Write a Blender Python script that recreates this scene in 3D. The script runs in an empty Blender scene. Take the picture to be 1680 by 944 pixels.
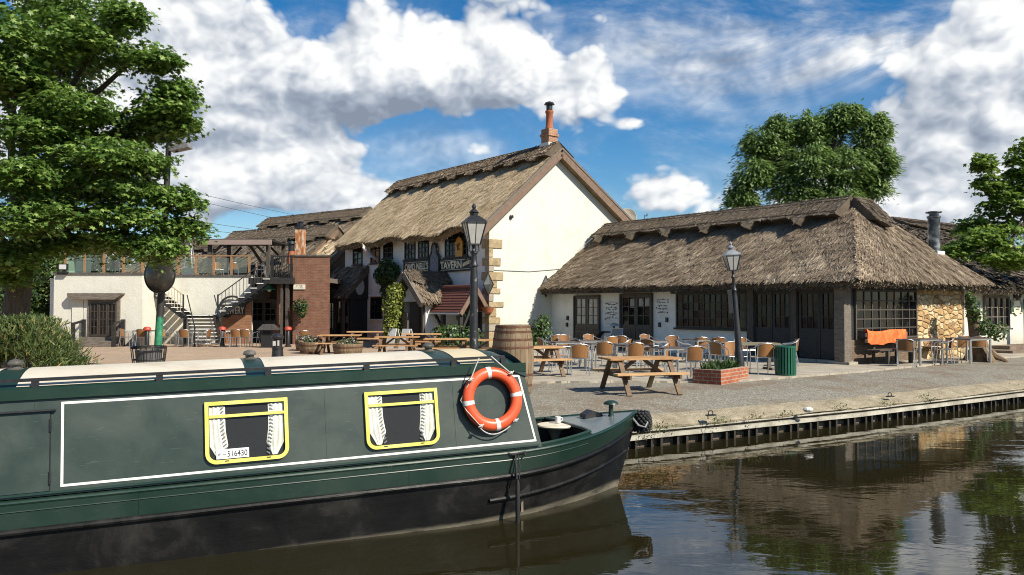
import bpy, math, random
import numpy as np
from mathutils import Vector, Matrix
R = math.radians
random.seed(7); rng = np.random.default_rng(7)
scene = bpy.context.scene
COL = scene.collection

# ---------------------------------------------------------------- camera, sky, sun, exposure
F_PX, CX, CY = 1300.0, 840.0, 472.0
PITCH = math.atan(33 / F_PX)
EYE = Vector((0, 0, 2.35))
cam = bpy.data.cameras.new('camera'); cam_o = bpy.data.objects.new('camera', cam); COL.objects.link(cam_o)
cam.sensor_width = 36; cam.lens = 36 * F_PX / 1680
cam.clip_start = 0.05; cam.clip_end = 3000
cam_o.location = EYE; cam_o.rotation_euler = (R(90) + PITCH, 0, 0)
scene.camera = cam_o
SUN_AZ, SUN_EL = R(127), R(41)          # azimuth from +Y towards +X
sun = bpy.data.lights.new('sun', 'SUN'); sun.energy = 4.8; sun.angle = R(0.55); sun.color = (1.0, 0.93, 0.80)
sun_o = bpy.data.objects.new('sun', sun); COL.objects.link(sun_o)
SD = Vector((math.sin(SUN_AZ) * math.cos(SUN_EL), math.cos(SUN_AZ) * math.cos(SUN_EL), math.sin(SUN_EL)))
sun_o.rotation_euler = (-SD).to_track_quat('-Z', 'Y').to_euler(); sun_o.location = (30, -30, 40)
vs = scene.view_settings
vs.view_transform = 'Standard'; vs.look = 'None'; vs.gamma = 1; vs.use_curve_mapping = False
vs.exposure = 0.55
cy = scene.cycles
cy.max_bounces = 6; cy.diffuse_bounces = 3; cy.glossy_bounces = 3; cy.transmission_bounces = 4; cy.transparent_max_bounces = 8
cy.caustics_reflective = False; cy.caustics_refractive = False
cy.use_denoising = True; cy.filter_width = 1.05
cy.sample_clamp_indirect = 6


def ray(px, py):
    u = (px - CX) / F_PX; v = (CY - py) / F_PX
    return Vector((u, math.cos(PITCH) - v * math.sin(PITCH), math.sin(PITCH) + v * math.cos(PITCH)))


def at(px, py, Y):
    r = ray(px, py); return EYE + r * (Y / r.y)


GZ = 0.55                                  # height of the quayside above the water


def gnd(px, py, z=GZ):
    r = ray(px, py); return EYE + r * ((z - EYE.z) / r.z)


# ---------------------------------------------------------------- node helpers
class NT:
    def __init__(s, tree):
        s.t = tree; s.n = tree.nodes; s.l = tree.links

    def node(s, typ, **kw):
        nd = s.n.new(typ)
        for k, v in kw.items(): setattr(nd, k, v)
        return nd

    def put(s, sock, v):
        if v is None: return
        if isinstance(v, bpy.types.NodeSocket): s.l.new(v, sock)
        else: sock.default_value = v

    def math(s, op, a, b=None, c=None, clamp=False):
        nd = s.node('ShaderNodeMath', operation=op, use_clamp=clamp)
        s.put(nd.inputs[0], a); s.put(nd.inputs[1], b); s.put(nd.inputs[2], c)
        return nd.outputs[0]

    def vmath(s, op, a, b=None):
        nd = s.node('ShaderNodeVectorMath', operation=op)
        s.put(nd.inputs[0], a); s.put(nd.inputs[1], b)
        return nd.outputs[0]

    def mix(s, f, a, b):
        nd = s.node('ShaderNodeMix', data_type='RGBA')
        s.put(nd.inputs[0], f); s.put(nd.inputs[6], a); s.put(nd.inputs[7], b)
        return nd.outputs[2]

    def ramp(s, f, stops, interp='LINEAR'):
        nd = s.node('ShaderNodeValToRGB'); cr = nd.color_ramp; cr.interpolation = interp
        while len(cr.elements) < len(stops): cr.elements.new(0.5)
        for e, (p, c) in zip(cr.elements, stops):
            e.position = p; e.color = c4(c)
        s.put(nd.inputs[0], f); return nd.outputs[0]

    def noise(s, vec, scale, detail=4, rough=0.55, dist=0.0):
        nd = s.node('ShaderNodeTexNoise')
        nd.inputs['Scale'].default_value = scale; nd.inputs['Detail'].default_value = detail
        nd.inputs['Roughness'].default_value = rough; nd.inputs['Distortion'].default_value = dist
        s.put(nd.inputs['Vector'], vec); return nd.outputs[0]

    def maprange(s, v, a, b, c=0.0, d=1.0, smooth=False):
        nd = s.node('ShaderNodeMapRange')
        if smooth: nd.interpolation_type = 'SMOOTHSTEP'
        s.put(nd.inputs[0], v)
        for i, x in enumerate((a, b, c, d)): s.put(nd.inputs[1 + i], x)
        return nd.outputs[0]


def c4(c):
    if isinstance(c, (int, float)): return (c, c, c, 1)
    return (c[0], c[1], c[2], 1)


# ---------------------------------------------------------------- sky with broken cumulus
world = bpy.data.worlds.new('World'); scene.world = world; world.use_nodes = True
w = NT(world.node_tree); w.n.clear()
out = w.node('ShaderNodeOutputWorld'); bg = w.node('ShaderNodeBackground'); bg.inputs[1].default_value = 0.08
w.l.new(bg.outputs[0], out.inputs[0])
sky = w.node('ShaderNodeTexSky', sky_type='NISHITA'); sky.sun_disc = False
sky.sun_elevation = SUN_EL; sky.sun_rotation = SUN_AZ; sky.air_density = 1.0; sky.dust_density = 0.4; sky.ozone_density = 3.0
tc = w.node('ShaderNodeTexCoord'); DIR = tc.outputs['Generated']
sep = w.node('ShaderNodeSeparateXYZ'); w.l.new(DIR, sep.inputs[0])
AZ = w.math('ARCTAN2', sep.outputs[0], sep.outputs[1]); EL = w.math('ARCSINE', sep.outputs[2])


def blobs(lst, up=0.0):
    tot = None
    for (px, py, rx, ry, wt) in lst:
        r = ray(px, py).normalized(); a0 = math.atan2(r.x, r.y); e0 = math.asin(r.z) - up
        ka = F_PX / rx * (r.y ** 2 + r.x ** 2) ** .5; ke = F_PX / ry
        dx = w.math('MULTIPLY', w.math('SUBTRACT', AZ, a0), ka)
        dy = w.math('MULTIPLY', w.math('SUBTRACT', EL, e0), ke)
        q = w.math('MULTIPLY_ADD', dy, dy, w.math('MULTIPLY', dx, dx))
        g = w.math('MULTIPLY', w.math('EXPONENT', w.math('MULTIPLY', q, -1.0)), wt)
        tot = g if tot is None else w.math('ADD', tot, g)
    return tot


def billow(vec):
    """rounded cauliflower lumps: summed absolute noise"""
    tot = None
    for sc_, wt in ((7, 1.0), (15, .55), (32, .30), (70, .17)):
        n = w.math('ABSOLUTE', w.math('MULTIPLY_ADD', w.noise(vec, sc_, 0, .5), 2.0, -1.0))
        n = w.math('MULTIPLY', n, wt); tot = n if tot is None else w.math('ADD', tot, n)
    return tot


mp = w.node('ShaderNodeMapping'); mp.inputs['Scale'].default_value = (1, 1, 1.35); w.l.new(DIR, mp.inputs[0])
PV = mp.outputs[0]
big = w.noise(PV, 3.2, 4, 0.5)
b0 = billow(PV); b1 = billow(w.vmath('ADD', PV, (0.010, -0.004, 0.017)))
CUM = [  # where the big clouds of the photograph stand
    (700, 105, 150, 60, .85), (820, 130, 140, 50, .75), (790, 62, 40, 40, .45), (600, 140, 110, 60, .6), (950, 165, 75, 24, .6),
    (400, 165, 150, 95, .75), (265, 70, 110, 130, .75), (500, 305, 150, 45, .75), (330, 300, 90, 45, .6), (800, 248, 38, 20, .62), (560, 248, 80, 26, .4), (610, 330, 70, 36, .5), (430, 70, 60, 40, .3),
    (1035, 203, 28, 13, .60), (1195, 45, 24, 30, .40), (1570, 195, 125, 95, .8), (1650, 70, 80, 60, .7), (1490, 95, 70, 26, .55), (1590, 320, 150, 50, .7), (1110, 315, 130, 36, .62), (1330, 330, 150, 30, .3),
    (1500, -60, 220, 60, .5), (700, -80, 260, 60, .45), (-200, 200, 300, 160, .6), (2000, 150, 250, 160, .6)]
cover = blobs(CUM); coverU = blobs(CUM, 0.034)
dens = w.math('ADD', w.math('ADD', cover, w.math('MULTIPLY', w.math('SUBTRACT', b0, 0.42), 0.75)), w.math('MULTIPLY', w.math('SUBTRACT', big, .5), 1.0))
mask = w.maprange(dens, 0.27, 0.54, 0, 1, True)
vz = w.node('ShaderNodeMapping'); vz.inputs['Scale'].default_value = (1, 1, 2.6); vz.inputs['Rotation'].default_value = (0, R(20), 0); w.l.new(DIR, vz.inputs[0])
veil = w.maprange(w.noise(vz.outputs[0], 3.2, 9, 0.62, .4), 0.38, 0.72, 0.0, 1.0, True)
vreg = blobs([(1130, 50, 200, 55, .95), (1250, 130, 190, 40, .55), (1440, 30, 220, 60, 1.1), (1060, 250, 190, 50, .55), (560, 60, 120, 60, .7), (1000, 20, 120, 30, .5), (1480, 95, 100, 40, .6), (730, 250, 160, 40, .25)])
veil = w.math('MULTIPLY', veil, w.math('ADD', vreg, 0.20), clamp=True)
mask = w.math('MAXIMUM', mask, veil)
tone = blobs([(640, 178, 130, 30, -.34), (560, 190, 60, 26, -.14), (780, 105, 50, 30, -.10), (690, 90, 60, 40, .10), (350, 150, 110, 50, -.08), (1530, 170, 100, 50, -.22), (1460, 265, 70, 36, -.22), (560, 345, 140, 18, -.10), (1080, 310, 120, 34, -.12)])
lum = w.math('ADD', 0.655, w.math('MULTIPLY', w.math('SUBTRACT', b0, b1), 1.15))
lum = w.math('ADD', lum, w.math('MULTIPLY', w.math('SUBTRACT', cover, coverU), 0.48))
lum = w.math('ADD', w.math('ADD', lum, tone), w.math('MULTIPLY', w.math('SUBTRACT', big, .5), .35))
ccol = w.ramp(lum, [(0.0, (2.2, 2.65, 3.4)), (0.30, (3.3, 3.8, 4.6)), (0.55, (5.2, 5.6, 6.2)), (0.80, (7.5, 7.7, 7.9)), (1.0, (9.2, 9.2, 9.0))])
hs = w.node('ShaderNodeHueSaturation'); hs.inputs['Saturation'].default_value = 1.42; hs.inputs['Value'].default_value = 1.0
w.l.new(sky.outputs[0], hs.inputs['Color'])
w.l.new(w.mix(mask, hs.outputs[0], ccol), bg.inputs[0])

# ---------------------------------------------------------------- materials
_M = {}


def new_mat(name):
    m = bpy.data.materials.new(name); m.use_nodes = True
    t = NT(m.node_tree); b = t.n['Principled BSDF']
    return m, t, b


def coords(t, kind='Object', scale=(1, 1, 1)):
    tc = t.node('ShaderNodeTexCoord'); mp = t.node('ShaderNodeMapping'); mp.inputs['Scale'].default_value = scale
    t.l.new(tc.outputs[kind], mp.inputs[0]); return mp.outputs[0]


def bump(t, b, h, strength=0.3, dist=0.02):
    bn = t.node('ShaderNodeBump'); bn.inputs['Strength'].default_value = strength; bn.inputs['Distance'].default_value = dist
    t.put(bn.inputs['Height'], h); t.l.new(bn.outputs[0], b.inputs['Normal'])


def noisy(name, stops, scale=4, rough=0.8, bumpk=0.2, bscale=40, bdist=0.01, detail=6, stretch=(1, 1, 1), metal=0.0, spec=0.5, coat=0.0, fine=0.0, rnd=0.0):
    """procedural surface: a colour ramp over layered noise, with bump"""
    if name in _M: return _M[name]
    m, t, b = new_mat(name)
    v = coords(t, 'Object', stretch)
    n = t.noise(v, scale, detail, 0.6, 0.3)
    if fine:
        n2 = t.noise(v, scale * 12, 3, 0.6)
        n = t.math('ADD', t.math('MULTIPLY', n, 1 - fine), t.math('MULTIPLY', n2, fine))
    if rnd:
        oi = t.node('ShaderNodeObjectInfo')
        n = t.math('ADD', n, t.math('MULTIPLY', t.math('SUBTRACT', oi.outputs['Random'], .5), rnd))
    col = t.ramp(n, stops)
    t.l.new(col, b.inputs['Base Color'])
    b.inputs['Roughness'].default_value = rough; b.inputs['Metallic'].default_value = metal
    b.inputs['Specular IOR Level'].default_value = spec; b.inputs['Coat Weight'].default_value = coat
    if bumpk: bump(t, b, t.noise(v, bscale, 5, 0.6), bumpk, bdist)
    _M[name] = m; return m


def two(name, a, b_, **k):
    return noisy(name, [(0.32, a), (0.68, b_)], **k)


def island_mat(name, stops, rough=0.7, trans=0.0, transcol=(0.2, 0.35, 0.03), spec=0.3, patch=0.0, pscale=0.6):
    """leaves and straws: each small face its own shade"""
    if name in _M: return _M[name]
    m, t, b = new_mat(name)
    g = t.node('ShaderNodeNewGeometry')
    f = g.outputs['Random Per Island']
    if patch:
        n = t.noise(coords(t), pscale, 5, 0.65, 0.5)
        f = t.math('ADD', t.math('MULTIPLY', f, 1 - patch), t.math('MULTIPLY', t.maprange(n, 0.3, 0.7), patch))
    col = t.ramp(f, stops)
    t.l.new(col, b.inputs['Base Color']); b.inputs['Roughness'].default_value = rough
    b.inputs['Specular IOR Level'].default_value = spec
    if trans:
        tr = t.node('ShaderNodeBsdfTranslucent'); t.put(tr.inputs[0], t.mix(0.5, col, c4(transcol)))
        mx = t.node('ShaderNodeMixShader'); mx.inputs[0].default_value = trans
        o = t.n['Material Output']
        t.l.new(b.outputs[0], mx.inputs[1]); t.l.new(tr.outputs[0], mx.inputs[2]); t.l.new(mx.outputs[0], o.inputs[0])
    _M[name] = m; return m


def brick_mat(name, c1, c2, mortar, scale=1.0, bw=0.225, bh=0.075, ms=0.012):
    if name in _M: return _M[name]
    m, t, b = new_mat(name)
    tc = t.node('ShaderNodeTexCoord'); sp = t.node('ShaderNodeSeparateXYZ'); t.l.new(tc.outputs['Object'], sp.inputs[0])
    cb = t.node('ShaderNodeCombineXYZ'); t.l.new(t.math('ADD', sp.outputs[0], sp.outputs[1]), cb.inputs[0]); t.l.new(sp.outputs[2], cb.inputs[1])
    br = t.node('ShaderNodeTexBrick'); t.l.new(cb.outputs[0], br.inputs['Vector'])
    br.inputs['Color1'].default_value = c4(c1); br.inputs['Color2'].default_value = c4(c2); br.inputs['Mortar'].default_value = c4(mortar)
    br.inputs['Scale'].default_value = scale; br.inputs['Brick Width'].default_value = bw; br.inputs['Row Height'].default_value = bh
    br.inputs['Mortar Size'].default_value = ms
    n = t.noise(coords(t), 3.0, 6, 0.65)
    col = t.mix(t.maprange(n, 0.35, 0.7, 0, 0.55), br.outputs[0], c4([x * 0.45 for x in c1]))
    t.l.new(col, b.inputs['Base Color']); b.inputs['Roughness'].default_value = 0.9
    bump(t, b, t.math('SUBTRACT', t.noise(coords(t), 60, 3), br.outputs['Fac']), 0.5, 0.01)
    _M[name] = m; return m


def stone_mat(name, stops, scale=3.2, mortar=(0.30, 0.20, 0.10), stretch=(1, 1, 1.5)):
    if name in _M: return _M[name]
    m, t, b = new_mat(name)
    v = coords(t, 'Object', stretch)
    wn = t.node('ShaderNodeTexNoise'); wn.inputs['Scale'].default_value = 2.5; t.l.new(v, wn.inputs['Vector'])
    v = t.vmath('ADD', v, t.vmath('MULTIPLY', wn.outputs[1], (.22, .22, .22)))
    vo = t.node('ShaderNodeTexVoronoi', feature='F1'); vo.inputs['Scale'].default_value = scale; vo.inputs['Randomness'].default_value = 0.8
    t.l.new(v, vo.inputs['Vector'])
    ve = t.node('ShaderNodeTexVoronoi', feature='DISTANCE_TO_EDGE'); ve.inputs['Scale'].default_value = scale; ve.inputs['Randomness'].default_value = 0.8
    t.l.new(v, ve.inputs['Vector'])
    sx = t.node('ShaderNodeSeparateXYZ'); t.l.new(vo.outputs['Color'], sx.inputs[0])
    n = t.noise(v, 9, 5, 0.6)
    col = t.ramp(t.math('ADD', t.math('MULTIPLY', sx.outputs[0], 0.7), t.math('MULTIPLY', n, 0.3)), stops)
    e = t.maprange(ve.outputs['Distance'], 0.015, 0.07, 0, 1, True)
    t.l.new(t.mix(e, c4(mortar), col), b.inputs['Base Color']); b.inputs['Roughness'].default_value = 0.92
    bump(t, b, t.math('ADD', t.maprange(ve.outputs['Distance'], 0.0, 0.22), t.math('MULTIPLY', n, 0.35)), 0.9, 0.05)
    _M[name] = m; return m


def plain(name, c, rough=0.5, metal=0.0, spec=0.5, coat=0.0):
    return noisy(name, [(0.3, [x * 0.88 for x in c]), (0.7, [min(1, x * 1.1) for x in c])], scale=6, rough=rough, metal=metal, spec=spec, coat=coat, bumpk=0.06, bscale=60)


# ---------------------------------------------------------------- mesh building
class MB:
    def __init__(s): s.v = []; s.f = []

    def add(s, vs, fs, M=None):
        o = len(s.v)
        s.v.extend([tuple((M @ Vector(p)) if M is not None else p) for p in vs])
        s.f.extend([tuple(i + o for i in f) for f in fs]); return s

    def box(s, x0, x1, y0, y1, z0, z1, M=None):
        vs = [(x0, y0, z0), (x1, y0, z0), (x1, y1, z0), (x0, y1, z0), (x0, y0, z1), (x1, y0, z1), (x1, y1, z1), (x0, y1, z1)]
        return s.add(vs, [(0, 3, 2, 1), (4, 5, 6, 7), (0, 1, 5, 4), (1, 2, 6, 5), (2, 3, 7, 6), (3, 0, 4, 7)], M)

    def beam(s, a, b, wd, h, up=(0, 0, 1)):
        a = Vector(a); b = Vector(b); d = (b - a); L = d.length; d.normalize()
        u = Vector(up); x = d.cross(u)
        if x.length < 1e-4: x = d.cross(Vector((1, 0, 0)))
        x.normalize(); z = x.cross(d).normalized()
        M = Matrix((x, d, z)).transposed().to_4x4(); M.translation = a
        return s.box(-wd / 2, wd / 2, 0, L, -h / 2, h / 2, M)

    def tube(s, pts, r, n=8, closed=False, cap=True):
        P = [Vector(p) for p in pts]; k = len(P); rs = r if isinstance(r, (list, tuple)) else [r] * k
        vs = []; prev = None
        for i, p in enumerate(P):
            if closed: d = P[(i + 1) % k] - P[i - 1]
            else: d = P[min(i + 1, k - 1)] - P[max(i - 1, 0)]
            d.normalize()
            if prev is None:
                a = d.orthogonal().normalized()
            else:
                a = prev - d * prev.dot(d)
                a = a.normalized() if a.length > 1e-5 else d.orthogonal().normalized()
            prev = a; b = d.cross(a)
            for j in range(n):
                t = 2 * math.pi * j / n; vs.append(p + (a * math.cos(t) + b * math.sin(t)) * rs[i])
        fs = []
        for i in range(k if closed else k - 1):
            for j in range(n):
                i2 = (i + 1) % k; fs.append((i * n + j, i * n + (j + 1) % n, i2 * n + (j + 1) % n, i2 * n + j))
        if not closed and cap:
            fs.append(tuple(range(n - 1, -1, -1))); fs.append(tuple((k - 1) * n + j for j in range(n)))
        return s.add(vs, fs)

    def lathe(s, prof, n=16, o=(0, 0, 0), M=None, cap=True):
        vs = []; fs = []
        for (r, z) in prof:
            for j in range(n):
                t = 2 * math.pi * j / n; vs.append((o[0] + r * math.cos(t), o[1] + r * math.sin(t), o[2] + z))
        for i in range(len(prof) - 1):
            for j in range(n): fs.append((i * n + j, i * n + (j + 1) % n, (i + 1) * n + (j + 1) % n, (i + 1) * n + j))
        if cap:
            fs.append(tuple(range(n - 1, -1, -1))); fs.append(tuple((len(prof) - 1) * n + j for j in range(n)))
        return s.add(vs, fs, M)

    def prism(s, poly, a, b, axis='y', M=None):
        """2-D outline swept along an axis. y: poly is (x,z); z: poly is (x,y); x: poly is (y,z)"""
        n = len(poly)
        g = {'y': lambda p, t: (p[0], t, p[1]), 'z': lambda p, t: (p[0], p[1], t), 'x': lambda p, t: (t, p[0], p[1])}[axis]
        vs = [g(p, a) for p in poly] + [g(p, b) for p in poly]
        fs = [tuple(range(n)), tuple(range(2 * n - 1, n - 1, -1))] + [(i, i + n, (i + 1) % n + n, (i + 1) % n) for i in range(n)]
        return s.add(vs, fs, M)

    def grid(s, pts):
        """pts[i][j] -> surface"""
        nu = len(pts); nv = len(pts[0]); vs = [p for r_ in pts for p in r_]
        return s.add(vs, [(i * nv + j, i * nv + j + 1, (i + 1) * nv + j + 1, (i + 1) * nv + j) for i in range(nu - 1) for j in range(nv - 1)])

    def quad(s, a, b, c, d): return s.add([a, b, c, d], [(0, 1, 2, 3)])

    def sphere(s, c, r, nu=12, nv=8, sc=(1, 1, 1)):
        prof = [(max(1e-3, r * math.sin(math.pi * i / nv)), -r * math.cos(math.pi * i / nv)) for i in range(nv + 1)]
        return s.lathe(prof, nu, (0, 0, 0), Matrix.Translation(c) @ Matrix.Diagonal((*sc, 1)))

    def build(s, name, mat, parent=None, smooth=False, bevel=0.0):
        me = bpy.data.meshes.new(name); me.from_pydata(s.v, [], s.f)
        if mat is not None: me.materials.append(mat)
        if smooth:
            me.polygons.foreach_set('use_smooth', [True] * len(me.polygons))
            if smooth != 'all': me.set_sharp_from_angle(angle=R(42))
        me.update()
        ob = bpy.data.objects.new(name, me); COL.objects.link(ob)
        if parent is not None: ob.parent = parent
        if bevel:
            bv = ob.modifiers.new('edge', 'BEVEL'); bv.width = bevel; bv.segments = 2; bv.limit_method = 'ANGLE'; bv.angle_limit = R(40)
        return ob


def recalc(ob):
    import bmesh
    bm = bmesh.new(); bm.from_mesh(ob.data); bmesh.ops.recalc_face_normals(bm, faces=bm.faces); bm.to_mesh(ob.data); bm.free(); return ob


def tag(o, label=None, cat=None, group=None, kind=None):
    if label: o['label'] = label
    if cat: o['category'] = cat
    if group: o['group'] = group
    if kind: o['kind'] = kind
    return o


def thing(name, label, cat, loc=(0, 0, 0), rz=0.0, group=None, rx=0.0, ry=0.0):
    o = bpy.data.objects.new(name, None); COL.objects.link(o); o.empty_display_size = 0.2
    o.location = loc; o.rotation_euler = (rx, ry, rz)
    return tag(o, label, cat, group)


def dup(o, loc, rz, label, group=None, parent=None, rx=None):
    kids = [c for c in ALLKIDS(o)]
    c = o.copy(); COL.objects.link(c)
    if parent is None:
        c.location = loc; c.rotation_euler = (0 if rx is None else rx, 0, rz); c['label'] = label
        if group: c['group'] = group
    else: c.parent = parent
    for k in kids: dup(k, None, None, None, None, c)
    return c


def ALLKIDS(o): return list(o.children)


def scatter_mesh(name, mat, tmpl, faces, C, A, B, N, S, parent=None):
    """many small faces (leaves, straws) in one mesh. tmpl (k,3) in (a,b,n) axes"""
    tmpl = np.array(tmpl, float); k = len(tmpl); n = len(C)
    V = C[:, None, :] + S[:, None, None] * (tmpl[None, :, 0:1] * A[:, None, :] + tmpl[None, :, 1:2] * B[:, None, :] + tmpl[None, :, 2:3] * N[:, None, :])
    V = V.reshape(-1, 3)
    me = bpy.data.meshes.new(name)
    fl = [len(f) for f in faces]; idx = np.concatenate([np.array(f) for f in faces])
    me.vertices.add(len(V)); me.vertices.foreach_set('co', V.astype(np.float32).ravel())
    loops = (idx[None, :] + (np.arange(n) * k)[:, None]).ravel()
    me.loops.add(len(loops)); me.loops.foreach_set('vertex_index', loops.astype(np.int32))
    tot = np.tile(np.array(fl, np.int32), n); me.polygons.add(len(tot))
    me.polygons.foreach_set('loop_start', np.concatenate([[0], np.cumsum(tot)[:-1]]).astype(np.int32))
    me.polygons.foreach_set('loop_total', tot)
    me.materials.append(mat); me.update(calc_edges=True)
    ob = bpy.data.objects.new(name, me); COL.objects.link(ob)
    if parent is not None: ob.parent = parent
    return ob


def unit(a): return a / np.maximum(np.linalg.norm(a, axis=1, keepdims=True), 1e-9)


def text_geo(body, size=1.0, ext=0.004, bold=0.0, align='CENTER'):
    cu = bpy.data.curves.new('txt', 'FONT'); cu.body = body; cu.size = size; cu.extrude = ext; cu.offset = bold; cu.align_x = align; cu.align_y = 'CENTER'; cu.resolution_u = 3
    ob = bpy.data.objects.new('txt', cu); COL.objects.link(ob)
    dg = bpy.context.evaluated_depsgraph_get(); me = bpy.data.meshes.new_from_object(ob.evaluated_get(dg))
    vs = [tuple(v.co) for v in me.vertices]; fs = [tuple(p.vertices) for p in me.polygons]
    bpy.data.objects.remove(ob); bpy.data.curves.remove(cu); bpy.data.meshes.remove(me)
    return vs, fs


class Frame:
    """a building's own axes: x along its front, y into the building, z up from the ground"""
    def __init__(s, o, ang):
        s.o = Vector((o[0], o[1], GZ)); s.a = ang
        s.x = Vector((math.cos(ang), math.sin(ang), 0)); s.y = Vector((-math.sin(ang), math.cos(ang), 0))

    def loc(s, p): q = Vector(p) - s.o; return Vector((q.dot(s.x), q.dot(s.y), q.z))

    def hy(s, px, py, y=0.0):
        r = ray(px, py); t = (s.o + s.y * y - EYE).dot(s.y) / r.dot(s.y); q = s.loc(EYE + r * t); return q.x, q.z

    def hx(s, px, py, x=0.0):
        r = ray(px, py); t = (s.o + s.x * x - EYE).dot(s.x) / r.dot(s.x); q = s.loc(EYE + r * t); return q.y, q.z

    def world(s, p): return s.o + s.x * p[0] + s.y * p[1] + Vector((0, 0, p[2]))
# ---------------------------------------------------------------- shared materials
def wall_mat():
    m, t, b = new_mat('white_render')
    v = coords(t); n = t.noise(v, 0.9, 7, .62, .4); st_ = t.noise(coords(t, 'Object', (2.2, 2.2, .16)), 2.0, 6, .65)
    sp = t.node('ShaderNodeSeparateXYZ'); t.l.new(v, sp.inputs[0])
    col = t.ramp(n, [(.25, (.54, .515, .42)), (.45, (.635, .615, .525)), (.75, (.68, .665, .58))])
    col = t.mix(t.maprange(st_, .54, .74, 0, .38), col, c4((.42, .38, .28)))
    damp = t.math('MULTIPLY', t.maprange(t.math('ADD', sp.outputs[2], t.math('MULTIPLY', n, -1.1)), .25, -.35, 0, 1, True), .55)
    col = t.mix(damp, col, c4((.30, .27, .20)))
    t.l.new(col, b.inputs['Base Color']); b.inputs['Roughness'].default_value = .9
    bump(t, b, t.math('ADD', t.noise(v, 14, 5), t.math('MULTIPLY', t.noise(v, 1.6, 3), 1.5)), .4, .03)
    return m


WHITE = wall_mat()
WHITE_OLD = noisy('old_white_render', [(0.25, (0.50, 0.50, 0.47)), (0.5, (0.70, 0.70, 0.66)), (0.75, (0.78, 0.78, 0.74))], scale=1.6, rough=0.9, bumpk=0.3, bscale=18, bdist=0.02, fine=0.2)
STRAW = island_mat('golden_thatch_straw', [(0.0, (0.23, 0.165, 0.095)), (0.3, (0.44, 0.33, 0.20)), (0.7, (0.62, 0.49, 0.315)), (1.0, (0.76, 0.66, 0.48))], 0.85, patch=0.35, pscale=0.7)
STRAW_OLD = island_mat('weathered_thatch_straw', [(0.0, (0.075, 0.055, 0.038)), (0.3, (0.165, 0.122, 0.082)), (0.68, (0.29, 0.225, 0.155)), (0.9, (0.50, 0.41, 0.30)), (1.0, (0.66, 0.57, 0.44))], 0.9, patch=0.4, pscale=0.6)
STRAW_GREY = island_mat('grey_ridge_straw', [(0.0, (0.05, 0.040, 0.030)), (0.5, (0.13, 0.105, 0.078)), (1.0, (0.27, 0.22, 0.16))], 0.9, patch=0.4, pscale=0.8)
SPAR = two('hazel_spar', (0.07, 0.05, 0.035), (0.16, 0.115, 0.075), rough=0.9)
BLACKWOOD = two('black_stained_timber', (0.012, 0.011, 0.010), (0.032, 0.029, 0.026), scale=5, rough=0.6, stretch=(1, 1, 6), bumpk=0.25)
DARKWOOD = two('dark_oak_timber', (0.040, 0.034, 0.028), (0.10, 0.082, 0.064), scale=4, rough=0.8, stretch=(6, 6, 1), bumpk=0.4)
GREYWOOD = two('grey_weathered_timber', (0.09, 0.075, 0.06), (0.21, 0.175, 0.14), scale=4, rough=0.85, stretch=(1, 6, 6), bumpk=0.4)
BROWNBOARD = two('brown_painted_board', (0.14, 0.085, 0.055), (0.20, 0.13, 0.085), scale=5, rough=0.6)
GLASS = noisy('dark_window_glass', [(0.3, (0.004, 0.004, 0.005)), (0.62, (0.012, 0.012, 0.013)), (0.72, (0.07, 0.07, 0.068))], scale=2.6, rough=0.07, bumpk=0.10, bscale=2.2, bdist=0.02, spec=0.28)
GLASS_PALE = noisy('pale_papered_glass', [(0.3, (0.18, 0.18, 0.17)), (0.7, (0.34, 0.34, 0.32))], scale=3, rough=0.2, bumpk=0.05)
BLACKIRON = two('black_painted_iron', (0.010, 0.010, 0.011), (0.026, 0.026, 0.027), scale=14, rough=0.42, bumpk=0.1)
STEEL = two('brushed_aluminium', (0.42, 0.42, 0.42), (0.58, 0.58, 0.57), scale=20, rough=0.4, metal=0.85, bumpk=0.03)
WICKER = None


def wicker():
    m, t, b = new_mat('orange_woven_wicker')
    v = coords(t)
    wv = t.node('ShaderNodeTexWave', wave_type='BANDS', bands_direction='X'); wv.inputs['Scale'].default_value = 14; wv.inputs['Distortion'].default_value = 0.6
    t.l.new(v, wv.inputs['Vector'])
    n = t.noise(v, 30, 3)
    oi = t.node('ShaderNodeObjectInfo')
    f = t.math('ADD', t.math('MULTIPLY', wv.outputs['Fac'], 0.55), t.math('MULTIPLY', n, 0.35))
    f = t.math('ADD', f, t.math('MULTIPLY', t.math('SUBTRACT', oi.outputs['Random'], 0.5), 0.4))
    t.l.new(t.ramp(f, [(0.05, (0.06, 0.026, 0.009)), (0.45, (0.235, 0.100, 0.028)), (0.95, (0.42, 0.205, 0.065))]), b.inputs['Base Color'])
    b.inputs['Roughness'].default_value = 0.6
    bump(t, b, wv.outputs['Fac'], 0.3, 0.004)
    return m


WICKER = wicker()


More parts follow.
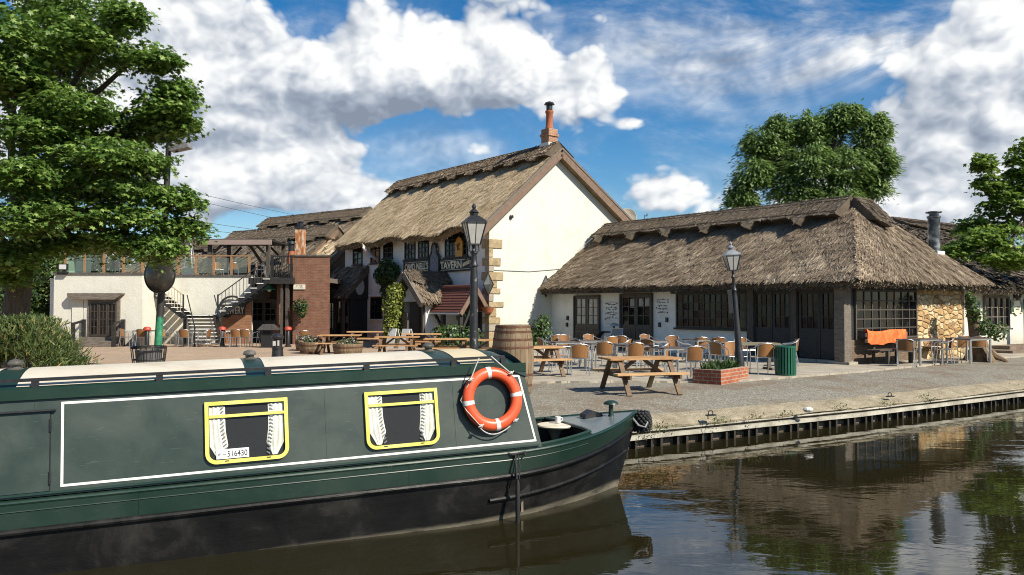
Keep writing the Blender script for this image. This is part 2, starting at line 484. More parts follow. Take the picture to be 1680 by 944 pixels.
def paving_mat():
    m, t, b = new_mat('tan_block_paving')
    v = coords(t)
    br = t.node('ShaderNodeTexBrick'); br.offset = 0.5
    rot = t.node('ShaderNodeMapping'); rot.inputs['Rotation'].default_value = (0, 0, R(32)); t.l.new(v, rot.inputs[0]); t.l.new(rot.outputs[0], br.inputs['Vector'])
    br.inputs['Color1'].default_value = c4((0.46, 0.32, 0.205)); br.inputs['Color2'].default_value = c4((0.36, 0.255, 0.165)); br.inputs['Mortar'].default_value = c4((0.22, 0.17, 0.12))
    br.inputs['Scale'].default_value = 1; br.inputs['Brick Width'].default_value = 0.21; br.inputs['Row Height'].default_value = 0.105; br.inputs['Mortar Size'].default_value = 0.006
    n = t.noise(v, 0.5, 7, 0.65)
    col = t.mix(t.maprange(n, 0.42, 0.66, 0, 0.6), br.outputs[0], c4((0.27, 0.205, 0.145)))
    t.l.new(col, b.inputs['Base Color']); b.inputs['Roughness'].default_value = 0.9
    bump(t, b, t.noise(v, 25, 4), 0.3, 0.01)
    return m


def gravel_mat():
    m, t, b = new_mat('rolled_grey_gravel')
    v = coords(t)
    vo = t.node('ShaderNodeTexVoronoi'); vo.inputs['Scale'].default_value = 28; t.l.new(v, vo.inputs['Vector'])
    sx = t.node('ShaderNodeSeparateXYZ'); t.l.new(vo.outputs['Color'], sx.inputs[0])
    n = t.noise(v, 0.7, 8, 0.68, 0.4); n2 = t.noise(v, 9, 5, 0.7)
    f = t.math('ADD', t.math('MULTIPLY', sx.outputs[0], 0.40), t.math('MULTIPLY', n2, 0.60))
    base = t.ramp(f, [(0.15, (0.10, 0.094, 0.075)), (0.5, (0.215, 0.196, 0.152)), (0.72, (0.30, 0.275, 0.215)), (0.92, (0.52, 0.49, 0.42))])
    dirt = t.mix(t.maprange(n, 0.45, 0.64, 0, 0.75, True), base, c4((0.165, 0.115, 0.07)))
    t.l.new(dirt, b.inputs['Base Color']); b.inputs['Roughness'].default_value = 0.95
    bump(t, b, t.math('ADD', vo.outputs['Distance'], t.math('MULTIPLY', n2, 0.6)), 0.55, 0.02)
    return m


PAVING = paving_mat(); GRAVEL = gravel_mat()
def slab_mat():
    m, t, b = new_mat('pale_concrete')
    v = coords(t); rot = t.node('ShaderNodeMapping'); rot.inputs['Rotation'].default_value = (0, 0, R(56)); t.l.new(v, rot.inputs[0])
    br = t.node('ShaderNodeTexBrick'); br.offset = .5; t.l.new(rot.outputs[0], br.inputs['Vector'])
    br.inputs['Scale'].default_value = 1; br.inputs['Brick Width'].default_value = 1.3; br.inputs['Row Height'].default_value = .9; br.inputs['Mortar Size'].default_value = .014
    br.inputs['Color1'].default_value = c4(.95); br.inputs['Color2'].default_value = c4(.78); br.inputs['Mortar'].default_value = c4(.35)
    n = t.noise(v, 1.5, 8, .65, .3); n2 = t.noise(v, 16, 4, .7)
    col = t.ramp(t.math('ADD', t.math('MULTIPLY', n, .65), t.math('MULTIPLY', n2, .35)), [(.25, (.17, .145, .105)), (.48, (.37, .325, .25)), (.75, (.53, .48, .39))])
    nd = t.node('ShaderNodeMix', data_type='RGBA', blend_type='MULTIPLY'); nd.inputs[0].default_value = .8; t.l.new(col, nd.inputs[6]); t.l.new(br.outputs[0], nd.inputs[7])
    t.l.new(nd.outputs[2], b.inputs['Base Color']); b.inputs['Roughness'].default_value = .93; bump(t, b, n2, .4, .01); return m


CONCRETE = slab_mat()
COPING = noisy('mossy_stone_coping', [(0.15, (0.075, 0.062, 0.032)), (0.38, (0.20, 0.165, 0.10)), (0.55, (0.32, 0.27, 0.185)), (0.75, (0.50, 0.44, 0.33))], scale=4.0, rough=0.95, bumpk=0.8, bscale=14, bdist=0.04, fine=0.5)


def water_mat():
    m, t, b = new_mat('brown_canal_water')
    b.inputs['Base Color'].default_value = c4((0.017, 0.0145, 0.0055)); b.inputs['Roughness'].default_value = 0.02
    b.inputs['IOR'].default_value = 1.45; b.inputs['Specular IOR Level'].default_value = 0.75
    v = coords(t, 'Object', (0.75, 1.6, 1)); 
    n = t.noise(v, 1.6, 3, 0.5, 0.6); n2 = t.noise(v, 5.0, 2, 0.5, 0.8); big = t.noise(v, 0.35, 2, 0.5)
    amp = t.maprange(big, 0.35, 0.65, 0.25, 1.0)
    h = t.math('MULTIPLY', t.math('ADD', n, t.math('MULTIPLY', n2, 0.22)), amp)
    bump(t, b, h, 0.055, 0.10)
    return m


# ---------------------------------------------------------------- ground, water, quay
BD = Vector((0.9193, 0.3935, 0)); BN = Vector((-0.3935, 0.9193, 0)); BO = Vector((-1.145, 9.40, 0))   # the boat's axis
mb = MB(); mb.quad((-300, -60, 0), (300, -60, 0), (300, 90, 0), (-300, 90, 0))
tag(mb.build('water', water_mat()), kind='structure')
far = [BO + BN * 1.20 + BD * s for s in (-60, -12, -3.2)]
Q = [Vector((p.x, p.y, 0)) for p in far] + [Vector(p) for p in ((-0.9, 11.35, 0), (2.3, 13.40, 0), (3.6, 14.10, 0), (7.17, 16.16, 0), (11.05, 18.67, 0), (30, 31.2, 0), (80, 64, 0))]


def offset_line(pts, d):
    o = []
    for i, p in enumerate(pts):
        t = (pts[min(i + 1, len(pts) - 1)] - pts[max(i - 1, 0)]).normalized(); o.append(p + Vector((-t.y, t.x, 0)) * d)
    return o


e0 = offset_line(Q, .40); e1 = offset_line(Q, 2.4)
gp = [(p.x, p.y, GZ) for p in e1] + [(400, 64, GZ), (400, 700, GZ), (-400, 700, GZ), (-400, -10, GZ)]
mb = MB(); mb.add(gp, [tuple(range(len(gp)))])
mb.grid([[(a.x, a.y, .44), (a.x * .5 + b_.x * .5, a.y * .5 + b_.y * .5, .515), (b_.x, b_.y, GZ)] for a, b_ in zip(e0, e1)])
tag(mb.build('ground', GRAVEL), kind='structure')
pv = [(-400, 2), (Q[1].x - 1, Q[1].y + 1.2), (Q[2].x, Q[2].y + 1.2), (-1.3, 12.9), (-0.2, 15.0), (-0.6, 19), (-1.2, 24), (-2.5, 34), (-3, 50), (-60, 60), (-400, 60)]
mb = MB(); mb.add([(x, y, GZ + .004) for x, y in pv], [tuple(range(len(pv)))])
tag(mb.build('pavement', PAVING), kind='structure')
# raised concrete terrace in front of the thatched barn
edge = [gnd(*p) for p in ((842, 630), (935, 629), (1050, 628), (1140, 629), (1228, 626), (1300, 621), (1396, 613), (1500, 603), (1600, 593), (1720, 582))]
back = [(60, 40), (30, 46), (3, 44), (-1.4, 33)]
mb = MB(); poly = []
for i in range(len(edge) - 1):
    a, b_ = edge[i], edge[i + 1]
    for k in range(8):
        p = a.lerp(b_, k / 8); poly.append((p.x + random.uniform(-.05, .05), p.y + random.uniform(-.07, .07)))
poly += back
mb.prism(poly, GZ - .1, GZ + .05, 'z')
tag(recalc(mb.build('terrace', CONCRETE)), kind='structure')
TZ = GZ + .05


def dense(pts, step):
    o = []
    for a, b_ in zip(pts, pts[1:]):
        n = max(1, int((b_ - a).length / step)); o += [a.lerp(b_, k / n) for k in range(n)]
    return o + [pts[-1]]


QD = dense(Q[1:-1], 0.35)
quay = thing('quay_wall', 'weathered canal quay wall with mossy coping and pale waling rail above dark piles', 'quay wall', (Q[4].x, Q[4].y, 0))
inv = Matrix.Translation(-quay.location)


def sweep(line, prof, jit=0.0):
    """profile (d inward, z) swept along the quay line"""
    rows = []
    for i, p in enumerate(line):
        t = (line[min(i + 1, len(line) - 1)] - line[max(i - 1, 0)]).normalized(); nrm = Vector((-t.y, t.x, 0))
        rows.append([inv @ (p + nrm * (d + random.uniform(-jit, jit)) + Vector((0, 0, z + random.uniform(-jit, jit)))) for d, z in prof])
    return MB().grid(rows)


sweep(QD, [(.02, .305), (-.02, .31), (-.03, .335), (.01, .352), (.15, .40), (.34, .452), (.46, .468), (.56, .462), (.64, .43)], .012).build('coping', COPING, quay)
PILE = noisy('tarred_piling', [(0.2, (0.012, 0.010, 0.008)), (0.5, (0.035, 0.027, 0.018)), (0.8, (0.075, 0.055, 0.033))], scale=3, rough=0.85, bumpk=0.4)
WALE = noisy('bleached_waling_rail', [(0.2, (0.10, 0.085, 0.06)), (0.38, (0.27, 0.245, 0.19)), (0.55, (0.45, 0.42, 0.34)), (0.75, (0.60, 0.575, 0.49))], scale=1.8, rough=0.8, bumpk=0.3, fine=0.25)
BRICKBACK = brick_mat('wet_quay_brick', (0.17, 0.12, 0.075), (0.26, 0.21, 0.15), (0.10, 0.085, 0.06), bw=.3, bh=.1)
sweep(QD, [(.10, -.6), (.08, .32)], .004).build('brick_face', BRICKBACK, quay)
sweep(QD, [(.05, .302), (-.012, .300), (-.014, .272), (.05, .27)], .003).build('top_rail', WALE, quay)
sweep(QD, [(.07, .225), (-.05, .222), (-.055, .155), (.04, .15)], .003).build('waling_rail', WALE, quay)
line = dense(Q[3:-1], 0.05); acc = 0; k = 0
pile0 = None
for i, p in enumerate(line):
    if k >= 96: break
    if i % 11 not in (0, 4) or p.x < 1.7: continue
    t = (line[min(i + 1, len(line) - 1)] - line[i - 1]).normalized(); nrm = Vector((-t.y, t.x, 0))
    if pile0 is None:
        pile0 = MB().box(-.024, .024, -.04, .05, -.7, .16).build('pile', PILE, quay); o = pile0
    else:
        o = pile0.copy(); COL.objects.link(o); o.parent = quay
    o.location = inv @ (p + nrm * .01); o.rotation_euler = (0, 0, math.atan2(t.y, t.x)); k += 1
# iron mooring rings set in the coping
for j, (px, py, lab) in enumerate(((1167, 682, 'rusty iron mooring ring on the coping nearest the boat'), (1461, 651, 'rusty iron mooring ring on the coping in front of the orange cloth'))):
    p = gnd(px, py, .47)
    o = thing('mooring_ring', lab, 'mooring ring', p, 0.4, 'mooring rings on the coping')
    MB().tube([(0.05 * math.cos(a), .02, .04 + .042 * math.sin(a)) for a in np.linspace(0, 2 * math.pi, 14)[:-1]], .009, 6, True).build('ring', BLACKIRON, o)
    MB().box(-.09, .09, -.03, .05, -.005, .015).build('base_plate', BLACKIRON, o)
p = gnd(1326, 675, .40)
mbs = MB().sphere((0, 0, .03), .075, 9, 6, (1.3, .9, .7)); o = mbs.build('stone', noisy('white_stone', [(0.3, (0.5, 0.48, 0.42)), (0.7, (0.75, 0.72, 0.66))], rough=.9)); o.location = p
tag(o, 'small white stone lying on the edge of the mossy coping', 'stone')
# weeds growing out of the joints
C = []; 
for (px, py, n, s) in ((1085, 705, 130, .09), (1070, 712, 90, .09), (1176, 694, 90, .08), (1455, 664, 60, .06), (1380, 672, 40, .05), (1520, 656, 80, .06), (1240, 688, 40, .05), (1660, 636, 40, .05), (1290, 682, 30, .05)):
    q = gnd(px, py, .34)
    C.append(np.array(q)[None, :] + rng.normal(0, 1, (n, 3)) * np.array([s * 1.8, s * .9, s * .6]) + np.array([0, 0, .03]))
C = np.concatenate(C); n = len(C)
B_ = unit(rng.normal(0, .6, (n, 3)) + np.array([0, -.3, .8])); A_ = unit(np.cross(B_, rng.normal(0, 1, (n, 3)))); N_ = np.cross(A_, B_)
WEED = island_mat('weed_leaf', [(0, (0.05, 0.075, 0.02)), (0.6, (0.12, 0.14, 0.04)), (1, (0.25, 0.21, 0.09))], trans=.2)
tag(scatter_mesh('weeds', WEED, [(-.12, 0, 0), (.12, 0, 0), (.16, .6, .05), (0, 1, .1), (-.16, .6, .05)], [(0, 1, 2, 3, 4)], C, A_, B_, N_, rng.uniform(.02, .06, n)), kind='stuff', label='straggly green weeds growing out of the quay coping', cat='weeds')
# ---------------------------------------------------------------- thatch
THBASE = two('thatch_bed', (0.10, 0.07, 0.04), (0.26, 0.19, 0.10), scale=3, rough=0.95, bumpk=0.5, bscale=25, fine=0.4)
THBASE_OLD = two('weathered_thatch_bed', (0.055, 0.042, 0.030), (0.15, 0.115, 0.075), scale=3, rough=0.95, bumpk=0.5, bscale=25, fine=0.4)


def add_straws(vl, fl, P, D, Nn, L, W, lift, twist=.3):
    """P tail points (n,3); D down-slope; Nn normals"""
    A = unit(np.cross(D, Nn)); n = len(P)
    top = P - D * L[:, None] * .5; bot = P + D * L[:, None] * .5 + Nn * lift[:, None]
    tw = Nn * (rng.uniform(-twist, twist, n) * W)[:, None]
    V = np.stack([top - A * W[:, None] * .5 - tw * .5, top + A * W[:, None] * .5 + tw * .5, bot + A * W[:, None] * .4 + tw, bot - A * W[:, None] * .4 - tw], 1)
    o = len(vl); vl.extend(map(tuple, V.reshape(-1, 3).tolist()))
    fl.extend([(o + 4 * i, o + 4 * i + 1, o + 4 * i + 2, o + 4 * i + 3) for i in range(n)])


def thatch(root, name, slopes, straw, bed, thick=.38, dens=170, skew=0.0, L=(.25, .5), W=(.03, .06), wave=None, nu=40, nv=10, jit=.035, fringe=60, clump=.06, lift=.05, twist=.3):
    mb = MB(); sv = []; sf = []
    for si, (BL, BR, TR, TL) in enumerate(slopes):
        BL, BR, TR, TL = [Vector(p) for p in (BL, BR, TR, TL)]
        nrm = ((BR - BL).cross(TL - BL)) ; nrm.normalize()
        if nrm.z < 0: nrm = -nrm
        top = []
        for i in range(nu + 1):
            u = i / nu; col = []
            for j in range(nv + 1):
                v = j / nv
                p = (BL.lerp(BR, u)).lerp(TL.lerp(TR, u), v)
                if wave: p = p + Vector((0, 0, wave(u, si) * (1 - v) ** 2))
                e = 0 if i in (0, nu) or j == nv else 1
                p = p + nrm * (e * random.uniform(-jit, jit))
                if j == 0: p = p - nrm * thick * .35
                col.append(p)
            top.append(col)
        bot = [[p - nrm * thick * (1 if j else .62) for j, p in enumerate(c)] for c in top]
        mb.grid(top); mb.grid([c[::-1] for c in bot])
        mb.grid([[c[0] for c in bot], [c[0] for c in top]]); mb.grid([bot[0], top[0]][::-1]); mb.grid([bot[-1], top[-1]])
        wB = (BR - BL).length; wT = (TR - TL).length; H = ((TL + TR) / 2 - (BL + BR) / 2).length
        n = int(dens * (wB + wT) / 2 * H)
        v = rng.uniform(0, 1, n)
        if wB > wT: v = 1 - np.sqrt(1 - v * (1 - (wT / wB) ** 2)) if wT < .98 * wB else v
        if wB > wT and wT < .98 * wB: v = v / max(v.max(), 1e-6)
        u = rng.uniform(0, 1, n)
        bl, br, tr, tl, N = [np.array(q) for q in (BL, BR, TR, TL, nrm)]
        lo = bl + (br - bl) * u[:, None]; hi = tl + (tr - tl) * u[:, None]
        P = lo + (hi - lo) * v[:, None]
        if wave: P[:, 2] += np.array([wave(a, si) for a in u]) * (1 - v) ** 2
        D = unit(lo - hi); X = unit(np.cross(D, np.tile(N, (n, 1))))
        # bundles: neighbouring straws lean the same way
        ph = np.sin(P @ np.array([3.1, 2.3, 1.7]) * 1.7) + np.sin(P @ np.array([-1.3, 4.1, 2.9]) * 2.3)
        an = skew + .10 * ph + rng.normal(0, .14, n)
        D = unit(D * np.cos(an)[:, None] + X * np.sin(an)[:, None])
        P = P + N * (clump * ph * .35 + rng.uniform(-.015, .03, n))[:, None]
        add_straws(sv, sf, P, D, np.tile(N, (n, 1)), rng.uniform(*L, n), rng.uniform(*W, n), rng.uniform(.005, lift, n), twist)
        if fringe:
            n = int(fringe * wB); u = rng.uniform(0, 1, n)
            P = bl + (br - bl) * u[:, None] - N * (rng.uniform(.05, thick * .95, n))[:, None]
            if wave: P[:, 2] += np.array([wave(a, si) for a in u])
            D0 = unit((bl - tl)[None, :] * np.ones((n, 1))); D = unit(D0 + rng.normal(0, .12, (n, 3)))
            P = P - D0 * .02
            add_straws(sv, sf, P, D, np.tile(N, (n, 1)), rng.uniform(.12, .3, n), rng.uniform(.02, .05, n), rng.uniform(-.03, .03, n))
    nb = len(mb.f); mb.add(sv, sf)
    ob = mb.build(name, bed, root); ob.data.materials.append(straw)
    mi = np.zeros(len(mb.f), np.int32); mi[nb:] = 1; ob.data.polygons.foreach_set('material_index', mi)
    return ob


def ridge_cap(root, A, B, down, depth=1.0, tab=.45, period=1.9, raise_=.12, straw=STRAW_GREY, bed=THBASE_OLD, back=None, tabw=.32, dens=230, flip=False):
    """block-cut ridge: a thick strip along the ridge whose lower edge is cut into tabs"""
    A = Vector(A); B = Vector(B); down = Vector(down).normalized(); ax = (B - A); Ln = ax.length; ax.normalize()
    N = ax.cross(down);
    if N.z < 0: N = -N
    n = max(1, round(Ln / period)); p = Ln / n

    def low(s):
        f = (s / p) % 1.0
        if flip: f = 1 - f
        a, b_ = .30, .30 + tabw
        if f < a - .12: return depth
        if f < a + .10: return depth + tab * (f - a + .12) / .22
        if f < b_: return depth + tab
        if f < b_ + .05: return depth + tab * (1 - (f - b_) / .05)
        return depth + .03 * math.sin(f * 9)
    S = np.linspace(0, Ln, n * 26 + 1)
    mb = MB(); rows_t = []; rows_b = []
    for s in S:
        l = low(s); q = A + ax * s
        rows_t.append([q + down * (l * t) + N * (raise_ + random.uniform(-.012, .012)) for t in (0, .35, .7, 1)])
        rows_b.append([q + down * (max(.2, l - .30) * t) - N * .05 for t in (0, .35, .7, 1)])
    mb.grid(rows_t); mb.grid([r_[::-1] for r_ in rows_b]); mb.grid([[r_[3] for r_ in rows_b], [r_[3] for r_ in rows_t]])
    mb.grid([rows_b[0], rows_t[0]]); mb.grid([rows_t[-1], rows_b[-1]])
    if back is not None:
        bk = Vector(back).normalized()
        mb.grid([[A + ax * s + N * raise_, A + ax * s + bk * .5 + N * raise_, A + ax * s + bk * depth + N * (raise_ - .05)] for s in S])
    k = int(dens * Ln * depth); s = rng.uniform(0, Ln, k); t = rng.uniform(0, 1, k)
    l = np.array([low(x) for x in s]); a_, x_, d_, n_ = [np.array(q) for q in (A, ax, down, N)]
    P = a_ + x_ * s[:, None] + d_ * (t * l)[:, None] + n_ * (raise_ + rng.uniform(-.01, .015, k))[:, None]
    D = unit(d_ + x_ * rng.normal(0, .25, k)[:, None]); sv = []; sf = []
    add_straws(sv, sf, P, D, np.tile(n_, (k, 1)), rng.uniform(.12, .3, k), rng.uniform(.02, .05, k), rng.uniform(0, .03, k))
    nb = len(mb.f); mb.add(sv, sf)
    ob = mb.build('ridge_cap', bed, root); ob.data.materials.append(straw)
    mi = np.zeros(len(mb.f), np.int32); mi[nb:] = 1; ob.data.polygons.foreach_set('material_index', mi)
    sp = MB()
    for t in (.08, .30, .88 * depth):
        pts = [A + ax * x + down * (t if t < .5 else t) + N * (raise_ + .03) for x in np.linspace(0, Ln, max(3, int(Ln / .6)))]
        sp.tube(pts, .014, 5)
    for x in np.arange(.1, Ln - .3, .34):
        sp.tube([A + ax * x + down * .32 + N * (raise_ + .035), A + ax * (x + .17) + down * (.85 * depth) + N * (raise_ + .03), A + ax * (x + .32) + down * .32 + N * (raise_ + .035)], .011, 4)
    sp.build('spar', SPAR, ob)
    return ob


def window(root, x0, x1, z0, z1, y=0.0, cols=2, rows=3, frame=BLACKWOOD, glass=GLASS, fw=.06, bw=.028, M=None, dep=.05, name='window', sill=None, mull=()):
    """frame and glazing bars as a part, the panes as its sub-part. front faces -y in the local axes (or through M)"""
    mb = MB()
    mb.box(x0, x1, y - dep, y + .01, z0, z0 + fw, M); mb.box(x0, x1, y - dep, y + .01, z1 - fw, z1, M)
    mb.box(x0, x0 + fw, y - dep + .002, y + .01, z0 + fw, z1 - fw, M); mb.box(x1 - fw, x1, y - dep + .002, y + .01, z0 + fw, z1 - fw, M)
    iw = x1 - x0 - 2 * fw; ih = z1 - z0 - 2 * fw
    for c in range(1, cols):
        x = x0 + fw + iw * c / cols; b = bw * (2.2 if c in mull else 1) / 2
        mb.box(x - b, x + b, y - dep * .8, y, z0 + fw, z1 - fw, M)
    for r_ in range(1, rows):
        z = z0 + fw + ih * r_ / rows; mb.box(x0 + fw, x1 - fw, y - dep * .7, y, z - bw / 2, z + bw / 2, M)
    f = mb.build(name, frame, root)
    g = MB()
    for c in range(cols):
        for r_ in range(rows):
            xa = x0 + fw + iw * c / cols; xb = x0 + fw + iw * (c + 1) / cols; za = z0 + fw + ih * r_ / rows; zb = z0 + fw + ih * (r_ + 1) / rows
            t1, t2 = random.uniform(-.006, .006), random.uniform(-.006, .006)
            pts = [(xa, y - .014 + t1, za), (xb, y - .014 - t1, za), (xb, y - .014 - t1 + t2, zb), (xa, y - .014 + t1 + t2, zb)]
            g.add(pts, [(0, 1, 2, 3)], M)
    g.build('pane', glass, f)
    if sill:
        MB().box(x0 - .06, x1 + .06, y - dep - .07, y + .01, z0 - .07, z0 - .002, M).build('sill', sill, f)
    return f


def scribble(x0, x1, z0, z1, y, lines, hgt, M=None, arc=0.0, wd=.016, gap=.5):
    """rows of small brush strokes standing for painted verse too weathered to read"""
    mb = MB()
    for i in range(lines):
        z = z1 - (z1 - z0) * (i + .5) / lines
        ins = random.uniform(0, .22) * (x1 - x0); x = x0 + ins; xe = x1 - random.uniform(0, .2) * (x1 - x0)
        while x < xe:
            f = (x - x0) / (x1 - x0); zz = z + arc * (f - .5) ** 2 * (1 if i % 2 else -1) + random.uniform(-.006, .006)
            for q in range(random.randint(1, 3)):
                a = random.uniform(-1.2, 1.2); l = hgt * random.uniform(.4, 1)
                cx_, cz_ = x + random.uniform(0, hgt * .6), zz
                dx, dz = math.sin(a) * l / 2, math.cos(a) * l / 2
                mb.beam(*[tuple((M @ Vector(p)) if M else p) for p in ((cx_ - dx, y, cz_ - dz), (cx_ + dx, y, cz_ + dz))], wd, .004)
            x += hgt * random.uniform(.7, 1.0) * (1 if random.random() < .8 else 1 + gap * 2)
    return mb


# ================================================================ the tavern
T = Frame((-9.7, 46.0), math.atan2(-11, 8.7)); TL_ = 14.02
tav = thing('thatched_tavern', 'tall thatched tavern with bright cream gable, black shop sign and chimney pot', 'pub', T.o, T.a)
wl = MB(); wl.box(0, TL_ - .3, 0, .3, -.3, 5.6)
wl.build('front_wall', WHITE_OLD, tav)
MB().prism([(0, -.3), (0, 5.5), (4.0, 9.05), (9.2, 5.72), (9.2, -.3)], TL_ - .3, TL_, 'x').build('gable_wall', WHITE, tav)
MB().prism([(0.31, -.3), (0.31, 5.5), (4.0, 9.0), (9.2, 5.7), (9.2, -.3)], 0, .3, 'x').build('far_gable_wall', WHITE_OLD, tav)
MB().box(.31, TL_ - .31, 8.9, 9.19, -.3, 5.7).build('back_wall', WHITE_OLD, tav)


def tw(u, si):
    if si: return 0
    x = u * 14.2; s = 0
    for c, wd, h in ((3.2, .9, .10), (6.6, 1.5, .22), (9.2, 1.0, .12), (12.6, 1.4, .34)): s += h * max(0, 1 - ((x - c) / wd) ** 2)
    return s - .05


thatch(tav, 'thatch', [((.2, -.85, 5.42), (14.32, -.85, 5.22), (14.32, 4, 9.40), (-.75, 4, 9.40)),
                       ((14.32, 9.9, 5.50), (.2, 9.9, 5.50), (-.75, 4, 9.40), (14.32, 4, 9.40))], STRAW, THBASE, thick=.42, dens=620, wave=tw, nu=70, nv=14, L=(.25, .55), W=(.012, .026), skew=.10, clump=.02, jit=.02, lift=.025, twist=.2)
RC_DN = (0, -4.85, -4.0)
ridge_cap(tav, (-.72, 4.0, 9.44), (14.34, 4.0, 9.44), RC_DN, depth=1.15, tab=.32, period=1.75, raise_=.26, back=(0, 5.9, -3.9), straw=STRAW_OLD)
for nm, a, b in (('bargeboard', (14.36, -.80, 4.95), (14.36, 4.0, 9.08)), ('bargeboard', (14.36, 4.0, 9.08), (14.36, 9.8, 5.25))):
    MB().beam(a, b, .05, .34, (0, -.6, 1)).build(nm, BROWNBOARD, tav)
MB().beam((14.36, -.85, 5.16), (14.36, 4.0, 9.32), .10, .10, (0, -.6, 1)).build('verge_roll', GREYWOOD, tav)
MB().beam((14.36, 4.0, 9.32), (14.36, 9.9, 5.50), .10, .10, (0, -.6, 1)).build('verge_roll', GREYWOOD, tav)
# chimney on the ridge near the gable
ch = MB(); ch.box(13.2, 13.76, 3.72, 4.28, 9.0, 10.0); ch.box(13.15, 13.81, 3.67, 4.33, 10.0, 10.12); ch.box(13.2, 13.76, 3.72, 4.28, 10.12, 10.36)
cho = ch.build('chimney', brick_mat('chimney_brick', (0.34, 0.13, 0.06), (0.42, 0.20, 0.10), (0.42, 0.36, 0.28)), tav)
MB().prism([(13.1, 9.2), (13.86, 9.2), (13.8, 9.68), (13.16, 9.68)], 3.66, 4.34, 'y').build('lead_flashing', WHITE_OLD, cho)
MB().lathe([(.19, 0), (.20, .08), (.17, .14), (.16, .75), (.20, .8), (.20, .9), (.15, .92)], 14, (13.48, 4, 10.36)).build('chimney_pot', plain('terracotta', (0.36, 0.11, 0.045), .8), cho, True)
MB().lathe([(.15, 0), (.15, .26), (.26, .27), (.20, .36), (.05, .42)], 14, (13.48, 4, 11.3)).build('cowl', BLACKIRON, cho, True)
# first-floor windows
for (pa, pb, ya, yb, c, r_) in ((580, 595, 409, 437, 2, 3), (609, 624, 405, 434, 2, 3), (630, 645, 402, 426, 2, 3), (665, 682, 397, 428, 3, 4), (687, 704, 394, 426, 3, 4), (731, 768, 388, 423, 6, 4)):
    x0, z1 = T.hy(pa, ya); x1, _ = T.hy(pb, ya); _, z0 = T.hy((pa + pb) / 2, yb - 2)
    window(tav, x0, x1, z0, z1 + .1, -.01, c, r_, BLACKWOOD, GLASS, .07, .05, sill=BLACKWOOD)
x0, z1 = T.hy(609, 488); x1, z0 = T.hy(628, 524); window(tav, x0, x1, z0, z1, -.01, 3, 3, BLACKWOOD, GLASS, sill=WHITE_OLD)
MB().box(x0 - .1, x1 + .12, -.12, .01, z1 + .04, z1 + .14).build('lintel', WHITE_OLD, tav)
# timber fascia rails under the first floor
x0, z0 = T.hy(664, 430); x1, _ = T.hy(803, 425)
# sign boards with the pub's name
SIGNB = plain('black_green_sign_paint', (0.012, 0.016, 0.012), .5); GOLD = plain('cream_gold_lettering', (0.80, 0.72, 0.50), .5)


def signboard(pa, pb, body, scale_x, extra=None, lh=.62):
    xa, zt = T.hy(pa, 0); xa, zt = T.hy(pa, sgn_top(pa)); xb, _ = T.hy(pb, sgn_top(pb)); _, zb = T.hy(pa, sgn_bot(pa))
    _, zt = T.hy((pa + pb) / 2, sgn_top((pa + pb) / 2)); _, zb = T.hy((pa + pb) / 2, sgn_bot((pa + pb) / 2))
    b = MB(); b.box(xa, xb, -.07, 0, zb, zt); bo = b.build('sign_board', SIGNB, tav)
    fr = MB()
    for (p0, p1) in (((xa, zt), (xb, zt)), ((xa, zb), (xb, zb)), ((xa, zb), (xa, zt)), ((xb, zb), (xb, zt))):
        fr.box(min(p0[0], p1[0]) - .035, max(p0[0], p1[0]) + .035, -.10, -.02, min(p0[1], p1[1]) - .035, max(p0[1], p1[1]) + .035)
    fr.build('moulding', BLACKWOOD, bo)
    vs, fs = text_geo(body, 1.0, .02, .018)
    X = [v[0] for v in vs]; Z = [v[1] for v in vs]; wd = max(X) - min(X); ht = max(Z) - min(Z)
    W = (xb - xa) * scale_x; Hh = (zt - zb) * lh; cx_ = xa + .12 + W / 2
    lm = MB(); lm.add([((v[0] - min(X)) / wd * W + xa + (xb - xa) * .04, -.085 + v[2] * .5, (v[1] - min(Z)) / ht * Hh + zb + (zt - zb) * (1 - lh) / 2) for v in vs], fs)
    lm.build('lettering', GOLD, bo)
    ln = MB(); ln.box(xa + .05, xb - .05, -.078, -.07, zt - .07, zt - .05); ln.box(xa + .05, xb - .05, -.078, -.07, zb + .05, zb + .07); ln.build('gilt_line', GOLD, bo)
    return xa, xb, zb, zt, bo


sgn_top = lambda px: 429.5 - (px - 666) * 0.055
sgn_bot = lambda px: 447.5 - (px - 666) * 0.035
signboard(665, 707, "OWD NELL'S", .92)
xa, xb, zb, zt, bo = signboard(723, 774, 'TAVERN', .69)
sc = MB()                                   # a scroll ornament after the name
xs = xa + (xb - xa) * .77
sc.prism([(xs, zb + .16), (xs + .55, zb + .3), (xs + .95, zb + .16), (xs + .95, zt - .22), (xs + .55, zt - .10), (xs, zt - .24)], -.095, -.07, 'y'); sc.build('scroll', GOLD, bo)
s2 = MB()
for i in range(5): s2.beam((xs + .08, -.1, zb + .22 + i * .08), (xs + .5, -.1, zb + .34 + i * .07), .02, .01); s2.beam((xs + .5, -.1, zb + .34 + i * .07), (xs + .9, -.1, zb + .2 + i * .085), .02, .01)
s2.build('scroll_lines', SIGNB, bo)
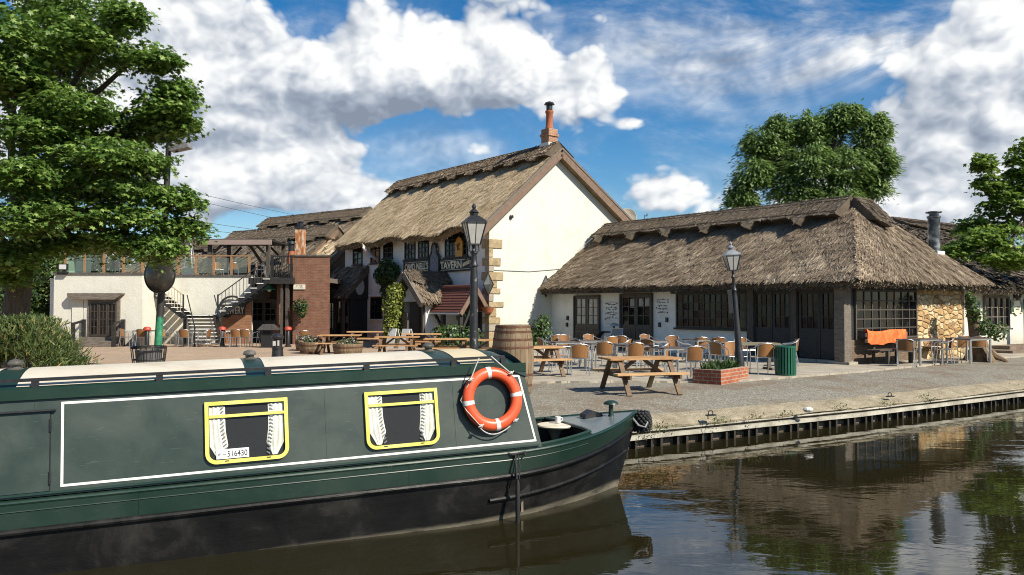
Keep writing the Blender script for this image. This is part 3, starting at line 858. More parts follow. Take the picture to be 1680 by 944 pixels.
# arched plaque between the two boards, and the golden plaque in the window
xa, zt = T.hy(708, 400); xb, zb = T.hy(724, 447); r_ = (xb - xa) / 2
arch = [(xa, zb), (xb, zb), (xb, zt - r_ * 1.6)] + [(xa + r_ + r_ * .55 * math.cos(a), zt - r_ * 1.1 + r_ * 1.1 * math.sin(a)) for a in np.linspace(0, math.pi, 11)] + [(xa, zt - r_ * 1.6)]
ap = MB().prism(arch, -.13, -.01, 'y').build('arched_plaque', plain('slate_blue_grey', (0.16, 0.17, 0.20), .6), tav)
MB().tube([(p[0], -.14, p[1]) for p in arch], .05, 6, True).build('plaque_frame', BLACKWOOD, ap)
pk = MB()
for i in range(26):
    a = random.uniform(0, 6.28); d = random.uniform(0, r_ * .7); cx_, cz_ = xa + r_ + d * math.cos(a), (zb + zt) / 2 + d * 1.3 * math.sin(a)
    pk.beam((cx_, -.137, cz_), (cx_ + random.uniform(-.2, .2), -.137, cz_ + random.uniform(-.3, .3)), .05, .01)
pk.build('carving', plain('pale_carving', (0.40, 0.41, 0.44), .6), ap)
xa, zt = T.hy(751, 389); xb, zb = T.hy(762, 421)
MB().prism([(xa, zb), (xb, zb), (xb, zt - .25), ((xa * .25 + xb * .75), zt - .08), ((xa + xb) / 2, zt), ((xa * .75 + xb * .25), zt - .08), (xa, zt - .25)], -.14, -.07, 'y').build('gold_plaque', plain('gilded_ochre', (0.50, 0.25, 0.03), .5), tav)
scribble(xa + .15, xb - .1, zb + .3, zt - .3, -.15, 4, .16, wd=.05).build('plaque_mark', BLACKWOOD, tav)
# stone quoins up the sunny corner
QST = noisy('sandstone_quoin', [(0.28, (0.16, 0.115, 0.065)), (0.5, (0.34, 0.255, 0.145)), (0.72, (0.50, 0.41, 0.27))], scale=5, rough=0.92, bumpk=0.6, bscale=14, bdist=0.03, fine=0.3)
QGREY = noisy('grey_quoin', [(0.2, (0.20, 0.17, 0.13)), (0.8, (0.46, 0.40, 0.31))], scale=3, rough=0.92, bumpk=0.6, bscale=14, bdist=0.03, fine=0.3)
z = 0.02; k = 0
while z < 4.75:
    h = random.uniform(.24, .46); wd = random.uniform(.5, .85) if k % 2 else random.uniform(.18, .42)
    q = MB().box(TL_ - .28 - (wd * .35 if k % 2 else 0), TL_ + .05, -.05, wd, z + .012, z + h - .012)
    q.build('quoin', QST if k % 4 != 2 else QGREY, tav, bevel=.02); z += h; k += 1
# small things fixed to the walls
MB().lathe([(.09, -.02), (.09, .1), (.05, .12)], 10, (0, 0, 0), Matrix.Translation((TL_, *T.hx(838, 356, TL_))) @ Matrix.Rotation(R(90), 4, 'Y')).build('vent', BLACKIRON, tav)
yz1 = T.hx(805, 443, TL_); yz2 = T.hx(925, 441, TL_)
MB().tube([(TL_ + .03, yz1[0], yz1[1]), (TL_ + .03, (yz1[0] + yz2[0]) / 2, yz1[1] - .01), (TL_ + .03, yz2[0], yz2[1])], .016, 5).build('cable', two('grey_cable', (.3, .3, .28), (.4, .4, .37)), tav)
# left lean-to
LB = plain('black_boarding_shade', (0.016, 0.015, 0.014), .7)
le = MB(); le.box(-2.2, 2.75, -1.05, -.01, -.2, 2.35); le.prism([(-1.05, 2.35), (-.01, 2.35), (-.01, 3.95), (-.25, 3.8)], 2.55, 2.75, 'x'); le.build('lean_to_wall', LB, tav)  # front wall coloured black for the shade under the lean-to eave
thatch(tav, 'lean_to_thatch', [((-2.4, -1.55, 2.42), (2.95, -1.55, 2.42), (2.95, .02, 4.12), (-2.4, .02, 4.12))], STRAW_OLD, THBASE_OLD, thick=.25, dens=200, nu=20, nv=6)
MB().prism([(-1.5, 2.25), (0, 3.95), (0, 2.25)], 2.76, 2.86, 'x').build('boarded_cheek', LB, tav)
MB().lathe([(.02, 0), (.34, .0), (.34, .05), (.28, .06)], 18, (0, 0, 0), Matrix.Translation((2.87, -.55, 2.95)) @ Matrix.Rotation(R(90), 4, 'Y') @ Matrix.Diagonal((1.35, .8, 1, 1))).build('oval_plaque', plain('carved_stone_oval', (0.34, 0.32, 0.28), .8), tav)
window(tav, -.9, 1.0, .6, 2.1, -1.06, 4, 3, BLACKWOOD, GLASS); window(tav, 1.2, 2.6, .5, 2.2, -1.06, 3, 4, DARKWOOD, GLASS)
MB().box(.98, 1.12, -1.2, -1.06, -.1, 2.3).build('lean_to_post', DARKWOOD, tav); MB().box(2.62, 2.76, -1.5, -1.36, -.1, 2.3).build('lean_to_post', DARKWOOD, tav)

# the thatched porch
xm, _ = T.hy(672, 450, -2.0); pw = 1.15; zr = T.hy(672, 449, -2.0)[1]; ze = T.hy(690, 495, -2.0)[1]
porch = MB(); porch.box(xm + pw - .18, xm + pw, -1.85, 0, -.2, ze + .1); porch.box(xm - pw, xm - pw + .18, -1.85, 0, -.2, ze + .1)
porch.prism([(xm - pw, ze), (xm + pw, ze), (xm, zr - .35)], -1.85, -1.7, 'y')
porch.build('porch_wall', WHITE_OLD, tav)
thatch(tav, 'porch_thatch', [((xm + pw + .35, -2.25, ze - .02), (xm + pw + .35, .0, ze - .02), (xm, 0, zr), (xm, -2.25, zr)), ((xm - pw - .35, 0, ze - .02), (xm - pw - .35, -2.25, ze - .02), (xm, -2.25, zr), (xm, 0, zr))], STRAW_OLD, THBASE_OLD, thick=.2, dens=240, nu=14, nv=8)
ridge_cap(tav, (xm, -2.3, zr + .05), (xm, 0, zr + .05), (pw + .3, 0, ze - zr), depth=.7, tab=.2, period=1.1, raise_=.1, back=(-(pw + .3), 0, ze - zr))
for s in (-1, 1):
    MB().beam((xm + s * (pw + .4), -2.3, ze - .15), (xm, -2.3, zr - .02), .16, .26, (0, 0, 1)).build('porch_bargeboard', GREYWOOD, tav)
MB().box(xm - .5, xm + .35, -1.68, -1.6, 0, ze - .1).build('porch_doorway', BLACKWOOD, tav)
MB().box(xm - pw + .02, xm - pw + .2, -1.98, -1.86, 0, ze).build('porch_post', DARKWOOD, tav); MB().box(xm + pw - .22, xm + pw - .04, -1.98, -1.86, 0, ze).build('porch_post', DARKWOOD, tav)
# the tiled shelter by the corner
TILE = noisy('red_clay_tile', [(0.2, (0.06, 0.022, 0.016)), (0.5, (0.13, 0.042, 0.028)), (0.8, (0.21, 0.085, 0.055))], scale=5, rough=.85, fine=.4)
sa, zr = T.hy(726, 473, -.8); zr2 = T.hy(777, 472, -.8)[1]; zr = (zr + zr2) / 2; sb = TL_ + .05
ze = T.hy(735, 513, -1.65)[1]
sl = MB()
for yb, sg in ((-1.65, -1), (.0, 1)):
    for i in range(9):
        f0, f1 = i / 9, (i + 1) / 9
        y0 = -.8 + (yb + .8) * f0; y1 = -.8 + (yb + .8) * f1 * 1.01; z0 = zr + (ze - zr) * f0; z1 = zr + (ze - zr) * f1
        sl.add([(sa, y0, z0), (sb, y0, z0), (sb, y1, z1 + .035), (sa, y1, z1 + .035), (sa, y1, z1 - .02), (sb, y1, z1 - .02)], [(0, 1, 2, 3), (3, 2, 5, 4)])
sl.tube([(sa, -.8, zr + .03), (sb, -.8, zr + .03)], .1, 8)
sl.build('tiled_canopy', TILE, tav)
MB().box(sa, sb, -1.68, -1.62, ze - .08, ze - .01).build('canopy_gutter', WHITE_OLD, tav)
for yb in (-1.6, -.02): MB().beam((sb + .05, -.8, zr - .02), (sb + .05, yb, ze - .08), .07, .18, (0, 0, 1)).build('canopy_bargeboard', BROWNBOARD, tav)
MB().box(sa + .9, sa + 1.1, -1.5, -1.34, 0, ze).box(sb - .3, sb - .14, -1.5, -1.34, 0, ze).beam((sa + 1.0, -1.42, ze - .75), (sa + .3, -1.42, ze - .05), .1, .1).beam((sb - .1, -1.42, ze - .75), (sb - .1, -.9, ze + .35), .1, .1).box(sa, sb, -1.5, -1.36, ze - .08, ze + .04).build('canopy_post', BLACKWOOD, tav)
window(tav, sa + .5, sa + 2.0, .6, 1.6, -.01, 3, 2, BLACKWOOD, GLASS)
# things fixed to the tavern: each its own thing
def diamond(px, py, x, lab, s=.36):
    y, z = T.hx(px, py, x); o = thing('diamond_plate', lab, 'wall plate', T.world((x, y, z)), T.a, 'diamond plates on the gable')
    MB().add([(0.02, 0, s * 1.35), (0.02, s * .75, 0), (0.02, 0, -s * 1.35), (0.02, -s * .75, 0), (.16, 0, 0), (-.02, 0, s * 1.35), (-.02, s * .75, 0), (-.02, 0, -s * 1.35), (-.02, -s * .75, 0)],
             [(0, 1, 4), (1, 2, 4), (2, 3, 4), (3, 0, 4), (0, 1, 6, 5), (1, 2, 7, 6), (2, 3, 8, 7), (3, 0, 5, 8)]).build('plate', two('dark_grey_iron', (.03, .035, .035), (.09, .095, .09), rough=.5), o)
    MB().tube([(.03, 0, s * 1.38), (.03, s * .78, 0), (.03, 0, -s * 1.38), (.03, -s * .78, 0)], .03, 5, True).build('rim', BLACKIRON, o)


diamond(800.5, 467, TL_ + .06, 'dark diamond plate on the sandstone quoins at the tavern corner')
diamond(895, 470, TL_ + .01, 'grey diamond plate on the cream gable just above the barn eave')
y, z = T.hx(798, 509, TL_ + .06)
o = thing('wall_planter', 'small terracotta half-bowl planter on the tavern corner stones', 'wall planter', T.world((TL_ + .06, y, z)), T.a)
MB().lathe([(.06, -.16), (.2, -.1), (.28, .08), (.30, .12), (.26, .12), (.18, -.05)], 14, (.1, 0, 0)).build('bowl', plain('terracotta', (0.36, 0.11, 0.045), .8), o, True)
MB().sphere((.1, 0, .1), .2, 10, 6, (1, 1, .35)).build('soil', plain('dark_soil', (.05, .035, .022), .95), o)
# satellite dishes and aerial behind the gable verge
for (px, py, s, Y, lab) in ((1029, 359, .52, 41.6, 'large cream satellite dish at the lower end of the gable verge'), (1011, 366, .26, 41.2, 'small grey satellite dish beside the large cream one')):
    p = at(px, py, Y); o = thing('satellite_dish', lab, 'satellite dish', p, R(0), 'satellite dishes')
    MB().lathe([(.01, .0), (s * .4, .03), (s * .75, .09), (s, .17), (s * .97, .19), (s * .72, .11), (s * .38, .05), (.01, .02)], 20, (0, 0, 0), Matrix.Rotation(R(82), 4, 'X') @ Matrix.Diagonal((.92, 1, 1, 1))).build('dish', plain('cream_dish_paint', (.55, .51, .42), .5), o, True)
    MB().tube([(0, .05, 0), (0, .3, -.1), (0, .35, -s * 1.6)], .03, 6).tube([(0, -.05, -s * .9), (0, -.45, -.12)], .015, 5).build('mast', STEEL, o)
p = at(1058, 372, 41.5); o = thing('aerial', 'thin grey television aerial standing above the barn ridge', 'aerial', p)
MB().tube([(0, 0, -.6), (0, 0, .62)], .022, 5).build('mast', BLACKIRON, o)
MB().tube([(-.05, 0, .55), (.16, 0, .62)], .014, 4).tube([(.08, 0, .52), (.10, 0, .70)], .012, 4).tube([(.14, 0, .54), (.16, 0, .70)], .012, 4).build('antenna', BLACKIRON, o)
# flag on a slanting pole
xa, za = T.hy(622, 428); fp = T.world((xa, -.02, za)); a1 = at(594, 400, fp.y - 1.0)
o = thing('flag', 'faded pink and white flag hanging from a slanting pole over the tavern door', 'flag', fp, 0)
q = a1 - fp
MB().tube([(0, 0, 0), tuple(q)], .03, 6).build('pole', plain('pale_wood_pole', (.45, .36, .25), .6), o)
rows = []
for i in range(15):
    u = i / 14; b0 = Vector(q) * (1 - u * .72)
    rows.append([b0 + Vector((.10 * math.sin(u * 9 + v * 3) * v + v * .7 * u, .12 * math.cos(u * 7 + v * 4) * v, -v * (.22 + .75 * u))) for v in np.linspace(0, 1, 7)])
FL = noisy('washed_pink_cloth', [(0.3, (.60, .46, .47)), (0.5, (.78, .72, .70)), (0.7, (.66, .36, .38))], scale=1.6, rough=.8, bumpk=.1)
MB().grid(rows).build('cloth', FL, o, 'all')
# ================================================================ the thatched barn on the right
B = Frame((1.86, 37.26), math.atan2(-12.66, 8.64)); BL_ = 15.33
barn = thing('thatched_barn', 'long low thatched barn with black doors, gridded windows and honey stone end', 'barn', (B.o.x, B.o.y, TZ), B.a)
B.o.z = TZ
hp = lambda px, py, y=0: B.hy(px, py, y)
xw, _ = hp(1228, 540)
MB().box(-.6, xw, 0, .3, -.3, 2.75).build('front_wall', WHITE_OLD, barn)
MB().box(-.6, BL_ - .4, 6.7, 7.0, -.3, 2.8).build('back_wall', WHITE_OLD, barn)
EV = 2.46
thatch(barn, 'thatch', [((-.45, -.75, EV + .22), (16.05, -.75, EV + .12), (13.25, 3.5, 5.45), (0.05, 3.5, 5.62)),
                        ((16.05, -.75, EV + .12), (16.05, 7.5, EV + .15), (13.35, 3.6, 5.45), (13.25, 3.5, 5.45)),
                        ((16.05, 7.5, EV + .15), (-.45, 7.5, EV + .2), (0.05, 3.6, 5.62), (13.3, 3.6, 5.45))], STRAW_OLD, THBASE_OLD, thick=.30, dens=820, skew=.28, L=(.2, .44), W=(.012, .028), nu=60, nv=12, jit=.02, clump=.03, lift=.032, twist=.22, fringe=90)
ridge_cap(barn, (0.02, 3.5, 5.66), (13.3, 3.5, 5.49), (0, -4.25, -2.85), depth=1.25, tab=.55, period=2.15, raise_=.30, back=(0, 4.2, -2.8), tabw=.12)
ridge_cap(barn, (13.25, 3.3, 5.49), (13.32, 4.3, 5.45), (2.75, 0, -2.85), depth=1.2, tab=.3, period=2.0, raise_=.26, dens=500)
MB().beam((-.52, -.85, EV + .20), (-.02, 3.5, 5.70), .22, .16, (0, -.5, 1)).build('verge_flashing', plain('weathered_lead_white', (.52, .50, .45), .6), barn)
MB().box(-.55, BL_ + .2, -.62, -.5, EV - .10, EV - .02).build('eave_beam', BLACKWOOD, barn)
# boarded double doors with small panes
DOORW = two('charcoal_door_paint', (0.030, 0.028, 0.025), (0.055, 0.050, 0.045), scale=6, rough=.55, stretch=(8, 1, 1), bumpk=.2)


def pane_door(pa, pb, ztop, glass, y=-.01, n=2, par=barn, rows=3, cols=2, base=0.02, split=.42, mat=DOORW):
    xa, _ = hp(pa, 520); xb, _ = hp(pb, 520)
    m = MB(); m.box(xa - .07, xa, y - .10, y, base, ztop + .07); m.box(xb, xb + .07, y - .10, y, base, ztop + .07); m.box(xa, xb, y - .10, y, ztop, ztop + .07)
    fr = m.build('door_frame', DARKWOOD, par)
    for i in range(n):
        u0 = xa + (xb - xa) * i / n + .008; u1 = xa + (xb - xa) * (i + 1) / n - .008
        d = MB(); zs = base + (ztop - base) * split
        d.box(u0, u1, y - .055, y, base + .01, zs)
        k = max(3, int((u1 - u0) / .14))
        for j in range(k): d.box(u0 + (u1 - u0) * j / k + .008, u0 + (u1 - u0) * (j + 1) / k - .008, y - .068, y - .055, base + .12, zs - .12)
        do = d.build('door', mat, par)
        window(do, u0, u1, zs + .001, ztop - .003, y, cols, rows, mat, glass, .09, .03, name='glazing')
    return fr


pane_door(945, 984, 2.22, GLASS_PALE); pane_door(1021, 1070, 2.26, GLASS)
# curtains / pale blinds behind the second door
for (pa, pb, ya, yb) in ((1048, 1056, 490, 503), (1058, 1066, 490, 503), (1034, 1041, 491, 505)):
    xa, z1 = hp(pa, ya, -.03); xb, z0 = hp(pb, yb, -.03); MB().box(xa, xb, -.031, -.027, z0, z1).build('window_blind', GLASS_PALE, barn)
SCR = plain('faded_black_lettering', (.09, .088, .085), .8)
for (pa, pb, ya, yb, n) in ((991, 1017, 494, 523, 7), (1076, 1098, 489, 515, 5)):
    xa, z1 = hp(pa, ya); xb, z0 = hp(pb, yb); scribble(xa, xb, z0, z1, -.012, n, .085, arc=.4 if n == 7 else .15, wd=.017).build('painted_verse', SCR, barn)
for (px, py) in ((932, 522), (931, 533), (1095, 525), (1083, 533)):
    x, z = hp(px, py); MB().box(x - .05, x + .05, -.07, 0, z - .09, z + .09).build('wall_fitting', BLACKIRON, barn)
# long many-paned window
xa, z1 = hp(1110, 481); xb, z0 = hp(1226, 543)
window(barn, xa, xb, z0 + .05, z1 - .02, -.01, 12, 4, BLACKWOOD, GLASS, .07, .03, sill=BLACKWOOD)
xq, _ = hp(1104, 480); MB().box(xq, xw, -.14, -.06, z1 - .03, z1 + .16).build('lintel', BLACKWOOD, barn)
# timber-framed corner with glazed doors
xa, _ = hp(1229, 540); MB().box(xa, xa + .28, -.14, .16, 0, 2.5).build('oak_post', DARKWOOD, barn, bevel=.015)
xb, _ = hp(1300, 540); MB().box(xb, xb + .22, -.10, .16, 0, 2.42).build('oak_post', DARKWOOD, barn, bevel=.015)
MB().box(xa + .28, BL_ - .33, -.08, .14, 2.28, 2.46).build('door_head', BLACKWOOD, barn)
xs = [hp(p, 520)[0] for p in (1239, 1269, 1299)]; ys = [hp(p, 520)[0] for p in (1312, 1347, 1381)]


def dd(x0, x1):
    d = MB(); d.box(x0 + .01, x1 - .01, -.05, .0, .12, 1.0); d.box(x0 + .12, x1 - .12, -.06, -.05, .25, .88); do = d.build('door', BLACKWOOD, barn)
    window(do, x0 + .01, x1 - .01, 1.0, 2.28, 0.0, 3, 3, BLACKWOOD, GLASS, .08, .03, name='glazing')


dd(xs[0], xs[1]); dd(xs[1], xs[2]); dd(ys[0], ys[1]); dd(ys[1], ys[2])
MB().box(xa, BL_, -.25, .1, -.1, .10).build('door_step', CONCRETE, barn)
MB().box(BL_ - .34, BL_ + .02, -.36, .02, -.1, 2.5).build('corner_post', GREYWOOD, barn, bevel=.02)
MB().box(BL_ - .55, BL_ + .2, -.40, .06, -.1, .08).build('post_base', CONCRETE, barn)
# end wall: local x = BL_, running along y
MXE = Matrix(((0, -1, 0, BL_), (1, 0, 0, 0), (0, 0, 1, 0), (0, 0, 0, 1)))     # canonical (x right, y inward) -> end wall


def he(px, py, x=BL_): return B.hx(px, py, x)


y0, _ = he(1402, 520); y1, _ = he(1503, 520); y2, _ = he(1577, 520)
_, zb = he(1450, 575); _, zt = he(1450, 484)
window(barn, y0, y1, .75, 2.32, 0, 8, 5, DARKWOOD, GLASS, .06, .035, M=MXE)
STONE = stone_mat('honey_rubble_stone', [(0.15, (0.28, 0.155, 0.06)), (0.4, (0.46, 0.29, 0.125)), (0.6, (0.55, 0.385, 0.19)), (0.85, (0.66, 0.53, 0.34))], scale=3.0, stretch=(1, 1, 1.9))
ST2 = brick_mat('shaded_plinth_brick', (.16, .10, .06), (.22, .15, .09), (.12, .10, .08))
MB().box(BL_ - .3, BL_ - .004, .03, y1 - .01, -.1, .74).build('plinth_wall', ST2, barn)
MB().box(BL_ - .3, BL_ - .02, .03, y1 - .01, .74, 2.55).build('window_back', BLACKWOOD, barn)
sm = MB()
ny, nz = 40, 30; g = []
for i in range(ny + 1):
    g.append([(BL_ + .03 + random.uniform(-.02, .02), y1 + (y2 - y1) * i / ny, -.1 + 2.75 * j / nz) for j in range(nz + 1)])
sm.grid(g); sm.grid([[(BL_ - .3, y1, -.1), (BL_ - .3, y1, 2.65)], [(BL_ + .03, y1, -.1), (BL_ + .03, y1, 2.65)]]); sm.grid([[(BL_ + .03, y2, -.1), (BL_ + .03, y2, 2.65)], [(BL_ - .3, y2, -.1), (BL_ - .3, y2, 2.65)]])
sm.build('stone_wall', STONE, barn, 'all')
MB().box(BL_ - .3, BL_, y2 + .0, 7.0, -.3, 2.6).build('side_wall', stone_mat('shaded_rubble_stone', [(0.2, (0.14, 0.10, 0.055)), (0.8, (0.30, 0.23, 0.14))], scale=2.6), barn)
MB().box(BL_ + .02, BL_ + .14, 0, 7.0, EV - .1, EV + .0).build('eave_beam', BLACKWOOD, barn)
# stove flue with a leaded skirt near the hip
fx = Vector(B.loc(at(1533, 432, 28.3)))
fl = MB(); fl.box(fx.x - .25, fx.x + .25, fx.y - .25, fx.y + .25, fx.z - .45, fx.z + .42)
fo = fl.build('flue_base', plain('white_lead_skirt', (.62, .61, .58), .5), barn)
MB().prism([(fx.x - .75, fx.z - .42), (fx.x + .75, fx.z - .62), (fx.x + .32, fx.z - .05), (fx.x - .3, fx.z - .02)], fx.y - .42, fx.y + .4, 'y').build('flue_skirt', plain('white_lead_skirt', (.62, .61, .58), .5), fo)
MB().lathe([(.20, .40), (.20, 1.60), (.23, 1.62), (.23, 1.68), (.16, 1.68), (.16, 1.78), (.27, 1.80), (.27, 1.84), (.02, 1.86)], 14, fx).build('flue_pipe', noisy('sooty_steel', [(0.3, (.03, .03, .03)), (0.5, (.12, .12, .12)), (0.72, (.55, .55, .54))], scale=3, rough=.35, metal=.7), fo, True)

# the neighbouring building on the right edge
N_ = Frame((0, 0), B.a + R(90)); p = at(1583, 540, 30.6); N_.o = Vector((p.x, p.y, TZ))
nb = thing('thatched_annexe', 'white thatched annexe with a small-paned window at the right of the stone barn', 'annexe', N_.o, N_.a)
hn = lambda px, py, y=0: N_.hy(px, py, y)
xe = 17.0
MB().box(-.3, xe, 0, .3, -.2, 2.75).build('front_wall', WHITE, nb)
xa, z1 = hn(1612, 486); xb, z0 = hn(1654, 538)
window(nb, xa, xb, z0, z1, -.01, 4, 3, GREYWOOD, GLASS, .08, .035, sill=GREYWOOD, mull=(2,), dep=.08)
MB().box(hn(1679, 500)[0], hn(1679, 500)[0] + 1.1, -.06, 0, 0, 2.1).build('door', BLACKWOOD, nb)
MB().box(xa - .3, xe, -1.2, 0, -.15, .10).box(xa + .6, xe, -.7, 0, .10, .24).build('step', noisy('brown_stone_step', [(0.3, (.12, .085, .06)), (0.7, (.24, .18, .13))], rough=.9), nb)
thatch(nb, 'thatch', [((-.6, -.7, 2.55), (xe, -.7, 2.55), (xe, 8.5, 6.5), (9.6, 8.5, 6.5))], STRAW_GREY, THBASE_OLD, thick=.3, dens=110, nu=24, nv=10, L=(.3, .6), W=(.04, .09))
ridge_cap(nb, (9.5, 8.5, 6.55), (xe, 8.5, 6.55), (0, -9.2, -4.15), depth=1.3, tab=.4, period=2.4, raise_=.15)
x, z = hn(1666, 485); o = thing('wall_lamp', 'round black bulkhead lamp high on the white annexe wall', 'wall lamp', N_.world((x, -.01, z)), N_.a)
MB().lathe([(.22, 0), (.22, .08), (.16, .16), (.05, .19)], 16, (0, 0, 0), Matrix.Rotation(R(90), 4, 'X')).build('lamp_body', BLACKIRON, o, True)
MB().lathe([(.15, .13), (.10, .20), (.02, .22)], 12, (0, 0, 0), Matrix.Rotation(R(90), 4, 'X')).build('lens', GLASS, o, True)
xa, z1 = hn(1656.5, 493); xb, z0 = hn(1676, 514)
o = thing('wall_sign', 'square green and gold emblem sign on the white annexe wall', 'wall sign', N_.world(((xa + xb) / 2, -.03, z0)), N_.a)
wd = (xb - xa) / 2; ht = z1 - z0
MB().box(-wd, wd, -.02, .02, 0, ht).build('board', plain('dark_green_sign', (.03, .06, .035), .4), o)
em = MB(); em.lathe([(wd * .62, 0), (wd * .62, .012)], 24, (0, 0, 0), Matrix.Translation((0, -.02, ht * .45)) @ Matrix.Rotation(R(90), 4, 'X'))
for a in np.linspace(.5, 2.64, 9): em.beam((wd * .66 * math.cos(a), -.025, ht * .48 + wd * .66 * math.sin(a)), (wd * .84 * math.cos(a), -.025, ht * .48 + wd * .84 * math.sin(a)), .05, .01)
em.box(-wd * .9, wd * .9, -.03, -.02, .02, .045).box(-wd * .9, wd * .9, -.03, -.02, ht - .045, ht - .02)
em.build('emblem', GOLD, o)
e2 = MB(); e2.box(-wd * .4, wd * .4, -.038, -.034, ht * .5, ht * .56).box(-wd * .45, wd * .45, -.038, -.034, ht * .38, ht * .44).box(-wd * .3, wd * .3, -.038, -.034, ht * .26, ht * .32).build('emblem_lines', plain('dark_green_sign', (.03, .06, .035), .4), o)
# ================================================================ the flat-roofed brewery on the left
YF, YS = 37.3, 39.7
X = lambda px, Y=YF: (px - CX) / F_PX * Y / 1.0
g0 = thing('flat_roofed_brewery', 'cream flat-roofed brewery building with glass balustrade on its roof terrace', 'brewery', (X(88), YF, GZ))
O4 = Vector(g0.location)
L4 = lambda px, py, Y: Vector(at(px, py, Y)) - O4          # a point at depth Y in the building's own axes
HT = L4(150, 451, YF).z
x0, x1 = L4(88, 500, YF).x, L4(233, 500, YF).x; x2 = L4(412, 500, YS).x; xd = L4(481, 500, YS).x
dS = YS - YF
m = MB(); m.box(x0, x1, 0, dS - .01, -.3, HT); m.build('front_wall', WHITE, g0)
MB().box(x0, x2, dS, dS + .3, -.3, HT).build('rear_wall', WHITE, g0)
MB().box(x0 - .05, x1 + .04, -.05, dS, HT, HT + .10).box(x1 + .04, x2, dS - .05, dS + .3, HT + .001, HT + .10).build('parapet_cap', two('dark_lead_cap', (.05, .045, .04), (.13, .12, .10), rough=.8), g0)
MB().box(x0 + .02, xd + 1.5, dS + .3, dS + 14, HT - .25, HT - .02).build('roof_deck', GREYWOOD, g0)
MB().box(x0 - .32, x0, .25, dS + 8, -.3, HT - .16).build('side_wall', WHITE_OLD, g0)
# hood, pilasters and glazed door
hx0, hz = L4(116, 487, YF).x, L4(116, 487, YF).z; hx1 = L4(205, 487, YF).x
m = MB(); m.prism([(hx0 + .12, hz - .14), (hx1 - .35, hz - .14), (hx1, hz + .10), (hx1, hz + .16), (hx0, hz + .16), (hx0, hz + .02)], -.32, 0, 'y'); m.build('door_hood', GREYWOOD, g0)
MB().box(hx0 + .1, hx0 + .62, -.06, 0, -.2, hz - .15).box(hx0 + .66, hx0 + .95, -.05, 0, -.2, hz - .15).build('pilaster', WHITE, g0)
dx0, dz1 = L4(150, 497, YF).x, L4(150, 497, YF).z; dx1, dz0 = L4(193, 552, YF).x, L4(193, 552, YF).z
MB().box(dx0 - .12, dx1 + .12, -.10, 0, dz0, dz1 + .12).build('door_frame', GREYWOOD, g0)
for i in range(3):
    a = dx0 + (dx1 - dx0) * i / 3; b = dx0 + (dx1 - dx0) * (i + 1) / 3
    window(g0, a + .01, b - .01, dz0 + .03, dz1, -.11, 2, 4, two('dark_brown_door_paint', (.035, .026, .02), (.07, .052, .04), rough=.6), GLASS, .06, .03, name='door')
MB().box(dx0 - .15, dx1 + .25, -.75, 0, -.1, dz0 - .02).box(dx0 - .15, dx1 + .25, -1.15, -.76, -.1, .28).build('door_step', GREYWOOD, g0)
for xx in (dx0 - .28, dx1 + .32):
    MB().box(xx - .07, xx + .07, -1.1, -.96, -.05, 1.12).box(xx - .07, xx + .07, -.2, -.06, -.05, 1.25).beam((xx, -1.1, 1.05), (xx, -.05, 1.2), .06, .1).build('step_rail', BLACKWOOD, g0)
# glass balustrade with oak posts
OAK = two('orange_oak', (.20, .11, .05), (.34, .20, .10), rough=.7, stretch=(1, 1, 6))
def clear_glass():
    m_, t, b = new_mat('clear_balustrade_glass')
    tr = t.node('ShaderNodeBsdfTransparent'); tr.inputs[0].default_value = (.80, .86, .82, 1)
    b.inputs['Base Color'].default_value = (.4, .45, .42, 1); b.inputs['Roughness'].default_value = .05
    fr = t.node('ShaderNodeFresnel'); fr.inputs[0].default_value = 1.5
    mx = t.node('ShaderNodeMixShader'); t.l.new(t.math('ADD', fr.outputs[0], .12), mx.inputs[0]); t.l.new(tr.outputs[0], mx.inputs[1]); t.l.new(b.outputs[0], mx.inputs[2])
    t.l.new(mx.outputs[0], t.n['Material Output'].inputs[0]); return m_
CLEAR = clear_glass()
bal = thing('glass_balustrade', 'clear glass balustrade with oak handrail along the brewery roof edge', 'balustrade', O4 + Vector((0, 0, HT + .1)))


def balus(xa, xb, yy, n, h=.98):
    MB().box(xa, xb, yy - .05, yy + .05, h - .06, h).build('handrail', OAK, bal)
    for i in range(n + 1):
        xx = xa + (xb - xa) * i / n; MB().box(xx - .05, xx + .05, yy - .045, yy + .045, -.02, h - .06).build('post', OAK, bal)
        if i < n: MB().box(xx + .12, xa + (xb - xa) * (i + 1) / n - .12, yy - .008, yy + .008, .08, h - .14).build('pane', CLEAR, bal)


balus(L4(106, 430, YF).x, L4(233, 430, YF).x, .06, 4); balus(L4(233, 430, YS).x, L4(408, 430, YS).x, dS + .08, 6)
# things standing on the roof terrace
DK = HT - .02
def deckpt(px, Y): p_ = at(px, 450, Y); return Vector((p_.x, p_.y, O4.z + DK))
GRN = plain('pale_green_plastic', (.33, .48, .33), .5); GRD = plain('slate_green_plastic', (.08, .14, .13), .5)
for px, mt, lab in ((119, GRN, 'pale green box bin behind the roof balustrade'), (136, GRD, 'dark slate box bin beside the pale green one on the roof')):
    o = thing('roof_bin', lab, 'bin', deckpt(px, 38.6))
    MB().prism([(-.24, 0), (.24, 0), (.30, .78), (-.30, .78)], -.25, .25, 'y').build('body', mt, o); MB().prism([(-.32, .78), (.32, .78), (.28, .88), (-.28, .88)], -.28, .28, 'y').build('lid', mt, o)
p = at(104, 447, 37.2); o = thing('floodlight', 'small square floodlight on the brewery parapet corner', 'floodlight', p)
MB().box(-.20, .20, -.06, .06, .08, .40).build('housing', BLACKIRON, o); MB().box(-.16, .16, -.075, -.061, .14, .36).build('lens', plain('pale_lens', (.6, .6, .58), .2), o); MB().box(-.2, .2, -.1, .1, -.06, .04).box(-.03, .03, -.03, .03, .03, .1).build('bracket', BLACKIRON, o)
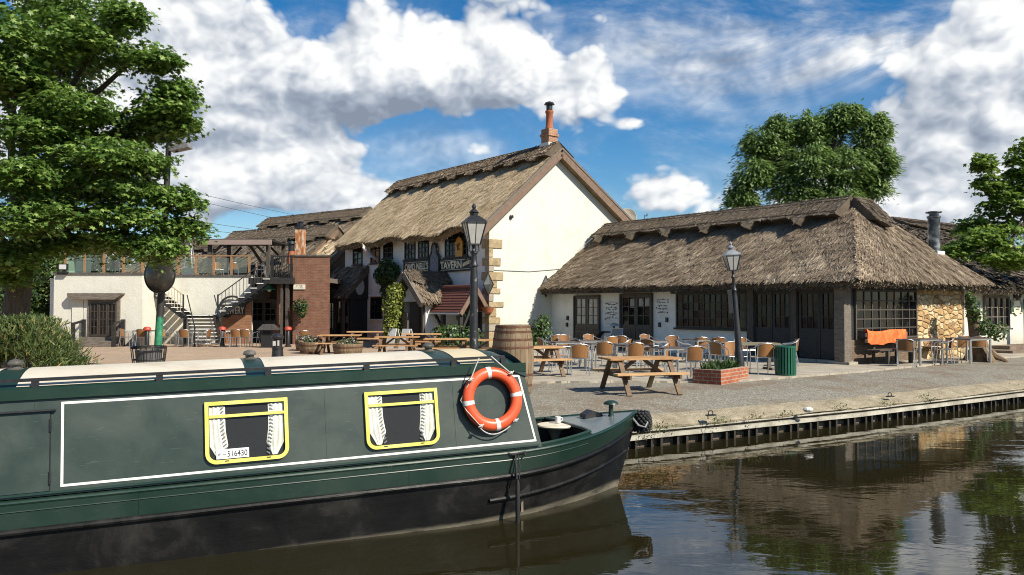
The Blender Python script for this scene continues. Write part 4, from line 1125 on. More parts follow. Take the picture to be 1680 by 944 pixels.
o = thing('patio_heater', 'tapering steel patio heater with a glass tube on the roof terrace', 'patio heater', deckpt(311, 42))
for s in ((-1, -1), (1, -1), (1, 1), (-1, 1)): MB().beam((s[0] * .26, s[1] * .26, .1), (s[0] * .07, s[1] * .07, 1.95), .035, .035).build('leg', STEEL, o)
MB().lathe([(.06, .6), (.06, 1.9)], 10).build('tube', CLEAR, o, True); MB().box(-.27, .27, -.27, .27, .02, .55).build('base', STEEL, o); MB().lathe([(.22, 1.95), (.20, 2.02), (.02, 2.1)], 12).build('cap', STEEL, o, True)
# timber canopy over the terrace
can = thing('terrace_canopy', 'flat brown timber canopy on braced posts over the roof terrace', 'canopy', deckpt(392, 44.5)); zc = at(392, 396, 44.5).z - can.location.z
xa, xb = at(337, 400, 44.5).x - can.location.x, at(447, 400, 44.5).x - can.location.x
MB().box(xa, xb, -.3, 3.4, zc, zc + .10).build('roof', BLACKWOOD, can)
MB().box(xa - .05, xb + .05, -.36, -.28, zc - .22, zc + .06).build('fascia', plain('faded_mauve_fascia', (.30, .22, .19), .7), can)
for xx in (xa + .25, xb - .25):
    for yy in (0, 3.0):
        MB().box(xx - .09, xx + .09, yy - .09, yy + .09, 0, zc - .002).build('post', DARKWOOD, can)
        s = 1 if xx < 0 else -1; MB().beam((xx, yy, zc - .9), (xx + s * .75, yy, zc - .12), .1, .12).build('brace', DARKWOOD, can)
MB().beam((xb - 1.7, 1.5, zc - .2), (xb - .5, 1.5, .2), .12, .14).build('stair_beam', DARKWOOD, can)

# ---------------------------------------------------------------- the split iron staircase
YL = 38.5
st = thing('iron_staircase', 'split black iron staircase with treads coloured sunlit white rising both ways from a landing', 'staircase', Vector((at(342, 567, 36.5).x, 36.5, GZ)))
SO = Vector(st.location); sp_ = lambda px, py, Y: Vector(at(px, py, Y)) - SO
TRD = plain('sunlit_white_tread', (.78, .77, .72), .6); RAIL = plain('iron_rail', (.05, .045, .04), .5); PRAIL = plain('pale_cream_rail', (.42, .36, .24), .6)  # treads coloured white all over for the sun on their tops
nst = 9; za = sp_(330, 517, YL).z; xl = sp_(329, 517, YL).x; hw = .58
for i in range(nst):
    f = (i + 1) / nst; cx_ = xl * f; yy = 2.0 * i / nst
    MB().box(cx_ - hw, cx_ + hw, yy, yy + .24, za * f - .035, za * f).build('tread', TRD, st)
for s in (-1, 1): MB().beam((s * (hw + .03), -.05, .02), (xl + s * (hw + .03), 2.0, za - .1), .05, .24).build('stringer', BLACKIRON, st)
MB().box(xl - .85, xl + .85, 2.0, 3.15, za - .12, za).build('landing', BLACKIRON, st)
MB().box(xl - .85, xl - .72, 2.02, 2.12, 0, za - .12).build('landing_leg', BLACKIRON, st); MB().box(xl + .72, xl + .85, 2.02, 2.12, 0, za - .12).build('landing_leg', BLACKIRON, st)
lx0, lz = sp_(234, 466, YL).x, sp_(234, 466, YL).z; rx0, rz_ = sp_(440, 457, YL).x, sp_(440, 457, YL).z


def flight(xa, z_a, xb, z_b, railm, nm):
    for yy in (2.03, 3.08): MB().beam((xa, yy, z_a - .11), (xb, yy, z_b - .11), .06, .20).build('stringer', BLACKIRON, st)
    n = 8
    for i in range(n):
        f = (i + .7) / n; xx = xa + (xb - xa) * f; zz = z_a + (z_b - z_a) * f + .02
        MB().box(xx - .16, xx + .16, 1.97, 3.1, zz, zz + .035).build('tread', TRD, st)
    r_ = MB(); r_.beam((xa, 2.02, z_a + .95), (xb, 2.02, z_b + .95), .04, .045); n = 15
    for i in range(n):
        f = i / (n - 1); xx = xa + (xb - xa) * f; zz = z_a + (z_b - z_a) * f; r_.box(xx - .011, xx + .011, 2.01, 2.03, zz, zz + .94)
    r_.build('railing', railm, st)


flight(xl - .85, za, lx0, lz, PRAIL, 'l'); flight(xl + .85, za, rx0, rz_, RAIL, 'r')  # left rails pale cream, right rails dark
for s, top in ((-1, .95), (1, .95)):
    MB().box(xl + s * .84 - .03, xl + s * .84 + .03, 1.96, 2.02, za - .1, za + 1.0).build('newel', BLACKIRON, st)
    MB().beam((s * (hw + .06), 0, .9), (xl + s * (hw + .08), 2.0, za + .95), .04, .05).build('handrail', BLACKIRON, st)
    MB().box(s * (hw + .06) - .025, s * (hw + .06) + .025, -.02, .03, 0, .92).build('newel', BLACKIRON, st)
# lettering BREWERY under an arch on the brick panel
BRK = brick_mat('dark_red_brick', (0.20, 0.075, 0.042), (0.27, 0.12, 0.065), (0.20, 0.165, 0.125), bw=.23, bh=.078, ms=.010)
BRK_O = brick_mat('orange_red_brick', (0.27, 0.105, 0.05), (0.36, 0.165, 0.08), (0.24, 0.18, 0.12), bw=.23, bh=.078, ms=.011)
br = thing('brick_wing', 'dark brick wing with a balcony, glazed door and white name plate beside the cream brewery', 'brick wing', Vector((at(480, 560, 38.9).x, 38.9, GZ)))
BO4 = Vector(br.location); bp = lambda px, py, Y: Vector(at(px, py, Y)) - BO4
bx1 = bp(541, 500, 38.9).x; bz = bp(510, 421, 38.9).z
MB().prism([(0, 0), (bx1, 0), (bx1 - .95, 3.2), (0, 3.2)], -.3, bz, 'z').build('brick_wall', BRK, br)
MB().prism([(-.04, -.05), (bx1 + .04, -.05), (bx1 - .93, 3.2), (-.04, 3.2)], bz, bz + .08, 'z').build('coping', two('dark_lead_cap', (.05, .045, .04), (.13, .12, .10), rough=.8), br)
yb = 2.6; bxl = bp(356, 500, 38.9 + yb).x; bzf = bp(450, 456, 38.6).z
MB().box(bp(411, 500, 38.9).x, 0, yb, yb + .3, -.3, bzf).build('recess_wall', BRK_O, br)
ys = YS - 38.9 - .09; q1, q2, q3 = bp(358, 529, YS - .09), bp(412.5, 484, YS - .09), bp(358, 567, YS - .09)
MB().prism([(q1.x, -.2), (q2.x, -.2), (q2.x, q2.z), (q1.x, q1.z)], ys, ys + .08, 'y').build('brick_panel', BRK_O, br)
MB().box(bp(408, 450, 38.6).x, .1, -.35, yb + .3, bzf - .30, bzf).build('balcony', BLACKWOOD, br)
MB().box(bp(413, 450, 38.6).x, -.01, yb - .04, yb, 1.75, bzf - .3).build('recess_boarding', BLACKWOOD, br)
MB().box(bp(455, 500, 39.5).x, bp(466, 500, 39.5).x, .5, .9, -.2, bzf - .3).build('brick_pier', BRK, br)
MB().box(bp(470, 500, 38.9).x, bp(475, 500, 38.9).x, -.2, .0, -.2, bzf - .3).box(bp(462, 500, 38.9).x, bp(465.5, 500, 38.9).x, -.2, .0, -.2, bzf - .3).build('balcony_post', DARKWOOD, br)
ra = MB(); xa = bp(446, 440, 38.6).x
ra.beam((xa, -.3, bzf + 1.05), (.05, -.3, bzf + 1.05), .05, .06)
for i in range(12): xx = xa + (0.05 - xa) * i / 11; ra.box(xx - .014, xx + .014, -.315, -.285, bzf, bzf + 1.03)
for xx in (xa, -.0): ra.box(xx - .05, xx + .05, -.35, -.25, bzf, bzf + 1.1)
ra.build('balcony_railing', BLACKIRON, br)
# recess door, half glazed
xa, z1 = bp(412, 495, 38.9 + yb).x, bp(412, 495, 38.9 + yb).z; xb = bp(456, 495, 38.9 + yb).x
MB().box(xa - .12, xa, yb - .13, yb - .05, 0, z1 + .12).box(xb, xb + .12, yb - .13, yb - .05, 0, z1 + .12).box(xa, xb, yb - .13, yb - .05, z1, z1 + .12).build('door_frame', GREYWOOD, br)
for i in range(2):
    a = xa + (xb - xa) * i / 2; b = xa + (xb - xa) * (i + 1) / 2
    d = MB().box(a + .01, b - .01, yb - .12, yb - .06, .02, z1 * .5)
    for j in range(5): d.box(a + .06 + (b - a - .12) * j / 5 + .01, a + .06 + (b - a - .12) * (j + 1) / 5 - .01, yb - .13, yb - .12, .12, z1 * .5 - .1)
    do = d.build('door', plain('taupe_door_paint', (.12, .105, .09), .6), br); window(do, a + .01, b - .01, z1 * .5 + .001, z1, yb - .06, 2, 3, plain('taupe_door_paint', (.12, .105, .09), .6), GLASS, .07, .04, name='glazing')
# arched black sign BREWERY
yb = ys; xa, zb = bp(362, 541, YS).x, bp(362, 541, YS).z; xb, zt = bp(403, 503, YS).x, bp(403, 503, YS).z
MB().tube([((xa + xb) / 2 + (xb - xa) * .52 * math.cos(a), yb - .06, zt - .12 + .62 * math.sin(a)) for a in np.linspace(.05, math.pi - .05, 14)], .05, 6).build('sign_arch', BLACKWOOD, br)
MB().box(xa, xb, yb - .05, yb, zt - .42, zt + .10).build('sign_panel', BLACKWOOD, br)
MB().box(xa + .02, xb, yb - .08, yb, zb - .72 + .6, zb - .66 + .6).build('white_rail', TRD, br)
vs, fs = text_geo('BREWERY', 1, .02, .015); Xs = [v[0] for v in vs]; Zs = [v[1] for v in vs]
MB().add([((v[0] - min(Xs)) / (max(Xs) - min(Xs)) * (xb - xa) * .96 + xa + .03, yb - .07 + v[2] * .3, (v[1] - min(Zs)) / (max(Zs) - min(Zs)) * .36 + zt - .38) for v in vs], fs).build('lettering', plain('grey_white_letters', (.5, .48, .43), .6), br)
# white name plate on the sunlit brick
xa, zb = bp(480.5, 475, 38.9).x + .04, bp(480.5, 475, 38.9).z; xb, zt = bp(501, 467, 38.9).x, bp(501, 467, 38.9).z
npb = MB().box(xa, xb, -.05, 0, zb, zt).build('name_plate', plain('cream_plate', (.66, .62, .50), .5), br)
scribble(xa + .1, xb - .08, zb + .03, zt - .02, -.055, 2, .085, wd=.02).build('plate_lettering', BLACKIRON, npb)
# teal enamel lamp under the balcony
p = at(442, 470, 39.3); o = thing('enamel_lamp', 'teal enamel pendant lamp hanging under the brick wing balcony', 'pendant lamp', p)
MB().lathe([(.02, .30), (.03, .12), (.10, .06), (.12, .0), (.38, -.16), (.36, -.17), (.10, -.05)], 18).build('shade', plain('teal_enamel', (.05, .22, .19), .35), o, True)
MB().sphere((0, 0, -.17), .11, 12, 8).build('bulb', plain('pale_bulb', (.45, .62, .58), .2), o, True)
MB().tube([(0, 0, .3), (0, 0, .62)], .02, 6).build('stem', BLACKIRON, o)
# hanging basket on the brick
LEAFD = island_mat('dark_shrub_leaf', [(0, (.012, .028, .008)), (.5, (.035, .07, .02)), (1, (.09, .15, .04))], .55, .15)
LEAFL = island_mat('light_shrub_leaf', [(0, (.02, .045, .012)), (.5, (.06, .11, .03)), (.9, (.13, .20, .055)), (1, (.32, .36, .28))], .5, .2)


def leaf_ball(parent, name, cs, n, s, mat, up=.5, shell=.55):
    """leaf-sized faces through a lumpy volume. cs: list of (centre, radii)"""
    vol = np.array([np.prod(r) ** (2 / 3) for _, r in cs]); cnt = (n * vol / vol.sum()).astype(int) + 1
    P = []; Nn = []
    for (c, r), k in zip(cs, cnt):
        d = unit(rng.normal(0, 1, (k, 3))); rad = rng.uniform(0, 1, k) ** (shell * .6)
        P.append(np.array(c) + d * rad[:, None] * np.array(r)); Nn.append(unit(d + np.array([0, 0, up]) + rng.normal(0, .55, (k, 3))))
    P = np.concatenate(P); N = np.concatenate(Nn); n = len(P)
    A = unit(np.cross(N, rng.normal(0, 1, (n, 3)))); Bv = np.cross(N, A)
    return scatter_mesh(name, mat, [(0, -.5, 0), (.3, -.1, .06), (.22, .3, .0), (0, .55, -.08), (-.22, .3, 0), (-.3, -.1, .06)], [(0, 1, 2, 3), (0, 3, 4, 5)], P, A, Bv, N, rng.uniform(.6, 1.35, n) * s, parent)


p = at(492, 502, 38.5); o = thing('hanging_basket', 'dark leafy hanging basket on the sunlit brick wing', 'hanging basket', p)
leaf_ball(o, 'foliage', [((0, 0, 0), (.42, .25, .34)), ((.1, 0, -.3), (.25, .2, .3))], 420, .12, LEAFD)
MB().lathe([(.02, -.22), (.18, -.14), (.24, 0), (.22, 0)], 10).tube([(0, .3, .5), (0, 0, .45), (0, 0, 0)], .012, 4).build('basket', BLACKIRON, o)

# ---------------------------------------------------------------- thatched roofs further back
def far_roof(name, lab, a, b, run, drop, mat, cap=True, wallmat=WHITE_OLD, dens=60):
    A = Vector(at(*a)); Bv = Vector(at(*b)); z = (A.z + Bv.z) / 2; A.z = Bv.z = z
    d = (Bv - A); Ln = d.length; ang = math.atan2(d.y, d.x)
    o = thing(name, lab, 'thatched building', (A.x, A.y, GZ), ang); h = z - GZ
    thatch(o, 'thatch', [((-.4, -run, h - drop), (Ln + .3, -run, h - drop), (Ln + .3, 0, h), (-.4, 0, h)), ((Ln + .3, run, h - drop), (-.4, run, h - drop), (-.4, 0, h), (Ln + .3, 0, h))], mat, THBASE_OLD, thick=.4, dens=dens, nu=24, nv=10, L=(.4, .8), W=(.05, .11))
    if cap: ridge_cap(o, (-.4, 0, h + .05), (Ln + .35, 0, h + .05), (0, -run, -drop), depth=1.4, tab=.4, period=2.2, raise_=.2, back=(0, run, -drop), dens=120)
    MB().prism([(-run + .5, -.3), (-run + .5, h - drop - .1), (0, h - .5), (run - .5, h - drop - .1), (run - .5, -.3)], 0, Ln, 'x').build('wall', wallmat, o)
    MB().beam((Ln + .34, -run, h - drop - .2), (Ln + .34, 0, h - .2), .05, .3, (0, -.6, 1)).build('bargeboard', BROWNBOARD, o)
    return o


far_roof('thatched_hall', 'high thatched hall roof with a notched ridge rising behind the brick chimney', (446, 360, 63), (605, 347, 56.5), 6.5, 4.7, STRAW_OLD, wallmat=BROWNBOARD)
far_roof('thatched_outbuilding', 'lower dark thatched outbuilding roof behind the terrace canopy', (392, 379, 54), (548, 381, 50), 4.0, 2.9, STRAW_GREY)
far_roof('low_thatched_wing', 'low sunlit golden thatch tucked between the brick wing and the tavern roof', (512, 394, 50), (568, 397, 48.0), 3.0, 2.6, STRAW, cap=False, wallmat=BROWNBOARD, dens=140)
far_roof('thatched_cottage', 'small thatched cottage roof seen through the terrace glass behind the patio heater', (272, 402, 60), (380, 398, 56), 4.5, 3.0, STRAW_OLD)
p = at(493, 422, 45); o = thing('brick_chimney', 'tall square brick chimney with orange-streaked face above the brick wing', 'chimney', (p.x, p.y, GZ))
zt = at(493, 376, 45).z - GZ
MB().box(-.24, .24, -.24, .24, 0, zt).build('stack', noisy('orange_streaked_brick', [(0.35, (.60, .50, .38)), (0.5, (.42, .17, .06)), (0.7, (.24, .08, .035))], scale=2.4, rough=.9, bumpk=.4, stretch=(3, 3, 1)), o)  # pale, orange and dark brown streaks running up the brick
MB().box(-.28, .28, -.28, .28, zt, zt + .12).lathe([(.16, .12), (.16, .34), (.2, .36), (.02, .45)], 12, (0, 0, zt)).build('cap', BLACKIRON, o)
p = at(478, 420, 44); o = thing('chimney_pot', 'short terracotta pot with a black cowl left of the tall brick chimney', 'chimney pot', (p.x, p.y, BO4.z + bz)); o.location.y = 44
MB().lathe([(.26, -.1), (.24, .3), (.18, .34), (.17, .62)], 14).build('pot', plain('terracotta', (0.36, 0.11, 0.045), .8), o, True)
MB().lathe([(.17, .62), (.17, 1.0), (.26, 1.02), (.18, 1.16), (.02, 1.2)], 14).build('cowl', BLACKIRON, o, True)
# overhead wires
for i, (a, b) in enumerate((((270, 298, 60), (520, 360, 90)), ((270, 310, 60), (520, 372, 90)), ((270, 348, 60), (480, 384, 90)), ((270, 362, 60), (480, 392, 90)))):
    A = at(*a); Bv = at(*b); A2 = A + (A - Bv) * .7
    pts = [A2.lerp(Bv, t) + Vector((0, 0, -1.2 * t * (1 - t))) for t in np.linspace(0, 1, 16)]
    w_ = MB().tube([p_ - A2 for p_ in pts], .022, 5).build('overhead_wire', plain('wire_grey', (.10, .10, .11), .6), None); w_.location = A2
    tag(w_, ('topmost', 'second highest', 'third highest', 'lowest')[i] + ' of the four overhead wires crossing the sky beside the sycamore', 'overhead wire', 'overhead wires')
# ================================================================ the narrowboat
TRIM = R(1.2)
boat = thing('narrowboat', 'dark green narrowboat with white coachline and yellow-framed windows moored at the quay', 'narrowboat', BO, math.atan2(BD.y, BD.x), ry=-TRIM)


def paint(name, c, var=.35, rough=.38, dust=(.16, .18, .17), scale=1.3):
    m_, t, b = new_mat(name)
    v = coords(t); n = t.noise(v, scale, 7, .62, .4); n2 = t.noise(coords(t, 'Object', (1, 1, .25)), 9, 5, .7)
    col = t.mix(t.maprange(n, .35, .7, 0, var), c4(c), c4(dust))
    col = t.mix(t.maprange(n2, .62, .78, 0, .25), col, c4([x * .5 for x in dust]))
    n4 = t.noise(coords(t, 'Object', (.35, 1, 5)), 14, 3, .6); n5 = t.noise(coords(t, 'Object', (1, 1, 1)), 70, 2, .6)
    col = t.mix(t.maprange(n4, .66, .72, 0, .35), col, c4([x * 1.7 for x in dust])); col = t.mix(t.maprange(n5, .70, .76, 0, .5), col, c4([x * 2.2 for x in dust]))
    t.l.new(col, b.inputs['Base Color']); t.l.new(t.maprange(n, .3, .7, rough - .08, rough + .14), b.inputs['Roughness'])
    bump(t, b, t.math('ADD', t.noise(v, 2.2, 3), t.math('MULTIPLY', t.noise(v, 90, 2), .03)), .16, .02); return m_


GREEN = paint('boat_green_paint', (.010, .028, .019), .40, .36, (.030, .050, .040))
GREEN_D = paint('deep_green_paint', (.007, .027, .017), .35, .34, (.026, .052, .038))
GREYGREEN = paint('grey_green_panel_paint', (.022, .036, .028), .62, .42, (.060, .076, .064), 1.4)


def hullmat():
    m_, t, b = new_mat('bitumen_black_hull')
    tcn = t.node('ShaderNodeTexCoord'); sp = t.node('ShaderNodeSeparateXYZ'); t.l.new(tcn.outputs['Object'], sp.inputs[0])
    v = coords(t); n = t.noise(v, 1.6, 7, .65, .5); n3 = t.noise(coords(t, 'Object', (.6, .6, 3)), 3.5, 5, .7)
    col = t.ramp(n, [(.3, (.004, .004, .004)), (.52, (.010, .0098, .0095)), (.70, (.034, .032, .029))])
    edge = t.math('ADD', sp.outputs[2], t.math('MULTIPLY', t.math('SUBTRACT', n3, .5), .09))
    tide = t.math('MULTIPLY', t.maprange(edge, .055, .008, 0, 1, True), t.maprange(n3, .3, .65, .10, .75))
    col = t.mix(tide, col, c4((.23, .205, .15)))
    t.l.new(col, b.inputs['Base Color']); b.inputs['Roughness'].default_value = .36; b.inputs['Specular IOR Level'].default_value = .22
    bump(t, b, n3, .25, .02); return m_


HULLM = hullmat(); DARKIN = plain('dark_interior', (.006, .006, .006), .8)
XS = -12.0
stemx = lambda z: 2.74 + .33 * min(1.15, max(-.3, z / .92)) ** 1
zgun = lambda x: .735 + (.17 * max(0, (x - .9) / 2.15) ** 1.7)
zrub = lambda x: .485 + (.22 * max(0, (x - .8) / 2.2) ** 1.9)


def hb(x, z, s=0.0):
    """half breadth of the hull at x, height z"""
    full = 1.0 + .05 * max(-.3, min(1, z / .75)); xs = -.1 + .75 * max(0, min(1, z / .8)); xe = stemx(z)
    if x <= xs: return full
    t = min(1, (x - xs) / (xe - xs)); p_ = 1.9 + .5 * max(0, min(1, z / .8))
    return max(.012, full * (1 - t ** p_))


stations = [XS, -10, -8, -6, -5, -4, -3, -2, -1.2, -.6, -.2] + list(np.linspace(0, 1, 28) * 2.9 + .05)


def strip(zf0, zf1, nz, side, inset=0.0):
    rows = []
    for f in list(np.linspace(0, 1, 46)):
        col = []
        for k in range(nz + 1):
            xg = -1.0 + f * (4.2); z0, z1 = zf0(xg), zf1(xg); z = z0 + (z1 - z0) * k / nz
            x = XS + (stemx(z) - XS) * (f ** .42 if False else 0) if False else None
            xe = stemx(z); x = -1.0 + f * (xe + 1.0); z = zf0(x) + (zf1(x) - zf0(x)) * k / nz
            col.append((x, side * (hb(x, z) - inset), z))
        rows.append(col)
    first = rows[0]; rows = [[(XS + (c[0] - XS) * i / 6, side * (hb(-1, c[2]) - inset), c[2]) for c in first] for i in range(6)] + rows
    return rows


hm = MB()
for s in (-1, 1): r_ = strip(lambda x: -.45, zrub, 18, s); hm.grid(r_ if s < 0 else [c[::-1] for c in r_])
hm.build('hull', HULLM, boat, 'all')
tm = MB()
for s in (-1, 1): r_ = strip(zrub, zgun, 4, s); tm.grid(r_ if s < 0 else [c[::-1] for c in r_])
tm.build('topsides', GREEN, boat, 'all')
MB().add([(XS, -1.05, zgun(0)), (XS, 1.05, zgun(0)), (XS, 1.05, -.45), (XS, -1.05, -.45)], [(0, 1, 2, 3)]).build('stern_plate', HULLM, boat)


def along(zf, d=0.0, side=-1, x0=XS, x1=3.2, n=70):
    o = []
    for i in range(n + 1):
        x = x0 + (x1 - x0) * i / n; z = zf(x)
        if x > stemx(z) - .005: x = stemx(z) - .005; z = zf(x); o.append((x, side * (hb(x, z) + d), z)); break
        o.append((x, side * (hb(x, z) + d), z))
    return o


for s in (-1, 1):
    MB().tube(along(zrub, .012, s), .028, 8).build('rubbing_strake', HULLM, boat, True)
    MB().tube(along(zgun, -.012, s), .020, 8).build('gunwale_edge', GREEN_D, boat, True)
    MB().tube(along(lambda x: .235 + .18 * max(0, (x - .9) / 2) ** 1.6, .012, s, .55), .022, 8).build('lower_strake', HULLM, boat, True)
    MB().tube(along(lambda x: zgun(x) - .075, .002, s, XS, 1.9), .006, 5).build('weld_seam', GREEN_D, boat, True)
MB().tube([(stemx(z) - .0, 0, z) for z in np.linspace(-.4, .86, 12)], .03, 8).build('stem_bar', HULLM, boat, True)
MB().lathe([(.075, 0), (.075, .006)], 16, (0, 0, 0), Matrix.Translation((1.0, -hb(1.0, .27) - .004, .30)) @ Matrix.Rotation(R(90), 4, 'X')).build('outlet_hole', DARKIN, boat)
rr = MB(); q = hb(1.0, .15) + .004; rr.add([(.985, -q, .22), (1.005, -q, .22), (1.01, -q + .01, .03), (.98, -q + .01, .03)], [(0, 1, 2, 3)]); rr.build('rust_streak', noisy('rust_streak', [(.3, (.10, .075, .05)), (.7, (.22, .18, .13))], rough=.8), boat)
# side decks, fore deck, open well
XC = 1.2; XW = 2.02


def deck(xa, xb, inner, n=14, dz=.0):
    rows = []
    for i in range(n + 1):
        x = xa + (xb - xa) * i / n; z = zgun(x) + dz; w_ = hb(x, z); rows.append([(x, -w_, z), (x, -inner(x), z + .004)])
    return rows


dk = MB(); dk.grid(deck(XS, XC, lambda x: .85)); dk.grid([[(c[0], -c[1], c[2]) for c in r_][::-1] for r_ in deck(XS, XC, lambda x: .85)])
dk.grid(deck(XC, XW, lambda x: hb(x, .8) - .15)); dk.grid([[(c[0], -c[1], c[2]) for c in r_][::-1] for r_ in deck(XC, XW, lambda x: hb(x, .8) - .15)])
dk.build('side_deck', GREEN, boat)
DECKG = paint('blue_grey_deck_paint', (.10, .125, .13), .5, .3, (.22, .25, .25), 2.0)
fd = MB(); fd.grid([[(x, -hb(x, zgun(x)), zgun(x)), (x, 0, zgun(x) + .035 * (1 - (x - XW) / 1.1)), (x, hb(x, zgun(x)), zgun(x))] for x in np.linspace(XW, 3.03, 16)])
fd.build('fore_deck', DECKG, boat, True)
wm = MB(); inn = lambda x: hb(x, .8) - .15; ibt = lambda x: min(hb(x, .40), hb(x, .8) - .05) - .10
xsW = np.linspace(XC - .25, XW, 10)
for s in (-1, 1): wm.grid([[(x, s * inn(x), zgun(x) + .03), (x, s * ibt(x), .40)] for x in xsW])
wm.grid([[(XW, -inn(XW), zgun(XW) + .03), (XW, -ibt(XW), .40)], [(XW, inn(XW), zgun(XW) + .03), (XW, ibt(XW), .40)]])
wm.grid([[(x, -ibt(x), .40), (x, ibt(x), .40)] for x in xsW])
wm.build('well', DARKIN, boat)
lip = [(x, -inn(x), zgun(x) + .02) for x in xsW[2:]] + [(XW, y_, zgun(XW) + .03) for y_ in np.linspace(-inn(XW), inn(XW), 8)[1:-1]] + [(x, inn(x), zgun(x) + .02) for x in xsW[2:][::-1]]
MB().tube(lip, .024, 6).build('coaming', GREEN_D, boat, True)
# cabin: sides lean inwards, cambered roof
ZB, ZT = .75, 1.655
cy_ = lambda z: .925 - (z - ZB) * .15 / (ZT - ZB)
xf = lambda z: 1.235 - (z - ZB) * .155 / (ZT - ZB)
cm = MB()
for s in (-1, 1):
    cm.add([(XS, s * cy_(ZB), ZB), (xf(ZB), s * cy_(ZB), ZB), (xf(ZT), s * cy_(ZT), ZT), (XS, s * cy_(ZT), ZT)], [(0, 1, 2, 3) if s < 0 else (3, 2, 1, 0)])
arc = [(y_, 1.70 + .13 * (1 - (y_ / .80) ** 2)) for y_ in np.linspace(-.80, .80, 15)]
cm.add([(xf(ZB), -cy_(ZB), ZB), (xf(ZB), cy_(ZB), ZB), (xf(ZT), cy_(ZT), ZT)] + [(xf(1.7), y_, z - .01) for y_, z in arc[::-1]] + [(xf(ZT), -cy_(ZT), ZT)], [tuple(range(3 + len(arc) + 1))])
cm.build('cabin', GREYGREEN, boat)
rm = MB(); xr = xf(ZT) + .03
sec = [(-.81, 1.635)] + arc + [(.81, 1.635)]
rm.grid([[(x, y_, z - (.10 * max(0, (x - xr + .35) / .35) ** 2 if abs(y_) < .9 else 0)) for y_, z in sec] for x in [XS, -6, -3, -1, 0, .3, .5, .62, .74, .86, .95, xr - .02, xr]])
rm.add([(xr, y_, z - .10) for y_, z in sec] + [(xr, .80, 1.535), (xr, -.80, 1.535)], [tuple(range(len(sec) + 2))])
rm.build('roof', GREEN_D, boat, True)
MB().box(XS, xr - .005, -.812, -.795, 1.60, 1.70).box(XS, xr - .005, .795, .812, 1.60, 1.70).build('roof_lip', GREEN_D, boat)
CREAM = noisy('cream_roof_paint', [(.2, (.40, .33, .24)), (.5, (.60, .54, .43)), (.8, (.66, .61, .51))], scale=1.6, rough=.55, bumpk=.1, fine=.2)
CREAM2 = noisy('buff_roof_paint', [(.2, (.50, .40, .24)), (.8, (.68, .58, .40))], scale=2.2, rough=.55, bumpk=.1, fine=.2)
for (xa, xb, cr) in ((-5.6, -4.12, CREAM), (-3.90, -1.93, CREAM), (-1.73, .08, CREAM), (.33, .74, CREAM2)):
    pm = MB(); pm.grid([[(x, y_, 1.706 + .13 * (1 - (y_ / .80) ** 2) - (.10 * max(0, (x - xr + .35) / .35) ** 2)) for y_ in np.linspace(-.765, .765, 13)] for x in np.linspace(xa, xb, 8)])
    pm.build('roof_panel', cr, boat, True)
for s in (-1, 1):
    hr = MB(); hr.beam((XS, s * .765, 1.775), (.86, s * .765, 1.775), .045, .028)
    for x in (-10, -8.2, -6.4, -5.0, -3.75, -2.72, -1.72, -.72, .25, .84): hr.box(x - .03, x + .03, s * .765 - .02, s * .765 + .02, 1.69, 1.765)
    hr.build('handrail', BLACKIRON, boat)
# points on the leaning side: u along, z up, o outwards
cs = (cy_(ZB) - cy_(ZT)) / (ZT - ZB); nl = math.hypot(1, cs)
S5 = lambda x, z, o=0.0: (x, -cy_(z) - o / nl, z + o * cs / nl)


def sidepoly(pts, o0, o1, mat, name, par=boat, sm=False):
    n = len(pts); vs = [S5(x, z, o0) for x, z in pts] + [S5(x, z, o1) for x, z in pts]
    return MB().add(vs, [tuple(range(2 * n - 1, n - 1, -1))[::-1]] + [(i, (i + 1) % n, (i + 1) % n + n, i + n) for i in range(n)]).build(name, mat, par, sm)


WLINE = plain('white_coachline', (.74, .73, .68), .5)
lw = .022
zlo, zhi = .825, 1.552
ln = MB()
for (a, b) in (((-3.53, zlo), (1.16, zlo)), ((-3.53, zhi), (1.02, zhi)), ((-3.53, zlo), (-3.53, zhi)), ((1.16, zlo), (1.02, zhi))):
    dx, dz = b[0] - a[0], b[1] - a[1]; l = math.hypot(dx, dz); ux, uz = dx / l * lw / 2, dz / l * lw / 2; nx, nz = -uz, ux
    vs = [S5(a[0] - ux + nx, a[1] - uz + nz, .003), S5(a[0] - ux - nx, a[1] - uz - nz, .003), S5(b[0] + ux - nx, b[1] + uz - nz, .003), S5(b[0] + ux + nx, b[1] + uz + nz, .003)]
    o_ = .0 if abs(dx) > abs(dz) else .0006
    ln.add([(v[0], v[1] - o_, v[2]) for v in vs], [(0, 1, 2, 3)])
ln.build('coachline', WLINE, boat)
for xw_ in (-3.75, -1.17, .22):
    MB().tube([S5(xw_, .80, .0005), S5(xw_, 1.62, .0005)], .0035, 4).build('weld_seam', GREYGREEN, boat)
for xw_ in (-2.9, -.35):
    MB().tube([(xw_, -hb(xw_, z_) - .001, z_) for z_ in np.linspace(.50, .72, 4)], .004, 4).build('weld_seam', GREEN, boat)
# windows with rounded lower corners
YEL = noisy('yellow_window_frame', [(.25, (.60, .50, .06)), (.6, (.74, .67, .16)), (.85, (.80, .76, .38))], scale=6, rough=.4, bumpk=.05)
CURT = noisy('cream_lace_curtain', [(.3, (.52, .52, .44)), (.5, (.68, .68, .60)), (.7, (.78, .78, .72))], scale=9, rough=.9, bumpk=.3, bscale=50)
TRIMM = plain('grey_curtain_trim', (.17, .18, .18), .9)


